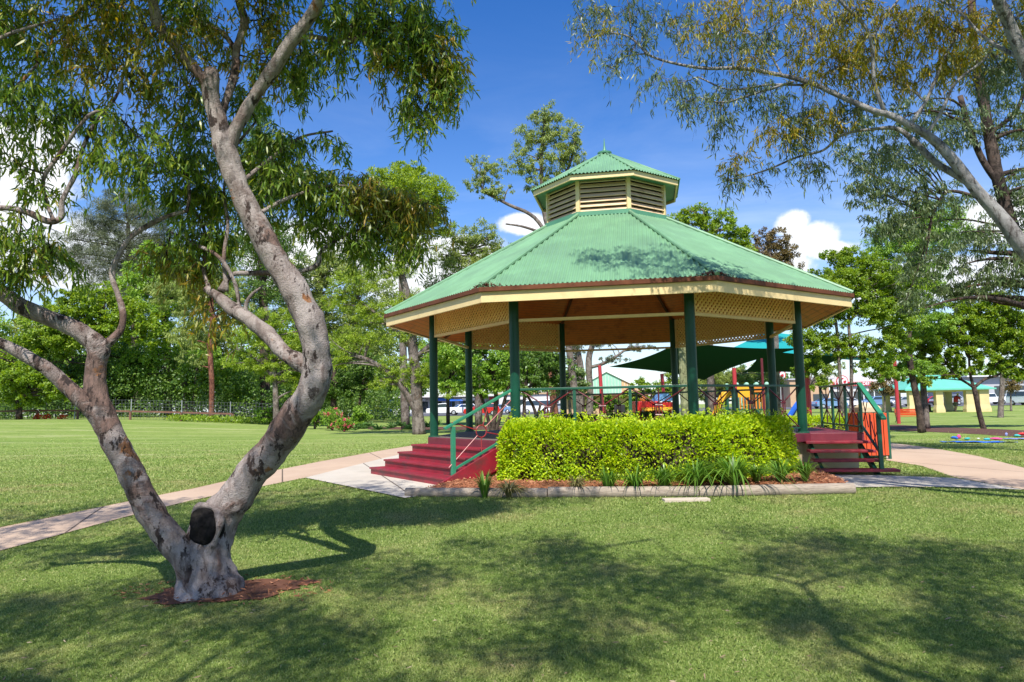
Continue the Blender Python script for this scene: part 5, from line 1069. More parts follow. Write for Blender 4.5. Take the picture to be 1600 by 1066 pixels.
tree('gum_tree', 'big dark weeping gum with a red brown trunk behind the pale limb at the right', 1640, 16, [[(1690, 730, 16), (1660, 600, 13), (1625, 470, 11), (1590, 380, 9.5), (1562, 290, 9), (1547, 220, 8.5), (1533, 142, 7.5), (1522, 80, 6.5), (1518, 0, 6)], [(1562, 290, 5), (1535, 250, 5), (1515, 200, 4.5), (1500, 150, 4)], [(1575, 330, 4), (1530, 310, 3), (1480, 300, 2.5), (1455, 340, 2)], [(1600, 380, 4), (1560, 350, 3)], [(1545, 210, 4), (1590, 170, 3), (1610, 100, 3)]],
     [(1360, 250, 50, 30), (1400, 290, 50, 34), (1350, 300, 36, 30), (1440, 250, 50, 34), (1470, 310, 50, 36), (1420, 350, 50, 36), (1380, 350, 40, 30), (1480, 390, 50, 36), (1430, 420, 40, 30), (1540, 370, 44, 40), (1580, 430, 50, 40), (1520, 440, 50, 30), (1590, 300, 40, 50), (1580, 200, 40, 50), (1500, 200, 44, 40), (1560, 120, 50, 44), (1440, 180, 50, 36), (1370, 200, 44, 26), (1600, 60, 50, 50), (1490, 460, 40, 24), (1420, 470, 36, 22), (1510, 90, 50, 40), (1640, 380, 50, 80), (1660, 200, 60, 100), (1325, 235, 22, 18)], 'gumgrey', 'barkdark', .8, 9.5, .19, .8, .36, 'lance', limbs=46, fill=.8)
tree('small_tree', 'thin young tree with rusty dry foliage in front of the dealership', 1383, 62, [[(1383, 652, 1.5), (1382, 620, 1.2)]], [(1383, 592, 18, 16), (1372, 605, 14, 10), (1392, 610, 16, 10)], 'leafbrown', 'barkgrey', 1.8, 4, .5, 0, .3, group=GC)
tree('small_tree', 'slim grey trunk standing on the lawn right of the picnic shelter', 1564, 52, [[(1563, 658, 4.5), (1564, 630, 4), (1566, 600, 3.6), (1566, 570, 3.2)]], [(1566, 570, 26, 18), (1590, 585, 20, 12)], 'leafmid', 'barkgrey', 1.6, 4.5, .5, 0, .3, group=GC)
tree('small_tree', 'second grey trunk standing directly behind the shade darkened gum trunk', 1446, 36, [[(1448, 662, 5), (1444, 620, 4.5), (1441, 580, 4), (1440, 540, 3.6)]], [(1440, 540, 30, 20), (1460, 520, 30, 16)], 'leafmid', 'barkgrey', 1.4, 5, .5, 0, .3, group=GC)
tree('small_tree', 'small dry leaved street tree by the white van at the right edge', 1580, 66, [[(1580, 645, 1.6), (1579, 615, 1.2)]], [(1578, 606, 16, 10), (1586, 598, 12, 8)], 'leafbrown', 'barkgrey', 1.6, 4, .5, 0, .3, group=GC)
tree('small_tree', 'feathery olive tree between the sign pole and the tan building', 1262, 70, [[(1262, 645, 2), (1262, 610, 1.6)]], [(1300, 575, 22, 12), (1270, 570, 24, 14), (1285, 590, 18, 8)], 'leafolive', 'barkgrey', 1.5, 4, .4, 0, .3, group=GC)
tree('small_tree', 'olive casuarina behind the yellow slide', 1125, 52, [[(1125, 655, 3), (1124, 610, 2.5)]], [(1110, 612, 36, 20), (1150, 605, 36, 20), (1180, 620, 30, 20), (1120, 590, 30, 16)], 'leafolive', 'barkgrey', 1.6, 4, .3, .3, .3, group=GC)
for i, (px, la, mt) in enumerate([(700, 'pale far tree above the parked white ute', 'leafolive'), (820, 'dark far tree above the cars behind the second post', 'leafmid'), (1180, 'dark far tree behind the playground', 'leafdark'), (1420, 'dark far tree left of the picnic shelter', 'leafmid'), (1500, 'green far tree behind the picnic shelter roof', 'leafmid'), (1640, 'green far tree beyond the right edge', 'leafmid')]):
    tree('broadleaf_tree', la, px, 155, [[(px, 640, 3), (px, 600, 3)]], [(px, 590, 60, 24), (px-40, 600, 36, 16), (px+44, 598, 40, 18)], mt, 'barkdark', 1.6, 5, .5, 0, .3, group='far trees behind the car park')
# the wood behind the fence reads as one mass near the ground
def thicket(px0, px1, y0, y1, d0, d1, n, mat, label):
    px_ = RNG.uniform(px0, px1, n); d_ = RNG.uniform(d0, d1, n); top = np.array([MN.noise(Vector((a*.012, 3.3, 0)))*.5+.75+.25*MN.noise(Vector((a*.05, 7, 0))) for a in px_])
    h = RNG.random(n)**.9*top; zz = (y0-y1)/pxm(d0); X = np.array([W(a, 640, b)[0] for a, b in zip(px_, d_)]); B = np.stack([X, d_, G(X, d_)+h*zz], 1)
    q = np.array([MN.noise(Vector((b[0]*.6, b[1]*.6, b[2]*.9))) for b in B]); B = B[q > .02-.4*(RNG.random(n) < .12)]; m = len(B)
    L = RNG.uniform(.16, .32, m); V_, F_ = diamond(B, RNG.normal(size=(m, 3))+[0, 0, .2], L, L*.55); tag(leaf_mesh_build('thicket', [(V_, F_)], mat, None), label, None, None, 'stuff')
thicket(-260, 500, 655, 545, 58, 66, 60000, 'leafdark', 'dark undergrowth massed behind the wire fence')
thicket(-300, 640, 655, 560, 68, 76, 60000, 'leafdark', 'dark trees further back behind the wire fence')
thicket(470, 640, 655, 590, 62, 70, 14000, 'leafdark', 'dark undergrowth behind the rose bushes')
# tree standing behind the viewer, its crown shading the near lawn
tb = thing('gum_tree', 'gum tree behind the viewpoint whose crown dapples the near lawn with shade', 'tree', gat(3.2, -3.2)); mb = MB(); sk = Skel()
def WP(P, r, n=8):
    C = catmull(np.hstack([np.array(P, float), np.array(r)[:, None]]), 5); mb.tube(C[:, :3], C[:, 3], n, True, .08, 3); sk.add(C[:, :3])
WP([(3.2, -3.2, 0), (3.1, -3.0, 2.2), (2.6, -2.4, 4.2), (2.0, -1.6, 6.0), (1.6, -1.0, 7.4)], [.2, .17, .14, .11, .06], 12)
WP([(2.9, -2.6, 3.2), (3.8, -1.6, 5.0), (4.6, -.6, 6.2), (5.6, .4, 7.0)], [.11, .09, .07, .03])
WP([(2.6, -2.4, 4.2), (1.2, -1.8, 5.2), (-.6, -1.2, 6.0), (-2.4, -.8, 6.4), (-4.2, -.4, 6.6)], [.10, .08, .06, .05, .02])
WP([(2.2, -1.8, 5.4), (2.3, -.9, 6.2), (1.7, .0, 6.4), (1.9, .9, 7.1), (1.2, 1.5, 7.2), (1.0, 2.2, 7.7)], [.06, .045, .035, .03, .02, .01])
mb.build('trunk', 'barksmooth', tb, smooth=True)
cs = [(-5.2, -1.9, 6.2, 1.0, .5), (-3.6, -1.0, 6.4, 1.0, .5), (-2.3, -1.8, 6.0, .9, .5), (-1.2, -.2, 6.6, 1.0, .5), (.2, -1.3, 6.4, .9, .5), (.4, .9, 7.2, 1.1, .5), (1.9, -.1, 6.8, .9, .5), (2.2, 1.8, 7.6, 1.1, .45), (3.2, .2, 6.6, 1.0, .5), (3.6, -1.2, 6.0, 1.1, .6), (4.8, .0, 6.5, 1.1, .5), (5.4, 1.0, 7.2, 1.2, .5), (2.7, -1.9, 6.0, 1.0, .6), (4.4, -1.8, 5.8, 1.2, .6), (-4.4, .4, 6.8, .9, .4), (6.4, .2, 6.9, 1.1, .5), (1.0, -2.0, 5.9, 1.0, .5), (-.4, 2.0, 7.4, .9, .4), (-1.0, -1.4, 6.2, 1.0, .5), (-3.2, -2.0, 6.0, 1.0, .5), (-6.0, -.6, 6.5, 1.0, .5), (-2.6, .6, 6.9, .9, .4), (4.0, 1.2, 7.3, 1.1, .4), (6.2, -1.2, 6.3, 1.1, .5), (5.4, -2.4, 5.8, 1.0, .5), (.4, -2.6, 5.6, .9, .5), (7.2, .8, 7.2, 1.1, .5), (3.0, 1.2, 7.3, .7, .4), (-5.0, -3.0, 5.4, 1.0, .5), (-3.6, .8, 7.0, 1.0, .4), (-1.8, 1.3, 7.2, .9, .4), (-4.6, -1.8, 6.1, 1.0, .5), (-.2, .2, 6.8, .8, .4), (2.6, -.9, 6.3, .9, .5), (-2.8, -1.0, 6.3, 1.0, .5), (1.0, .5, 7.0, .8, .4)]
lv = []; tw = MB(); A_ = sk.all()
for x, y, z, rr, hh in cs:
    c_ = np.array([x, y, z]); q = A_[np.argmin(((A_-c_)**2).sum(1))]; tw.tube(curve(q, c_, .06), np.linspace(.03, .008, 7), 5, False)
    n = int(2300*rr*rr); v = unit(RNG.normal(size=(n, 3)))*(RNG.random(n)**.42)[:, None]*np.array([rr, rr, hh])
    # a few sub clumps per bough so light comes through in flecks
    cl_ = unit(RNG.normal(size=(9, 3)))*.7*np.array([rr, rr, hh]); v = v*.5+cl_[RNG.integers(0, 9, n)]
    lv.append(lance(c_+v, RNG.normal(size=(n, 3))*.5+[0, 0, -.7], RNG.uniform(.09, .15, n), np.full(n, .026), .1))
tw.build('twigs', 'barkgrey', tb); leaf_mesh_build('crown', lv, 'gumleaf', tb)
#@@PART5
def at_px(px, d): return W(px, 640, d)[0]
# ------------------------------------------------------------------ hedges
def hedge(name, label, line, half, z0, z1, mat, n, lsz=(.03, .055), core='hedgedark', sprout=0, cat='hedge', rnd=.12):
    """line: list of (x,y) centre points; box shaped clipped hedge"""
    o = thing(name, label, cat, (line[0][0], line[0][1], z0))
    P = np.array(line, float); seg = np.diff(P, axis=0); sl = np.linalg.norm(seg, axis=1); cum = np.concatenate([[0], np.cumsum(sl)]); Ltot = cum[-1]
    def at(s, w):
        i = np.clip(np.searchsorted(cum, s, 'right')-1, 0, len(sl)-1); f = (s-cum[i])/sl[i]
        dn = seg/sl[:, None]; sn = np.stack([-dn[:, 1], dn[:, 0]], 1); vn = np.vstack([sn[:1], unit(sn[:-1]+sn[1:]), sn[-1:]])
        for q_ in range(1, len(vn)-1): vn[q_] /= max(.5, float(vn[q_] @ sn[q_]))
        nn = vn[i]*(1-f)[:, None]+vn[i+1]*f[:, None]; return P[i]+seg[i]*f[:, None]+nn*w[:, None]
    # surface sampling: sides, top, ends
    h = z1-z0; areas = np.array([2*Ltot*h, Ltot*2*half, 2*half*h*2]); pk = RNG.choice(3, n, p=areas/areas.sum())
    s = RNG.random(n)*Ltot; w = (RNG.random(n)*2-1)*half; z = z0+.03+RNG.random(n)*(h-.03)
    sd = np.sign(RNG.random(n)-.5); dep = RNG.random(n)**1.6*.16
    w = np.where(pk == 0, sd*(half-dep), w); z = np.where(pk == 1, z1-dep, z); s = np.where(pk == 2, np.where(sd > 0, Ltot-dep, dep), s)
    # rounded shoulders and lumpy surface
    lump = np.array([MN.noise(Vector((a*2.2, b*2.2, c*2.5))) for a, b, c in zip(s, w, z)])
    gap = np.array([MN.noise(Vector((a*3.1+9, b*3.1, c*4.1))) for a, b, c in zip(s, w, z)])
    z = z+lump*.11*(z-z0)/h; w = w*(1+lump*.22); s = s+lump*.05
    sh = np.clip((z-(z1-.25))/.25, 0, 1); w = w*(1-.30*sh*sh); s = s+(Ltot/2-s)/(Ltot/2)*np.abs((s-Ltot/2)/(Ltot/2))**9*.14*sh
    xy = at(np.clip(s, 0, Ltot), w); keep = (gap > -.10) | (pk == 1) | (RNG.random(n) < .35)
    B = np.stack([xy[:, 0], xy[:, 1], z], 1)[keep]; m = len(B)
    ctr = at(np.clip(s, half*.6, Ltot-half*.6), w*0); C = np.stack([ctr[:, 0], ctr[:, 1], np.full(n, z0+h*.55)], 1)[keep]
    D = unit(B-C)*.8+RNG.normal(size=(m, 3))*.55+np.array([0, 0, .25])
    L = RNG.uniform(lsz[0], lsz[1], m); bt = [diamond(B, D, L, L*.55)]
    if sprout:
        ss_ = RNG.random(sprout)*Ltot; ww = (RNG.random(sprout)*2-1)*half*.8; q = at(ss_, ww); hh = RNG.uniform(.04, .15, sprout)*(1+(RNG.random(sprout) < .12))
        for i in range(sprout):
            k = int(6+hh[i]*60); zz = z1+RNG.random(k)*hh[i]; bb = np.stack([np.full(k, q[i, 0]), np.full(k, q[i, 1]), zz], 1)+RNG.normal(size=(k, 3))*.016
            bt.append(diamond(bb, RNG.normal(size=(k, 3))*[1, 1, .5]+[0, 0, .4], RNG.uniform(lsz[0], lsz[1], k), np.full(k, .022)))
    leaf_mesh_build('foliage', bt, mat, o)
    # dark box added to fill in for the shaded twiggy inside
    mb = MB(); c1 = at(np.linspace(.2, Ltot-.2, 24), np.full(24, half*.35)); c2 = at(np.linspace(.2, Ltot-.2, 24), np.full(24, -half*.35))
    A = np.zeros((24, 5, 3))
    for k in range(24):
        for j, (q, z_) in enumerate(((c1[k], z0-.02), (c1[k], z1-.2), (c2[k], z1-.2), (c2[k], z0-.02), (c1[k], z0-.02))): A[k, j] = (q[0], q[1], z_)
    mb.grid(A); mb.add(A[0, :4], [(0, 1, 2, 3)]); mb.add(A[-1, :4], [(3, 2, 1, 0)])
    mb.build('twigs', 'barkdark', o); return o
n1 = unit(oc(2.5, Rp, 0)-np.array([CX, CY, 0])); n2_ = unit(oc(3.5, Rp, 0)-np.array([CX, CY, 0]))
p2_, p3_, p4_ = oc(2, Rp, 0), oc(3, Rp, 0), oc(4, Rp, 0); dd2 = unit(p3_-p2_); dd3 = unit(p4_-p3_); HO = .56
h0 = p2_+n1*HO-dd2*.12; h1 = p3_+n1*HO*.85+n2_*HO*.35; h2 = p4_+n2_*HO-dd3*1.62
hedge('hedge', 'bright yellow green clipped hedge in front of the rotunda between the two flights of steps', [h0[:2], (h0*.5+h1*.5)[:2], h1[:2], (h1*.5+h2*.5)[:2], h2[:2]], .40, .46, 1.44, 'hedge', 85000, (.024, .068), sprout=150)
q5 = oc(5, Rp, 0); 
hedge('hedge', 'yellow green hedge behind the right landing, seen through its rails', [(7.0, 18.6), (8.1, 18.4), (9.4, 18.2)], .45, .38, 1.28, 'hedge', 15000, (.04, .06), sprout=20)
hedge('hedge', 'yellow green hedge behind the rotunda in front of the slide', [(5.2, 20.4), (6.9, 19.4)], .4, .42, 1.33, 'hedge', 12000, (.04, .06), sprout=20)
hedge('hedge', 'hedge with shadow darkened leaves behind the rotunda, left of the playhouse', [(.8, 20.6), (2.6, 20.8), (4.4, 20.6)], .45, .43, 1.42, 'hedgedark', 14000, (.04, .06), sprout=10)
# ------------------------------------------------------------------ strappy plants
def strap_plant(px, py, hpx, label, mat='strap', n=60, spread=1.0):
    hpx = hpx*1.35; n = int(n*1.4); c = W(px, py, 10.36 if py > 755 else 10.6); c[2] = BZ(c[0], c[1]) if inpoly(c[0], c[1], POLY['bed']) else float(G(c[0], c[1])); H = hpx/pxm(c[1])
    a = RNG.random(n)*2*pi; out = RNG.uniform(.25, 1.25, n)*spread; L = H*RNG.uniform(.75, 1.25, n); K = 5
    V = []; 
    B = c+np.stack([np.cos(a), np.sin(a), 0*a], 1)*.03
    for k in range(K+1):
        s = k/K; rad = out*L*(.45*s+.50*s*s); z = L*(1.2*s-.30*s*s-.66*out*s*s*s); p = B+np.stack([np.cos(a)*rad, np.sin(a)*rad, z], 1)
        wd = .012*(1-s**2.2)+.0012; t_ = np.stack([-np.sin(a), np.cos(a), 0*a], 1)*wd; V += [p-t_, p+t_]
    V = np.stack(V, 1); F_ = [(2*k, 2*k+1, 2*k+3, 2*k+2) for k in range(K)]
    o = leaf_mesh_build('strappy_plant', [(V, F_)], mat, None, c); tag(o, label, 'plant', 'strappy plants in the rotunda garden bed'); return o
for a_ in [(757, 766, 34, 'small upright strappy plant by the foot of the red stringer', 'strap', 34, .5), (795, 768, 26, 'dry straw coloured tussock under the left end of the hedge', 'drystrap', 70, 1.0),
           (901, 765, 26, 'half dry strappy tuft, second from the left under the hedge', 'drystrap', 50, .8), (950, 765, 34, 'thin dark green strappy plant above the left part of the middle log', 'strap', 60, .7),
           (992, 765, 36, 'pale tipped strappy plant left of the paving slab', 'strap', 60, 1.0), (1038, 765, 34, 'bushy strappy plant just behind the paving slab', 'strap', 70, .8),
           (1088, 764, 42, 'rounded arching strappy plant where the middle and right logs meet', 'strap', 110, 1.1), (1147, 762, 52, 'largest fountain shaped strappy plant in the bed', 'strap', 130, 1.2),
           (1182, 745, 26, 'small strappy tuft tucked behind the largest one', 'strap', 40, .9), (1220, 752, 34, 'low wide strappy plant near the right corner of the hedge', 'strap', 70, 1.1), (1258, 748, 30, 'blue green spiky tuft beside the open red steps', 'strap', 60, .7)]: strap_plant(*a_)
# ------------------------------------------------------------------ wire fence and log barrier on the left
fe = thing('wire_fence', 'grey wire mesh fence along the far edge of the left lawn', 'fence', gp(200, 657))
FX = [-150, -62, 28, 117, 205, 284, 360, 430, 500]; FY = [659, 658, 657.5, 657, 656.5, 657, 659, 661, 664]
FP = [gat(at_px(x, 52), 52) for x in FX]
for p in FP: MB().cyl((p[0], p[1], p[2]-.1), (p[0], p[1], p[2]+1.5), .035, 8).build('post', 'galv', fe)
for a, b in zip(FP[:-1], FP[1:]):
    mb = MB(); L = np.linalg.norm(b-a); n = int(L/.22)
    for k in range(1, n): q = a+(b-a)*k/n; mb.box((q[0], q[1], q[2]+.74), (.012, .012, 1.44))
    for h_ in (.08, .3, .52, .74, .96, 1.18, 1.42): mb.beam(a+up*h_, b+up*h_, .012, .012)
    mb.build('mesh_panel', 'wire', fe)
br = thing('barrier_rail', 'low brown timber rail on short posts in front of the wire fence', 'barrier', gp(200, 659))
BX = [-100, 0, 60, 123, 205, 284, 365]; BP = [gat(at_px(x, 51.4), 51.4) for x in BX]
for p in BP: MB().cyl((p[0], p[1]-.1, p[2]-.1), (p[0], p[1]-.1, p[2]+.62), .09, 8).build('post', 'barrier', br)
for a, b in zip(BP[:-1], BP[1:]):
    if a[0] > -1e9: MB().beam(a+up*.62+(b-a)*.02, b+up*.62-(b-a)*.02, .12, .12).build('rail', 'barrier', br)
def tuft_row(name, label, cat, pts, mat, d, hpx, wpx, n, lpx=4, group=None, aspect=.5):
    for (px, py), la in zip(pts, label):
        bx = W(px, py, d); b = gat(bx[0], d); k = 1/pxm(d); nn = n; u = unit(RNG.normal(size=(nn, 3)))*(RNG.random(nn)**.4)[:, None]; u[:, 2] = np.abs(u[:, 2])
        B = b+u*np.array([wpx*k, wpx*k*.6, hpx*k]); L = RNG.uniform(.7, 1.3, nn)*lpx*k
        o = leaf_mesh_build(name, [lance(B, u+RNG.normal(size=(nn, 3))*.5+[0, 0, .3], L, L*aspect, .1)], mat, None, b); tag(o, la, cat, group)
# ground cover and flowers along the fence
c = gp(330, 656); n = 2600; px_ = RNG.uniform(262, 470, n); py_ = 656+(px_-262)*.035+RNG.random(n)*2
B = np.array([gp(a, b) for a, b in zip(px_[:400], py_[:400])]); B = B[RNG.integers(0, 400, n)]+RNG.normal(size=(n, 3))*[.25, .2, 0]+np.array([0, 0, 1])*RNG.random((n, 1))*.38
V_, F_ = diamond(B, RNG.normal(size=(n, 3))+[0, 0, .6], RNG.uniform(.12, .26, n), RNG.uniform(.08, .14, n)); o = leaf_mesh_build('ground_cover', [(V_, F_)], 'leafbright', None); tag(o, 'yellow green ground cover plants at the foot of the fence', None, None, 'stuff')
tuft_row('flowering_shrub', ['low shrub with rust red flowers at the fence left of the stem', 'small rust red flowering clump right of the first one', 'tiny rust red clump by the second fence post'], 'shrub', [(72, 656), (98, 656), (60, 654)], 'flowerred', 51, 7, 7, 90, 3, 'rust red flowers along the fence')
# rose bushes: foliage with pink flowers
def rose(px, py, d, w_, h_, la):
    bx = W(px, py, d); b = gat(bx[0], d); k = 1/pxm(d); o = thing('rose_bush', la, 'rose bush', b, group='rose bushes by the lawn edge')
    mb = MB()
    for j in range(7): e = b+np.array([RNG.normal()*w_*k*.4, RNG.normal()*.3, h_*k*RNG.uniform(.6, .95)]); mb.tube(curve(b, e, .02), np.linspace(.03, .01, 7), 5, False)
    mb.build('stem', 'barkdark', o)
    def pts(n, lo=.35): u = unit(RNG.normal(size=(n, 3)))*(RNG.random(n)**.4)[:, None]; return b+np.array([0, 0, h_*k*.58])+u*np.array([w_*k*.5, w_*k*.4, h_*k*.48]), u
    B, u = pts(1500); L = RNG.uniform(.06, .13, 1500); leaf_mesh_build('foliage', [diamond(B, u+RNG.normal(size=B.shape)*.6, L, L*.6)], 'leafmid', o)
    u = unit(RNG.normal(size=(13, 3))*[1, 1, .9]+[0, -.5, .2])
    for q in b+np.array([0, 0, h_*k*.58])+u*np.array([w_*k*.5, w_*k*.42, h_*k*.5]):
        Bq = q+RNG.normal(size=(12, 3))*.04; leaf_mesh_build('flower', [diamond(Bq, RNG.normal(size=Bq.shape), np.full(12, .08), np.full(12, .07))], 'flower', o)

rose(520, 668, 41, 32, 34, 'tall bush with pink flowers right of the leaning gum bend'); rose(538, 672, 39, 26, 20, 'lower bush with pink flowers, front one of the pair')
tree('shrub', 'round green bush at the lawn edge hidden partly by the leaning gum', 492, 43, [[(492, 662, 2), (492, 650, 1.5)]], [(492, 650, 18, 16), (505, 656, 14, 10)], 'leafmid', 'barkdark', 2.2, 4.5, .55, 0, .28, cat='shrub')
tree('shrub', 'feathery green shrub standing between the rose bushes and the blue car', 568, 44, [[(568, 662, 1.5), (568, 648, 1)]], [(568, 648, 14, 20), (560, 655, 12, 12)], 'leafmid', 'barkdark', 2.0, 4.5, .5, 0, .28, cat='shrub')
tree('shrub', 'loose green shrub left of the wire fence end', 440, 49, [[(440, 662, 2), (440, 648, 1.5)]], [(440, 645, 30, 18), (475, 650, 26, 14), (415, 650, 22, 12)], 'leafmid', 'barkdark', 1.9, 4.5, .5, 0, .28, cat='shrub')
AG = ['leftmost clump, beside the shrub', 'second clump from the left', 'clump under the blue car', 'clump right of the blue car', 'clump below the white sedan', 'clump right of the sedan', 'clump against the forked pine trunk', 'clump right of the pine trunk', 'last clump by the rotunda post']
for i, (px, la) in enumerate(zip([556, 566, 578, 592, 613, 626, 640, 668, 684], AG)):
    d = 40; bx = W(px, 668, d); b = gat(bx[0], d); n = 46; a = RNG.random(n)*2*pi; el = RNG.uniform(.3, 1.3, n)
    D = np.stack([np.cos(a)*np.cos(el), np.sin(a)*np.cos(el), np.sin(el)], 1); L = RNG.uniform(.35, .7, n)
    V_, F_ = lance(np.tile(b+[0, 0, .05+.1*(i % 3)], (n, 1)), D, L, np.full(n, .075), .35)
    tag(leaf_mesh_build('agapanthus', [(V_, F_)], 'agave', None, b), 'lily plant in the brown garden strip, '+la, 'plant', 'lily plants in the brown garden strip')
# ------------------------------------------------------------------ cars
def wheel(root, x, y, r=.31):
    s = 1 if y > 0 else -1
    w_ = MB().tube([(x, y-.10, r), (x, y-.085, r), (x, y+.085, r), (x, y+.10, r)], [r*.86, r, r, r*.86], 18).build('wheel', 'dark', root, local=True)
    MB().tube([(x, y+s*.09, r), (x, y+s*.108, r)], [r*.62, r*.5], 12).build('rim', 'silver', w_, local=True)
def car(name, label, x, y, rz, paintm, kind='sedan', group='vehicles parked beyond the park'):
    b = gat(x, y); b[2] += .03; o = thing(name, label, 'car' if kind not in ('ute', 'van') else kind, b, rz, group)
    if kind == 'ute': L, H, prof, glass = 5.0, 1.7, [(-2.5, .35), (2.45, .35), (2.5, .75), (2.35, .98), (1.35, 1.08), (.75, 1.62), (-.35, 1.68), (-.55, 1.1), (-2.5, 1.08)], [(1.22, 1.1), (.68, 1.56), (-.30, 1.6), (-.42, 1.12)]
    elif kind == 'van': L, H, prof, glass = 4.8, 1.95, [(-2.4, .35), (2.3, .35), (2.4, .8), (2.2, 1.15), (1.5, 1.85), (1.2, 1.95), (-2.3, 1.95), (-2.4, 1.2)], [(1.95, 1.2), (1.42, 1.78), (-2.15, 1.78), (-2.2, 1.2)]
    elif kind == 'wagon': L, H, prof, glass = 4.5, 1.6, [(-2.2, .32), (2.2, .32), (2.25, .7), (2.1, .9), (1.15, 1.02), (.45, 1.5), (-1.6, 1.55), (-2.15, 1.05), (-2.25, .7)], [(1.0, 1.04), (.38, 1.44), (-1.5, 1.48), (-1.95, 1.06)]
    else: L, H, prof, glass = 4.5, 1.42, [(-2.2, .30), (2.2, .30), (2.25, .62), (2.05, .82), (1.1, .92), (.35, 1.36), (-.9, 1.40), (-1.55, 1.0), (-2.15, .96), (-2.25, .6)], [(.98, .95), (.30, 1.31), (-.85, 1.34), (-1.38, 1.0)]
    mb = MB(); hw = .87; n = len(prof); zr = [p[1] for p in prof]; belt = glass[0][1]-.02
    V = []
    for s in (-1, -.94, .94, 1):
        for px_, pz in prof:
            inset = .17*max(0, (pz-belt)/(H-belt)) if pz > belt else (.03 if pz < .4 else 0)
            e = .05 if abs(s) == 1 else 0; cx_ = 0; V.append((px_*(1-(.012 if e else 0)), np.sign(s)*(hw*abs(s)-inset), pz-(.025 if e and pz > .6 else 0)))
    F_ = [tuple(range(n)), tuple(range(3*n, 4*n))[::-1]]+[((k+1) % n+j*n, k+j*n, k+(j+1)*n, (k+1) % n+(j+1)*n) for j in range(3) for k in range(n)]
    mb.add(V, F_); body = mb.build('body', paintm, o, local=True, bevel=.03)
    mb = MB()
    for s in (-1, 1):
        g = [(gx_, s*(hw+.004-.17*max(0, (gz-belt)/(H-belt))), gz) for gx_, gz in glass]
        mb = MB(); g2_ = [(a, b_-s*.03, c_) for a, b_, c_ in g]; m_ = len(g); mb.add(g+g2_, [tuple(range(m_)), tuple(range(m_, 2*m_))[::-1]]+[((k+1) % m_, k, m_+k, m_+(k+1) % m_) for k in range(m_)]); mb.build('side_window', 'glass', o, local=True)
    fi = {'sedan': (4, 5), 'wagon': (4, 5), 'ute': (4, 5), 'van': (3, 4)}[kind]; a, b_ = np.array(prof[fi[0]]), np.array(prof[fi[1]])
    for (p, q_), nm in (((a, b_), 'windscreen'), ((np.array(prof[6]), np.array(prof[7])), 'rear_window')):
        if nm == 'rear_window' and kind == 'van': p, q_ = np.array([-2.36, 1.75]), np.array([-2.405, 1.25])
        d_ = (q_-p); p2 = p+d_*.1; q2 = q_-d_*.1; nn = np.array([d_[1], -d_[0]]); nn = nn/np.linalg.norm(nn)
        if nn[1] < 0 and kind != 'van': nn = -nn
        if nm == 'rear_window' and nn[0] > 0: nn = -nn
        o_ = nn*.012; V = [(p2[0]+o_[0], -.68, p2[1]+o_[1]), (p2[0]+o_[0], .68, p2[1]+o_[1]), (q2[0]+o_[0], .60, q2[1]+o_[1]), (q2[0]+o_[0], -.60, q2[1]+o_[1])]
        V2 = [(v[0]-nn[0]*.02, v[1], v[2]-nn[1]*.02) for v in V]
        MB().add(V+V2, [(0, 1, 2, 3), (7, 6, 5, 4), (0, 4, 5, 1), (1, 5, 6, 2), (2, 6, 7, 3), (3, 7, 4, 0)]) if False else None
        m_ = MB(); m_.add(V+V2, [(0, 1, 2, 3), (7, 6, 5, 4), (0, 4, 5, 1), (1, 5, 6, 2), (2, 6, 7, 3), (3, 7, 4, 0)]); m_.build(nm, 'glass', o, local=True)
    for wx in (1.38, -1.35):
        for wy in (.80, -.80): wheel(o, wx, wy, .32 if kind != 'ute' else .36)
    for wy in (.62, -.62):
        MB().box((2.235 if kind != 'ute' else 2.46, wy, .70), (.06, .34, .15)).build('headlight', 'chrome', o, local=True, bevel=.02)
        MB().box((-2.235 if kind not in ('ute', 'van') else -2.47 if kind == 'ute' else -2.4, wy, .78), (.06, .22, .16)).build('tail_light', 'redplastic', o, local=True, bevel=.02)
    MB().box((2.27 if kind != 'ute' else 2.50, 0, .46), (.08, 1.5, .16)).build('bumper', 'dark', o, local=True, bevel=.02)
    return o
CD = 112
car('parked_car', 'small white car at the left, half hidden by the pink flowering bushes', at_px(541, CD), CD, R(10), 'whitecar', 'wagon')
car('parked_car', 'dark blue wagon parked behind the feathery shrub', at_px(588, 106), 106, R(-12), 'bluecar', 'wagon')
car('parked_car', 'white sedan left of the forked pine trunk', at_px(622, 112), 112, R(180), 'whitecar', 'sedan')
u_ = car('parked_ute', 'white ute with a blue canopy frame on its tray', at_px(695, 98), 98, R(176), 'whitecar', 'ute')
for sx_ in (-2.35, -.8):
    for sy in (-.7, .7): MB().box((sx_, sy, 1.5), (.05, .05, .9)).build('canopy_post', 'blue', u_, local=True)
MB().profile([(-2.45, 1.95), (-.7, 1.95), (-.9, 2.15), (-2.25, 2.15)], -.8, .8).build('canopy', 'blue', u_, local=True)
car('parked_car', 'white hatchback right of the ute with the blue canopy', at_px(722, 108), 108, R(205), 'whitecar', 'wagon')
car('parked_car', 'red car seen just above the green stair rail', at_px(753, 88), 88, R(180), 'redcar', 'wagon')
car('parked_car', 'pale blue car left of the second rotunda post', at_px(780, 104), 104, R(170), 'ltbluecar', 'sedan')
car('parked_van', 'white van seen through the thin stems right of the second post', at_px(838, 100), 100, R(185), 'whitecar', 'van')
car('parked_car', 'silver car nose to the van behind the thin stems', at_px(868, 104), 104, R(185), 'silver', 'sedan')
car('parked_car', 'blue and silver sedan seen under the landing rail', at_px(1296, 96), 96, R(8), 'ltbluecar', 'sedan')
car('parked_car', 'white sedan seen between the landing balusters', at_px(1328, 104), 104, R(0), 'whitecar', 'sedan')
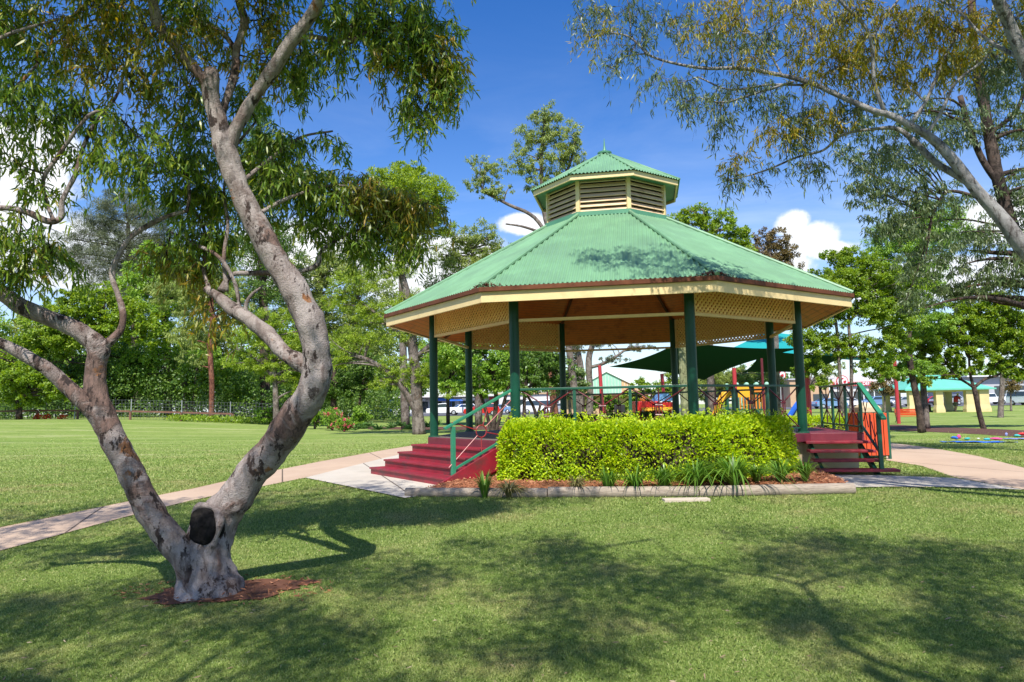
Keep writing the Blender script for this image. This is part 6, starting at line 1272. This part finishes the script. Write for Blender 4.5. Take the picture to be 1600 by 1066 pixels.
car('parked_car', 'pale blue wagon behind the cream lid of the orange bin', at_px(1366, 104), 104, R(196), 'ltbluecar', 'wagon')
car('parked_car', 'white sedan left of the red pole by the bench', at_px(1388, 112), 112, R(190), 'whitecar', 'sedan')
car('parked_car', 'dark silver sedan between the red pole and the shelter', at_px(1411, 104), 104, R(190), 'silver', 'sedan')
car('parked_car', 'red sedan seen through the picnic shelter', at_px(1457, 110), 110, R(180), 'redcar', 'sedan')
car('parked_car', 'silver wagon seen through the middle opening of the picnic shelter', at_px(1480, 108), 108, R(180), 'silver', 'wagon')
car('parked_ute', 'white ute between the picnic shelter and the slim grey trunk', at_px(1548, 106), 106, R(182), 'whitecar', 'ute')
car('parked_car', 'white wagon right of the slim grey trunk', at_px(1576, 112), 112, R(184), 'whitecar', 'wagon')
car('parked_van', 'white van facing the park at the right edge', at_px(1606, 92), 92, R(-80), 'whitecar', 'van')
# ------------------------------------------------------------------ buildings behind
def wall_px(x0, x1, d): return at_px(x0, d), at_px(x1, d)
# orange gabled shed
d = 84; x0, x1 = wall_px(880, 1010, d); xc = (x0+x1)/2+ .3; g0 = float(G(xc, d)); sh = thing('shed_building', 'apricot and mint striped gabled shed behind the rotunda', 'building', (xc, d, g0))
hw_ = (x1-x0)/2; mb = MB().box((xc, d+4, g0+1.2), (hw_*2, 8, 2.4)); mb.build('wall', 'tan', sh)
def gab(zb, zt, nx, name, mat, xa, xb, parent, yy=d-.02):
    pts = []
    f = lambda x: zb+(zt-zb)*(1-abs(x-xc)/hw_)
    V = [(xa, yy, zb), (xb, yy, zb), (xb, yy, f(xb)), (xa, yy, f(xa))]
    if xa < xc < xb: V = [(xa, yy, zb), (xb, yy, zb), (xb, yy, f(xb)), (xc, yy, zt), (xa, yy, f(xa))]
    n_ = len(V); V2 = [(v[0], v[1]+.12, v[2]) for v in V]; m_ = MB(); m_.add(V+V2, [tuple(range(n_)), tuple(range(n_, 2*n_))[::-1]]+[((k+1) % n_, k, n_+k, n_+(k+1) % n_) for k in range(n_)]); return m_.build(name, mat, parent)
gab(g0+2.4, g0+5.0, 1, 'gable_panel', 'buildorange', x0, xc-1.8, sh); gab(g0+2.4, g0+5.0, 1, 'gable_panel', 'mint', xc-1.75, xc+1.75, sh); gab(g0+2.4, g0+5.0, 1, 'gable_panel', 'buildorange', xc+1.8, x1, sh)
mb = MB()
for s in (-1, 1): mb.beam((xc, d+4, g0+5.06), (xc+s*(hw_+.3), d+4, g0+2.38), 8.4, .1, up=(0, 0, 1))
mb.build('roof', 'white', sh); mb = MB()
for k in range(26): mb.box((x0+.3+k*(hw_*2-.6)/25, d-.09, g0+2.4+.5*(1-abs(x0+.3+k*(hw_*2-.6)/25-xc)/hw_)*4.2/2), (.05, .04, (1-abs(x0+.3+k*(hw_*2-.6)/25-xc)/hw_)*2.4))
mb.build('cladding_ribs', 'offwhite', sh)
MB().box((xc, d-.5, g0+2.3), (hw_*2+.6, 1.2, .22)).build('awning', 'barrier', sh)
# dealership
d = 132; x0, x1 = wall_px(1288, 1412, d); g0 = float(G(x0, d)); de = thing('showroom_building', 'long grey showroom with a red sign band lettered in white', 'building', ((x0+x1)/2, d, g0))
def zpx(py, px, dd): return W(px, py, dd)[2]
zt = zpx(586, 1350, d); zs0, zs1 = zpx(603, 1350, d), zpx(596.5, 1350, d)
MB().box(((x0+x1)/2, d+6, (g0+zt)/2), (x1-x0, 12, zt-g0)).build('wall', 'offwhite', de)
MB().box(((x0+x1)/2, d-.12, (g0+zpx(611, 1350, d))/2), ((x1-x0)*.86, .2, zpx(611, 1350, d)-g0-.1)).build('shopfront', 'glass', de)
for k in range(7): MB().box((x0+(x1-x0)*(.1+.8*k/6), d-.25, (g0+zpx(611, 1350, d))/2), (.16, .1, zpx(611, 1350, d)-g0-.1)).build('mullion', 'white', de)
sx0, sx1 = wall_px(1326, 1366, d); sg = MB().box(((sx0+sx1)/2, d-.25, (zs0+zs1)/2), (sx1-sx0, .3, zs1-zs0)).build('sign_board', 'signred', de)
s2 = MB().box((at_px(1306, d), d-.25, (zs0+zs1)/2), (at_px(1312, d)-at_px(1302, d), .3, (zs1-zs0))).build('sign_board', 'signred', de)
def text(name, body, loc, size, mat, parent, rz=0, tilt=pi/2):
    cu = bpy.data.curves.new(name, 'FONT'); cu.body = body; cu.size = size; cu.extrude = .02; cu.align_x = 'CENTER'; cu.align_y = 'CENTER'; cu.offset = size*.02
    ob = bpy.data.objects.new(name, cu); COL.objects.link(ob); bpy.context.view_layer.update()
    me = bpy.data.meshes.new_from_object(ob); bpy.data.objects.remove(ob); me.materials.clear(); me.materials.append(M[mat])
    o = bpy.data.objects.new(name, me); COL.objects.link(o); o.parent = parent; o.rotation_euler = (tilt, 0, rz); l = np.array(loc)-root_loc(parent); o.location = tuple(float(q) for q in l); return o
text('lettering', 'HOLDEN', ((sx0+sx1)/2+.3, d-.43, (zs0+zs1)/2), (zs1-zs0)*1.05, 'white', sg)
text('lettering', 'T', (at_px(1306, d), d-.43, (zs0+zs1)/2), (zs1-zs0)*1.0, 'white', s2)
def roundel(parent, c, r):
    dsk = MB().tube([(c[0], c[1]+.1, c[2]), (c[0], c[1], c[2])], [r, r], 28).build('round_sign', 'signred', parent)
    MB().tube([(c[0], c[1], c[2]), (c[0], c[1]-.03, c[2])], [r*.86, r*.86], 28).build('sign_face', 'white', dsk)
    # lion rolling a ball, reduced to its red masses
    m_ = MB(); y = c[1]-.05
    def blob(pts): n_ = len(pts); V = [(c[0]+a*r, y, c[2]+b*r) for a, b in pts]+[(c[0]+a*r, y+.02, c[2]+b*r) for a, b in pts]; m_.add(V, [tuple(range(n_)), tuple(range(n_, 2*n_))[::-1]]+[((k+1) % n_, k, n_+k, n_+(k+1) % n_) for k in range(n_)])
    blob([(-.70, -.05), (-.45, .42), (-.05, .60), (.30, .55), (.10, .35), (-.15, .15), (-.35, -.15), (-.55, -.35)])
    blob([(.30, .10), (.62, .18), (.66, -.15), (.42, -.40), (.15, -.30), (.12, -.02)]); blob([(-.45, -.42), (-.05, -.15), (.05, -.50), (-.15, -.68)]); m_.build('emblem', 'signred', dsk)
roundel(de, (at_px(1317, d), d-.5, zpx(596, 1317, d)), 1.1)
# pole sign
d = 118; x = at_px(1221, d); g0 = float(G(x, d)); ps = thing('pole_sign', 'tall pole carrying a round white and red disc sign', 'sign', (x, d, g0)); c = (x, d, zpx(586, 1221, d))
MB().cyl((x, d+.2, g0), (x, d+.2, c[2]+.6), .13, 10).build('pole', 'white', ps); roundel(ps, (x, d, c[2]), 1.05)
# tan brick building
d = 128; x0, x1 = wall_px(1236, 1303, d); g0 = float(G(x0, d)); tb_ = thing('brick_building', 'tan brick building with a flat grey roof left of the showroom', 'building', ((x0+x1)/2, d, g0)); zt = zpx(593, 1280, d)
MB().box(((x0+x1)/2, d+5, (g0+zt)/2), (x1-x0, 10, zt-g0)).build('wall', 'tan', tb_); MB().box(((x0+x1)/2, d+5, zt+.12), (x1-x0+.6, 10.6, .24)).build('roof', 'grey', tb_)
for k in range(4): MB().box((x0+(x1-x0)*(.2+.2*k), d-.03, g0+1.6), (1.1, .1, 1.3)).build('window', 'glass', tb_)
# long pale building at the left
d = 138; x0, x1 = wall_px(545, 800, d); g0 = float(G(x0, d)); lb_ = thing('shop_building', 'row of low shops with blue and grey fronts behind the parked cars on the left', 'building', ((x0+x1)/2, d, g0)); zt = zpx(621, 680, d)
MB().box(((x0+x1)/2, d+5, (g0+zt)/2), (x1-x0, 10, zt-g0)).build('wall', 'grey', lb_); MB().box(((x0+x1)/2, d+4, zt+.15), (x1-x0+1, 12, .3)).build('roof', 'offwhite', lb_)
for k in range(12):
    MB().box((x0+(x1-x0)*(.05+.082*k), d-.04, g0+1.25), (1.7, .12, 2.0)).build('window', 'glass', lb_)
for k, mt in enumerate(['signred', 'blue', 'grey', 'blue', 'white', 'signred']): MB().box((x0+(x1-x0)*(.08+.168*k), d-.5, zt-.45), (3.6, .9, .5)).build('awning', mt, lb_)
d = 120; x = at_px(552, d); g0 = float(G(x, d)); rs_ = thing('street_sign', 'small red board on a white post left of the blue wagon', 'sign', (x, d, g0))
MB().cyl((x-.9, d, g0), (x-.9, d, g0+2.6), .09, 8).build('post', 'white', rs_); MB().box((x+.2, d, g0+2.1), (2.0, .1, .9)).build('board', 'signred', rs_)
# grey building at the right
d = 128; x0, x1 = wall_px(1512, 1720, d); g0 = float(G(x0, d)); gb_ = thing('warehouse_building', 'pale grey warehouse behind the right end of the picnic shelter', 'building', ((x0+x1)/2, d, g0)); zt = zpx(588, 1580, d)
MB().box(((x0+x1)/2, d+6, (g0+zt)/2), (x1-x0, 12, zt-g0)).build('wall', 'grey', gb_); MB().box(((x0+x1)/2, d+5.5, zt+.1), (x1-x0+.6, 13, .22)).build('roof', 'white', gb_)
for k in range(5): MB().box((x0+(x1-x0)*(.1+.18*k), d-.03, g0+1.8), (3.2, .1, 2.6)).build('window', 'glass', gb_)
d = 125; x0, x1 = wall_px(780, 905, d); g0 = float(G(x0, d)); wb_ = thing('shop_building', 'white walled shop behind the thin stems right of the second post', 'building', ((x0+x1)/2, d, g0)); zt = zpx(616, 840, d)
MB().box(((x0+x1)/2, d+4, (g0+zt)/2), (x1-x0, 8, zt-g0)).build('wall', 'offwhite', wb_); MB().box(((x0+x1)/2, d+4, zt+.12), (x1-x0+.6, 8.6, .24)).build('roof', 'tan', wb_)
for k in range(5): MB().box((x0+(x1-x0)*(.12+.19*k), d-.03, g0+1.3), (1.6, .1, 1.9)).build('window', 'glass', wb_)
x = at_px(1298, 100); g0 = float(G(x, 100)); lp_ = thing('lamp_post', 'white lamp post in front of the tan brick building', 'lamp post', (x, 100, g0)); zt = zpx(576, 1298, 100)
MB().tube([(x, 100, g0), (x, 100, zt)], [.10, .06], 8).build('pole', 'white', lp_); MB().box((x+.35, 100, zt), (.9, .18, .1)).build('lamp_head', 'white', lp_, bevel=.03)
# ------------------------------------------------------------------ picnic shelter
d = 66; g0 = float(G(at_px(1480, d), d)); x0, x1 = wall_px(1419, 1546, d); yb = d+5.2
zb = zpx(645.5, 1480, d); g0 = zb; ze_ = zpx(608, 1480, d); zr_ = zpx(586, 1480, d+2.6)
ps_ = thing('picnic_shelter', 'cream picnic shelter with a teal hipped roof on the far right lawn', 'shelter', ((x0+x1)/2, d, g0))
MB().box(((x0+x1)/2, d+2.6, g0-.10), (x1-x0+.8, 6.2, .3)).build('floor_slab', 'conc', ps_)
def pier(px0, px1, y, base=.10):
    a, b = at_px(px0, d), at_px(px1, d); c_ = (a+b)/2; w_ = b-a
    V = []
    for z, e in ((g0+.05, base), (g0+.35, base*.9), (g0+.75, 0), (ze_-.05, 0)):
        for sx_, sy in ((-1, -1), (1, -1), (1, 1), (-1, 1)): V.append((c_+sx_*(w_/2+e), y+sy*(.22+e*.6), z))
    m_ = MB(); m_.add(V, [(3, 2, 1, 0), (12, 13, 14, 15)]+[(j*4+k, j*4+(k+1) % 4, (j+1)*4+(k+1) % 4, (j+1)*4+k) for j in range(3) for k in range(4)]); m_.build('pier', 'shelter', ps_)
for a, b in ((1420, 1430), (1462, 1473), (1509, 1524), (1530, 1545)): pier(a, b, d)
for a, b in ((1424, 1434), (1446, 1452), (1484, 1496), (1528, 1538)): pier(a, b, yb-.3)
MB().box(((x0+x1)/2, d, ze_-.12), (x1-x0, .3, .26)).build('beam', 'shelter', ps_); MB().box(((x0+x1)/2, yb-.3, ze_-.12), (x1-x0, .3, .26)).build('beam', 'shelter', ps_)
e = .45; V = [(x0-e, d-e, ze_), (x1+e, d-e, ze_), (x1+e, yb+e-.3, ze_), (x0-e, yb+e-.3, ze_), (x0+2.4, d+2.5, zr_), (x1-2.4, d+2.5, zr_)]
m_ = MB(); m_.add(V, [(0, 1, 5, 4), (1, 2, 5), (2, 3, 4, 5), (3, 0, 4), (3, 2, 1, 0)]); m_.build('roof', 'teal', ps_); MB().box(((x0+x1)/2, d-e-.03, ze_-.03), (x1-x0+2*e, .1, .14)).build('gutter', 'teal', ps_)
xt = at_px(1456, d); tt = thing('picnic_table', 'dark picnic table with benches inside the cream shelter', 'table', (xt, d+1.9, g0+.05))
MB().box((xt, d+1.9, g0+.80), (1.6, .75, .06)).build('table_top', 'barkdark', tt)
for s in (-1, 1):
    MB().box((xt, d+1.9+s*.7, g0+.49), (1.6, .28, .05)).build('bench_seat', 'barkdark', tt); MB().box((xt+s*.6, d+1.9, g0+.42), (.08, 1.4, .74)).build('leg', 'barkdark', tt)
# person in the shelter, bending towards the table on the right
def person(x, y, z, rz):
    o = bpy.data.objects.new('person', bpy.data.meshes.new('person')); COL.objects.link(o)
    Vv = [(0, 0, .93), (.03, 0, 1.10), (.10, 0, 1.27), (.20, 0, 1.42), (.27, 0, 1.50), (.33, 0, 1.60), (.36, 0, 1.69),
          (0, .10, .88), (.02, .12, .50), (-.02, .13, .10), (.12, .14, .04), (0, -.10, .88), (-.08, -.12, .50), (-.22, -.13, .11), (-.09, -.14, .04),
          (.19, .19, 1.40), (.30, .25, 1.16), (.52, .20, 1.10), (.60, .18, 1.09), (.19, -.19, 1.40), (.28, -.26, 1.14), (.50, -.22, 1.06), (.58, -.20, 1.05)]
    Ev = [(0, 1), (1, 2), (2, 3), (3, 4), (4, 5), (5, 6), (0, 7), (7, 8), (8, 9), (9, 10), (0, 11), (11, 12), (12, 13), (13, 14), (3, 15), (15, 16), (16, 17), (17, 18), (3, 19), (19, 20), (20, 21), (21, 22)]
    rad = [.15, .14, .16, .13, .06, .10, .095, .10, .065, .045, .035, .10, .065, .045, .035, .065, .045, .035, .03, .065, .045, .035, .03]
    me = o.data; me.from_pydata(Vv, Ev, []); me.materials.append(M['skin'])
    sm = o.modifiers.new('skin', 'SKIN'); o.modifiers.new('sub', 'SUBSURF').levels = 1; o.modifiers['sub'].render_levels = 1
    for i, r_ in enumerate(rad): me.skin_vertices[0].data[i].radius = (r_, r_)
    me.skin_vertices[0].data[0].use_root = True
    o.location = (x, y, z); o.rotation_euler = (0, 0, rz)
    tag(o, 'person in a red shirt, grey shorts and white cap, bending forward inside the picnic shelter', 'person')
    mb = MB(); mb.tube([(0, 0, .90), (.03, 0, 1.10), (.10, 0, 1.28), (.19, 0, 1.42), (.25, 0, 1.49)], [.185, .185, .205, .17, .09], 14)
    for s in (-1, 1): mb.tube([(.17, s*.12, 1.42), (.21, s*.22, 1.36), (.28, s*.26, 1.20)], [.09, .085, .075], 10)
    mb.build('shirt', 'shirt', o, smooth=True, local=True)
    mb = MB(); mb.tube([(0, 0, .98), (0, 0, .84)], [.18, .19], 12)
    for s in (-1, 1): mb.tube([(0, s*.10, .90), (.0 if s > 0 else -.05, s*.12, .55)], [.125, .10], 10)
    mb.build('shorts', 'shorts', o, smooth=True, local=True)
    MB().sphere((.36, 0, 1.73), .108, 12, 8, (1, 1, .7)).build('cap', 'cap', o, smooth=True, local=True)
    MB().tube([(.25, 0, 1.47), (.29, 0, 1.53)], [.10, .075], 10).build('collar', 'collar', o, smooth=True, local=True)
    for s in (-1, 1):
        bx, bz = ((.02, .04) if s > 0 else (-.18, .04)); MB().box((bx+.05, s*.135, .045), (.27, .10, .09)).build('shoe', 'dark', o, local=True, bevel=.02)
    return o
person(at_px(1494, d+1.2), d+1.2, g0+.05, R(20))
# ------------------------------------------------------------------ bench, bin, rugs
d = 46; x = at_px(1420, d); zz0 = zpx(661.5, 1418, d); bn = thing('park_bench', 'orange slatted park bench with dark green iron ends by the red pole', 'bench', (x, d, zz0))
for k in range(4): MB().box((x, d-.16+k*.12, zz0+.46), (1.55, .095, .035)).build('seat_slat', 'orange', bn, bevel=.005)
for k in range(4): MB().box((x, d+.27+.03*k, zz0+.56+k*.105), (1.55, .03, .085), az=(0, -.28, 1)).build('back_slat', 'orange', bn, bevel=.005)
for s in (-1, 1):
    m_ = MB(); X_ = x+s*.74
    m_.tube(catmull([(X_, d-.26, zz0), (X_, d-.20, zz0+.25), (X_, d-.22, zz0+.46), (X_, d-.24, zz0+.68), (X_, d+.10, zz0+.66), (X_, d+.28, zz0+.66)], 5), .024, 8)
    m_.tube(catmull([(X_, d+.36, zz0), (X_, d+.20, zz0+.25), (X_, d+.24, zz0+.46), (X_, d+.38, zz0+.92)], 5), .026, 8); m_.tube([(X_, d-.2, zz0+.42), (X_, d+.24, zz0+.42)], .022, 8)
    m_.build('bench_end', 'raildark', bn, smooth=True)
yb_ = 15.6; xb = at_px(1353, yb_); zb_ = float(G(xb, yb_)); bi = thing('rubbish_bin', 'orange slatted rubbish bin enclosure with a cream lid beside the right landing', 'bin', (xb, yb_, zb_))
W_ = .60; H_ = .96
for s in (-1, 1):
    for q in (-1, 1): MB().box((xb+s*W_/2, yb_+q*W_/2, zb_+H_/2+.03), (.05, .05, H_+.06)).build('corner_post', 'raildark', bi)
for k in range(6):
    o_ = -W_/2+.06+k*.096
    MB().box((xb+o_, yb_-W_/2-.01, zb_+H_/2+.06), (.082, .022, H_-.06)).build('slat', 'orange', bi, bevel=.004); MB().box((xb+o_, yb_+W_/2+.01, zb_+H_/2+.06), (.082, .022, H_-.06)).build('slat', 'orange', bi)
    for s in (-1, 1): MB().box((xb+s*(W_/2+.01), yb_+o_, zb_+H_/2+.06), (.022, .082, H_-.06)).build('slat', 'orange', bi)
for z_ in (.10, H_-.02):
    m_ = MB(); 
    for s in (-1, 1): m_.box((xb, yb_+s*(W_/2-.012), zb_+z_), (W_, .02, .06)); m_.box((xb+s*(W_/2-.012), yb_, zb_+z_), (.02, W_, .06))
    m_.build('frame_rail', 'raildark', bi)
m_ = MB(); V = []
for z, e_ in ((H_+.04, 0), (H_+.16, .0), (H_+.26, -.10)):
    for sx_, sy in ((-1, -1), (1, -1), (1, 1), (-1, 1)): V.append((xb+.03+sx_*(W_/2-.10+e_), yb_+sy*(W_/2-.10+e_), zb_+z))
m_.add(V, [(3, 2, 1, 0), (8, 9, 10, 11)]+[(j*4+k, j*4+(k+1) % 4, (j+1)*4+(k+1) % 4, (j+1)*4+k) for j in range(2) for k in range(4)]); m_.build('lid', 'render', bi, bevel=.015)
MB().box((xb, yb_, zb_+H_/2), (W_-.12, W_-.12, H_-.1)).build('bin_liner', 'dark', bi)
def rug(px0, px1, py, dep, mat, label, zadd=.02, amp=.03):
    a = gp(px0, py); b = gp(px1, py); A = np.zeros((9, 17, 3))
    for i in range(9):
        for j in range(17):
            p = a+(b-a)*j/16; y = p[1]+dep*(i/8-.5); A[i, j] = (p[0]+.1*sin(i), y, float(G(p[0], y))+zadd+amp*MN.noise(Vector((p[0]*4, y*4, 1)))+amp*.5)
    m_ = MB(); B_ = A.copy(); B_[:, :, 2] -= .012; m_.grid(A, True); m_.grid(B_)
    c_ = A.reshape(-1, 3).mean(0); o = m_.build('picnic_rug', mat, loc=(c_[0], c_[1], A[:, :, 2].min()), smooth=True); tag(o, label, 'rug', 'picnic rugs on the right lawn'); return o
rug(1478, 1572, 692, 1.1, 'rugblue', 'big crumpled blue rug on the grass left of the leaning tree shade'); rug(1575, 1640, 687, 1.0, 'purplefab', 'lavender rug at the right edge of the lawn')
def bundle(px, py, w_, h_, mat, label, cat='bag'):
    c_ = gp(px, py); k = 1/pxm(c_[1]); m_ = MB().sphere((c_[0], c_[1], c_[2]+h_*k*.5+.03), 1, 14, 9, (w_*k*.4, w_*k*.35, h_*k*.28), .8)
    o = m_.build({'bag': 'beach_bag', 'towel': 'towel', 'cup': 'drink_cup', 'hat': 'sun_hat'}.get(cat, cat), mat, loc=(c_[0], c_[1], c_[2]), smooth=True); tag(o, label, cat, 'things lying on the picnic rugs')
for a_ in [(1492, 690, 13, 9, 'rugblue', 'dark blue bag on the left end of the blue rug', 'bag'), (1499, 689, 7, 10, 'pink', 'pink rolled towel beside the dark blue bag', 'towel'), (1512, 690, 9, 6, 'tealfab', 'green towel in the middle of the blue rug', 'towel'), (1529, 688, 6, 3, 'white', 'small white hat on the grass behind the blue rug', 'hat'),
           (1543, 691, 14, 6, 'tealfab', 'pale teal towel right of the middle of the blue rug', 'towel'), (1556, 690, 22, 6, 'pink', 'long pink and red towel heap on the blue rug', 'towel'), (1588, 685, 14, 6, 'tealfab', 'teal towel on the lavender rug', 'towel'), (1596, 683, 12, 7, 'shirt', 'red cloth heap at the right edge of the lavender rug', 'towel'), (1573, 685, 5, 9, 'purplefab', 'lavender bottle bag between the two rugs', 'bag')]: bundle(*a_)
# ------------------------------------------------------------------ playground
def post_thing(name, label, px, y0, y1, d, r, mat, lean=0):
    x = at_px(px, d); g = float(G(x, d)); z1 = zpx(y1, px, d); o = MB().tube([(x, d, g-.05), (x+lean, d, z1)], [r, r], 10).build(name, mat, loc=(x, d, g), smooth=True, autosm=50); tag(o, label, 'pole', 'red poles round the playground'); return o
post_thing('steel_pole', 'leaning red pole in front of the apricot gable', 943, 655, 571, 27, .07, 'redpole', -.1)
post_thing('steel_pole', 'red pole seen through the rotunda beside the playhouse', 1041, 655, 584, 28, .07, 'redpole', -.12)
post_thing('steel_pole', 'pink red pole above the yellow slide', 1150, 655, 575, 27, .08, 'redpole')
post_thing('steel_pole', 'thin dark maroon pole left of the right rear rotunda post', 1194, 655, 560, 24, .045, 'rod')
post_thing('steel_pole', 'thick red pole just right of the last rotunda post', 1264, 655, 575, 27, .10, 'redpole')
post_thing('steel_pole', 'tall red pole left of the orange bench', 1403, 662, 560, 44, .11, 'redpole')
def sail(label, C, mat, sag=.5):
    P = [W(*c_) for c_ in C]; A = np.zeros((13, 13, 3))
    for i in range(13):
        for j in range(13):
            u, v = i/12, j/12; eu = 4*u*(1-u); ev = 4*v*(1-v); cu, cv = .5, .5
            uu = u; vv = v
            # curved-in edges
            uu = .5+(u-.5)*(1-.16*ev); vv = .5+(v-.5)*(1-.16*eu)
            A[i, j] = (P[0]*(1-uu)*(1-vv)+P[1]*uu*(1-vv)+P[2]*uu*vv+P[3]*(1-uu)*vv)
    B_ = A.copy(); B_[:, :, 2] -= .012; m_ = MB(); m_.grid(A, True); m_.grid(B_); c_ = A.reshape(-1, 3).mean(0)
    o = m_.build('shade_sail', mat, loc=c_, smooth=True); tag(o, label, 'shade sail', 'shade sails over the playground'); return o
sail('dark green sail whose long point ends left of the palm trunk', [(952, 573, 38), (1062, 532, 31), (1250, 544, 32), (1100, 594, 40)], 'sailgreen')
sail('sunlit turquoise sail seen through the gap under the lattice', [(1112, 556, 46), (1196, 514, 58), (1262, 524, 57), (1246, 562, 46)], 'sailteal')
sail('dark green sail behind the last rotunda post', [(1160, 582, 42), (1180, 545, 35), (1330, 556, 36), (1275, 584, 42)], 'sailgreen')
sail('far dark sail showing as a thin curved band among the trees at the right', [(1270, 560, 46), (1280, 550, 52), (1410, 562, 52), (1400, 566, 46)], 'sailgreen')
# playhouse
d = 27; x0, x1 = wall_px(996, 1052, d); g0 = float(G(x0, d)); zt = zpx(627, 1020, d); ph = thing('playhouse', 'red plastic playhouse with yellow scalloped awnings and a blue roof', 'playhouse', ((x0+x1)/2, d, g0))
xm = x0+(x1-x0)*.62
MB().box(((x0+xm)/2, d+.6, (g0+zt)/2), (xm-x0, 1.2, zt-g0)).build('wall', 'redplastic', ph, bevel=.02)
MB().box(((xm+x1)/2+.02, d+.7, (g0+zt)/2-.02), (x1-xm, 1.2, zt-g0-.05)).build('wall', 'redplastic', ph, bevel=.02)
m_ = MB(); m_.profile([(xm-.1, zt), (x1+.1, zt), (x1-.12, zt+.28), (xm+.15, zt+.28)], d+.1, d+1.3); m_.build('roof', 'ltblue', ph)
for cx_, w_ in ((x0+.50, .72), (x1-.28, .55)):
    zs = zpx(641, 1010, d); A_ = np.zeros((4, 25, 3))
    for i in range(4):
        for j in range(25): A_[i, j] = (cx_+w_*(j/24-.5), d-.02-.10*i, zs+.10-.03*i-(.03*abs(sin(j/24*pi*5)) if i == 3 else 0))
    B_ = A_.copy(); B_[:, :, 2] -= .02; m_ = MB(); m_.grid(A_, True); m_.grid(B_); m_.build('awning', 'yellow', ph)
    MB().box((cx_, d-.008, zs-.16), (w_*.62, .03, .36)).build('window', 'dark', ph); 
    for s in (-1, 1): MB().box((cx_+s*w_*.42, d-.02, zs-.2), (.05, .05, .5)).build('window_frame', 'white', ph)
MB().sphere((x0+.28, d+.3, zt+.06), .14, 12, 8).build('knob', 'orangep', ph, smooth=True)
# slide and climbing tower
d = 29; xs = at_px(1100, d); g0 = float(G(xs, d)); sl_ = thing('slide', 'yellow plastic slide coming down to the left behind the rails', 'slide', (xs, d, g0))
xt_, zt_ = at_px(1140, d), zpx(608, 1140, d); xb_, zb2_ = at_px(1103, d), g0+.25; zp = zpx(622, 1140, d)
C_ = catmull([(xt_+.2, d, zpx(620, 1140, d)), (xt_-.15, d, zpx(622, 1140, d)), ((xt_+xb_)/2, d, (zpx(622, 1140, d)+zb2_)/2), (xb_+.25, d, zb2_+.05), (xb_-.15, d, zb2_)], 6)
m_ = MB(); A_ = np.zeros((len(C_), 7, 3))
for i, p in enumerate(C_):
    for j in range(7): t_ = j/6*2-1; A_[i, j] = (p[0], p[1]+t_*.34, p[2]+.22*abs(t_)**3)
B_ = A_.copy(); B_[:, :, 2] -= .05; m_.grid(A_); m_.grid(B_, True); m_.build('chute', 'yellow', sl_, smooth=True)
m_ = MB()
for s in (-1, 1): m_.tube([p+np.array([0, s*.35, .23]) for p in C_], .035, 8)
m_.build('side_rim', 'yellow', sl_, smooth=True)
for f in (6, 14): MB().cyl((C_[f][0], C_[f][1], g0), (C_[f][0], C_[f][1], C_[f][2]-.02), .05, 8).build('leg', 'raildark', sl_)
MB().profile([(xt_-.1, zt_-.35), (xt_+.75, zt_-.35), (xt_+.65, zt_+.1), (xt_+.05, zt_+.1)], d-.5, d-.44).build('hood_panel', 'yellow', sl_)
x0, x1 = wall_px(1153, 1200, d+1); tw_ = thing('climbing_tower', 'playground climbing tower with dark posts, orange panels and lime capped posts', 'play tower', ((x0+x1)/2, d+1, g0))
for fx in (0, .33, .66, 1):
    for dy in (0, 1.4):
        x = x0+(x1-x0)*fx; q_ = MB().cyl((x, d+1+dy, g0), (x, d+1+dy, zpx(602, 1170, d+1)), .06, 8).build('post', 'raildark', tw_); MB().sphere((x, d+1+dy, zpx(601, 1170, d+1)), .10, 10, 6).build('post_cap', 'mint', q_)
zf_ = zpx(640, 1170, d+1); MB().box(((x0+x1)/2, d+1.7, zf_), (x1-x0, 1.5, .08)).build('platform', 'raildark', tw_)
for k in range(9): MB().box((x0+.1+(x1-x0-.2)*k/8, d+.96, zf_+.32), (.06, .04, .6)).build('baluster', 'orangep', tw_)
MB().box((x1-.3, d+.92, zf_+.86), (.55, .04, .3)).build('panel', 'orangep', tw_, bevel=.02)
MB().cyl(((x0+x1)/2-.3, d+1.7, zf_+.05), ((x0+x1)/2-.3, d+1.7, zf_+1.0), .22, 14).build('tube', 'mint', tw_)
xx = at_px(1244, 31); g0 = float(G(xx, 31)); bs = thing('slide', 'blue plastic slide behind the yellow hedge', 'slide', (xx, 31, g0)); C_ = catmull([(xx+.5, 31, g0+1.5), (xx+.1, 31, g0+1.2), (xx-.4, 31, g0+.5), (xx-.7, 31, g0+.3)], 6)
A_ = np.zeros((len(C_), 7, 3))
for i, p in enumerate(C_):
    for j in range(7): t_ = j/6*2-1; A_[i, j] = (p[0], p[1]+t_*.3, p[2]+.18*abs(t_)**3)
B_ = A_.copy(); B_[:, :, 2] -= .05; m_ = MB(); m_.grid(A_); m_.grid(B_, True); m_.build('chute', 'blue', bs, smooth=True); MB().cyl((xx+.4, 31, g0), (xx+.4, 31, g0+1.42), .05, 8).build('leg', 'raildark', bs)
xx = at_px(968, 24); g0 = float(G(xx, 24)); eb = thing('notice_panel', 'black rectangular panel standing behind the dark hedge', 'panel', (xx, 24, g0))
MB().box((xx, 24, zpx(638.5, 968, 24)), (.36, .08, .26)).build('board', 'dark', eb, bevel=.01)
for s in (-1, 1): MB().box((xx+s*.12, 24, (g0+zpx(641, 968, 24))/2), (.04, .04, zpx(641, 968, 24)-g0)).build('leg', 'dark', eb)
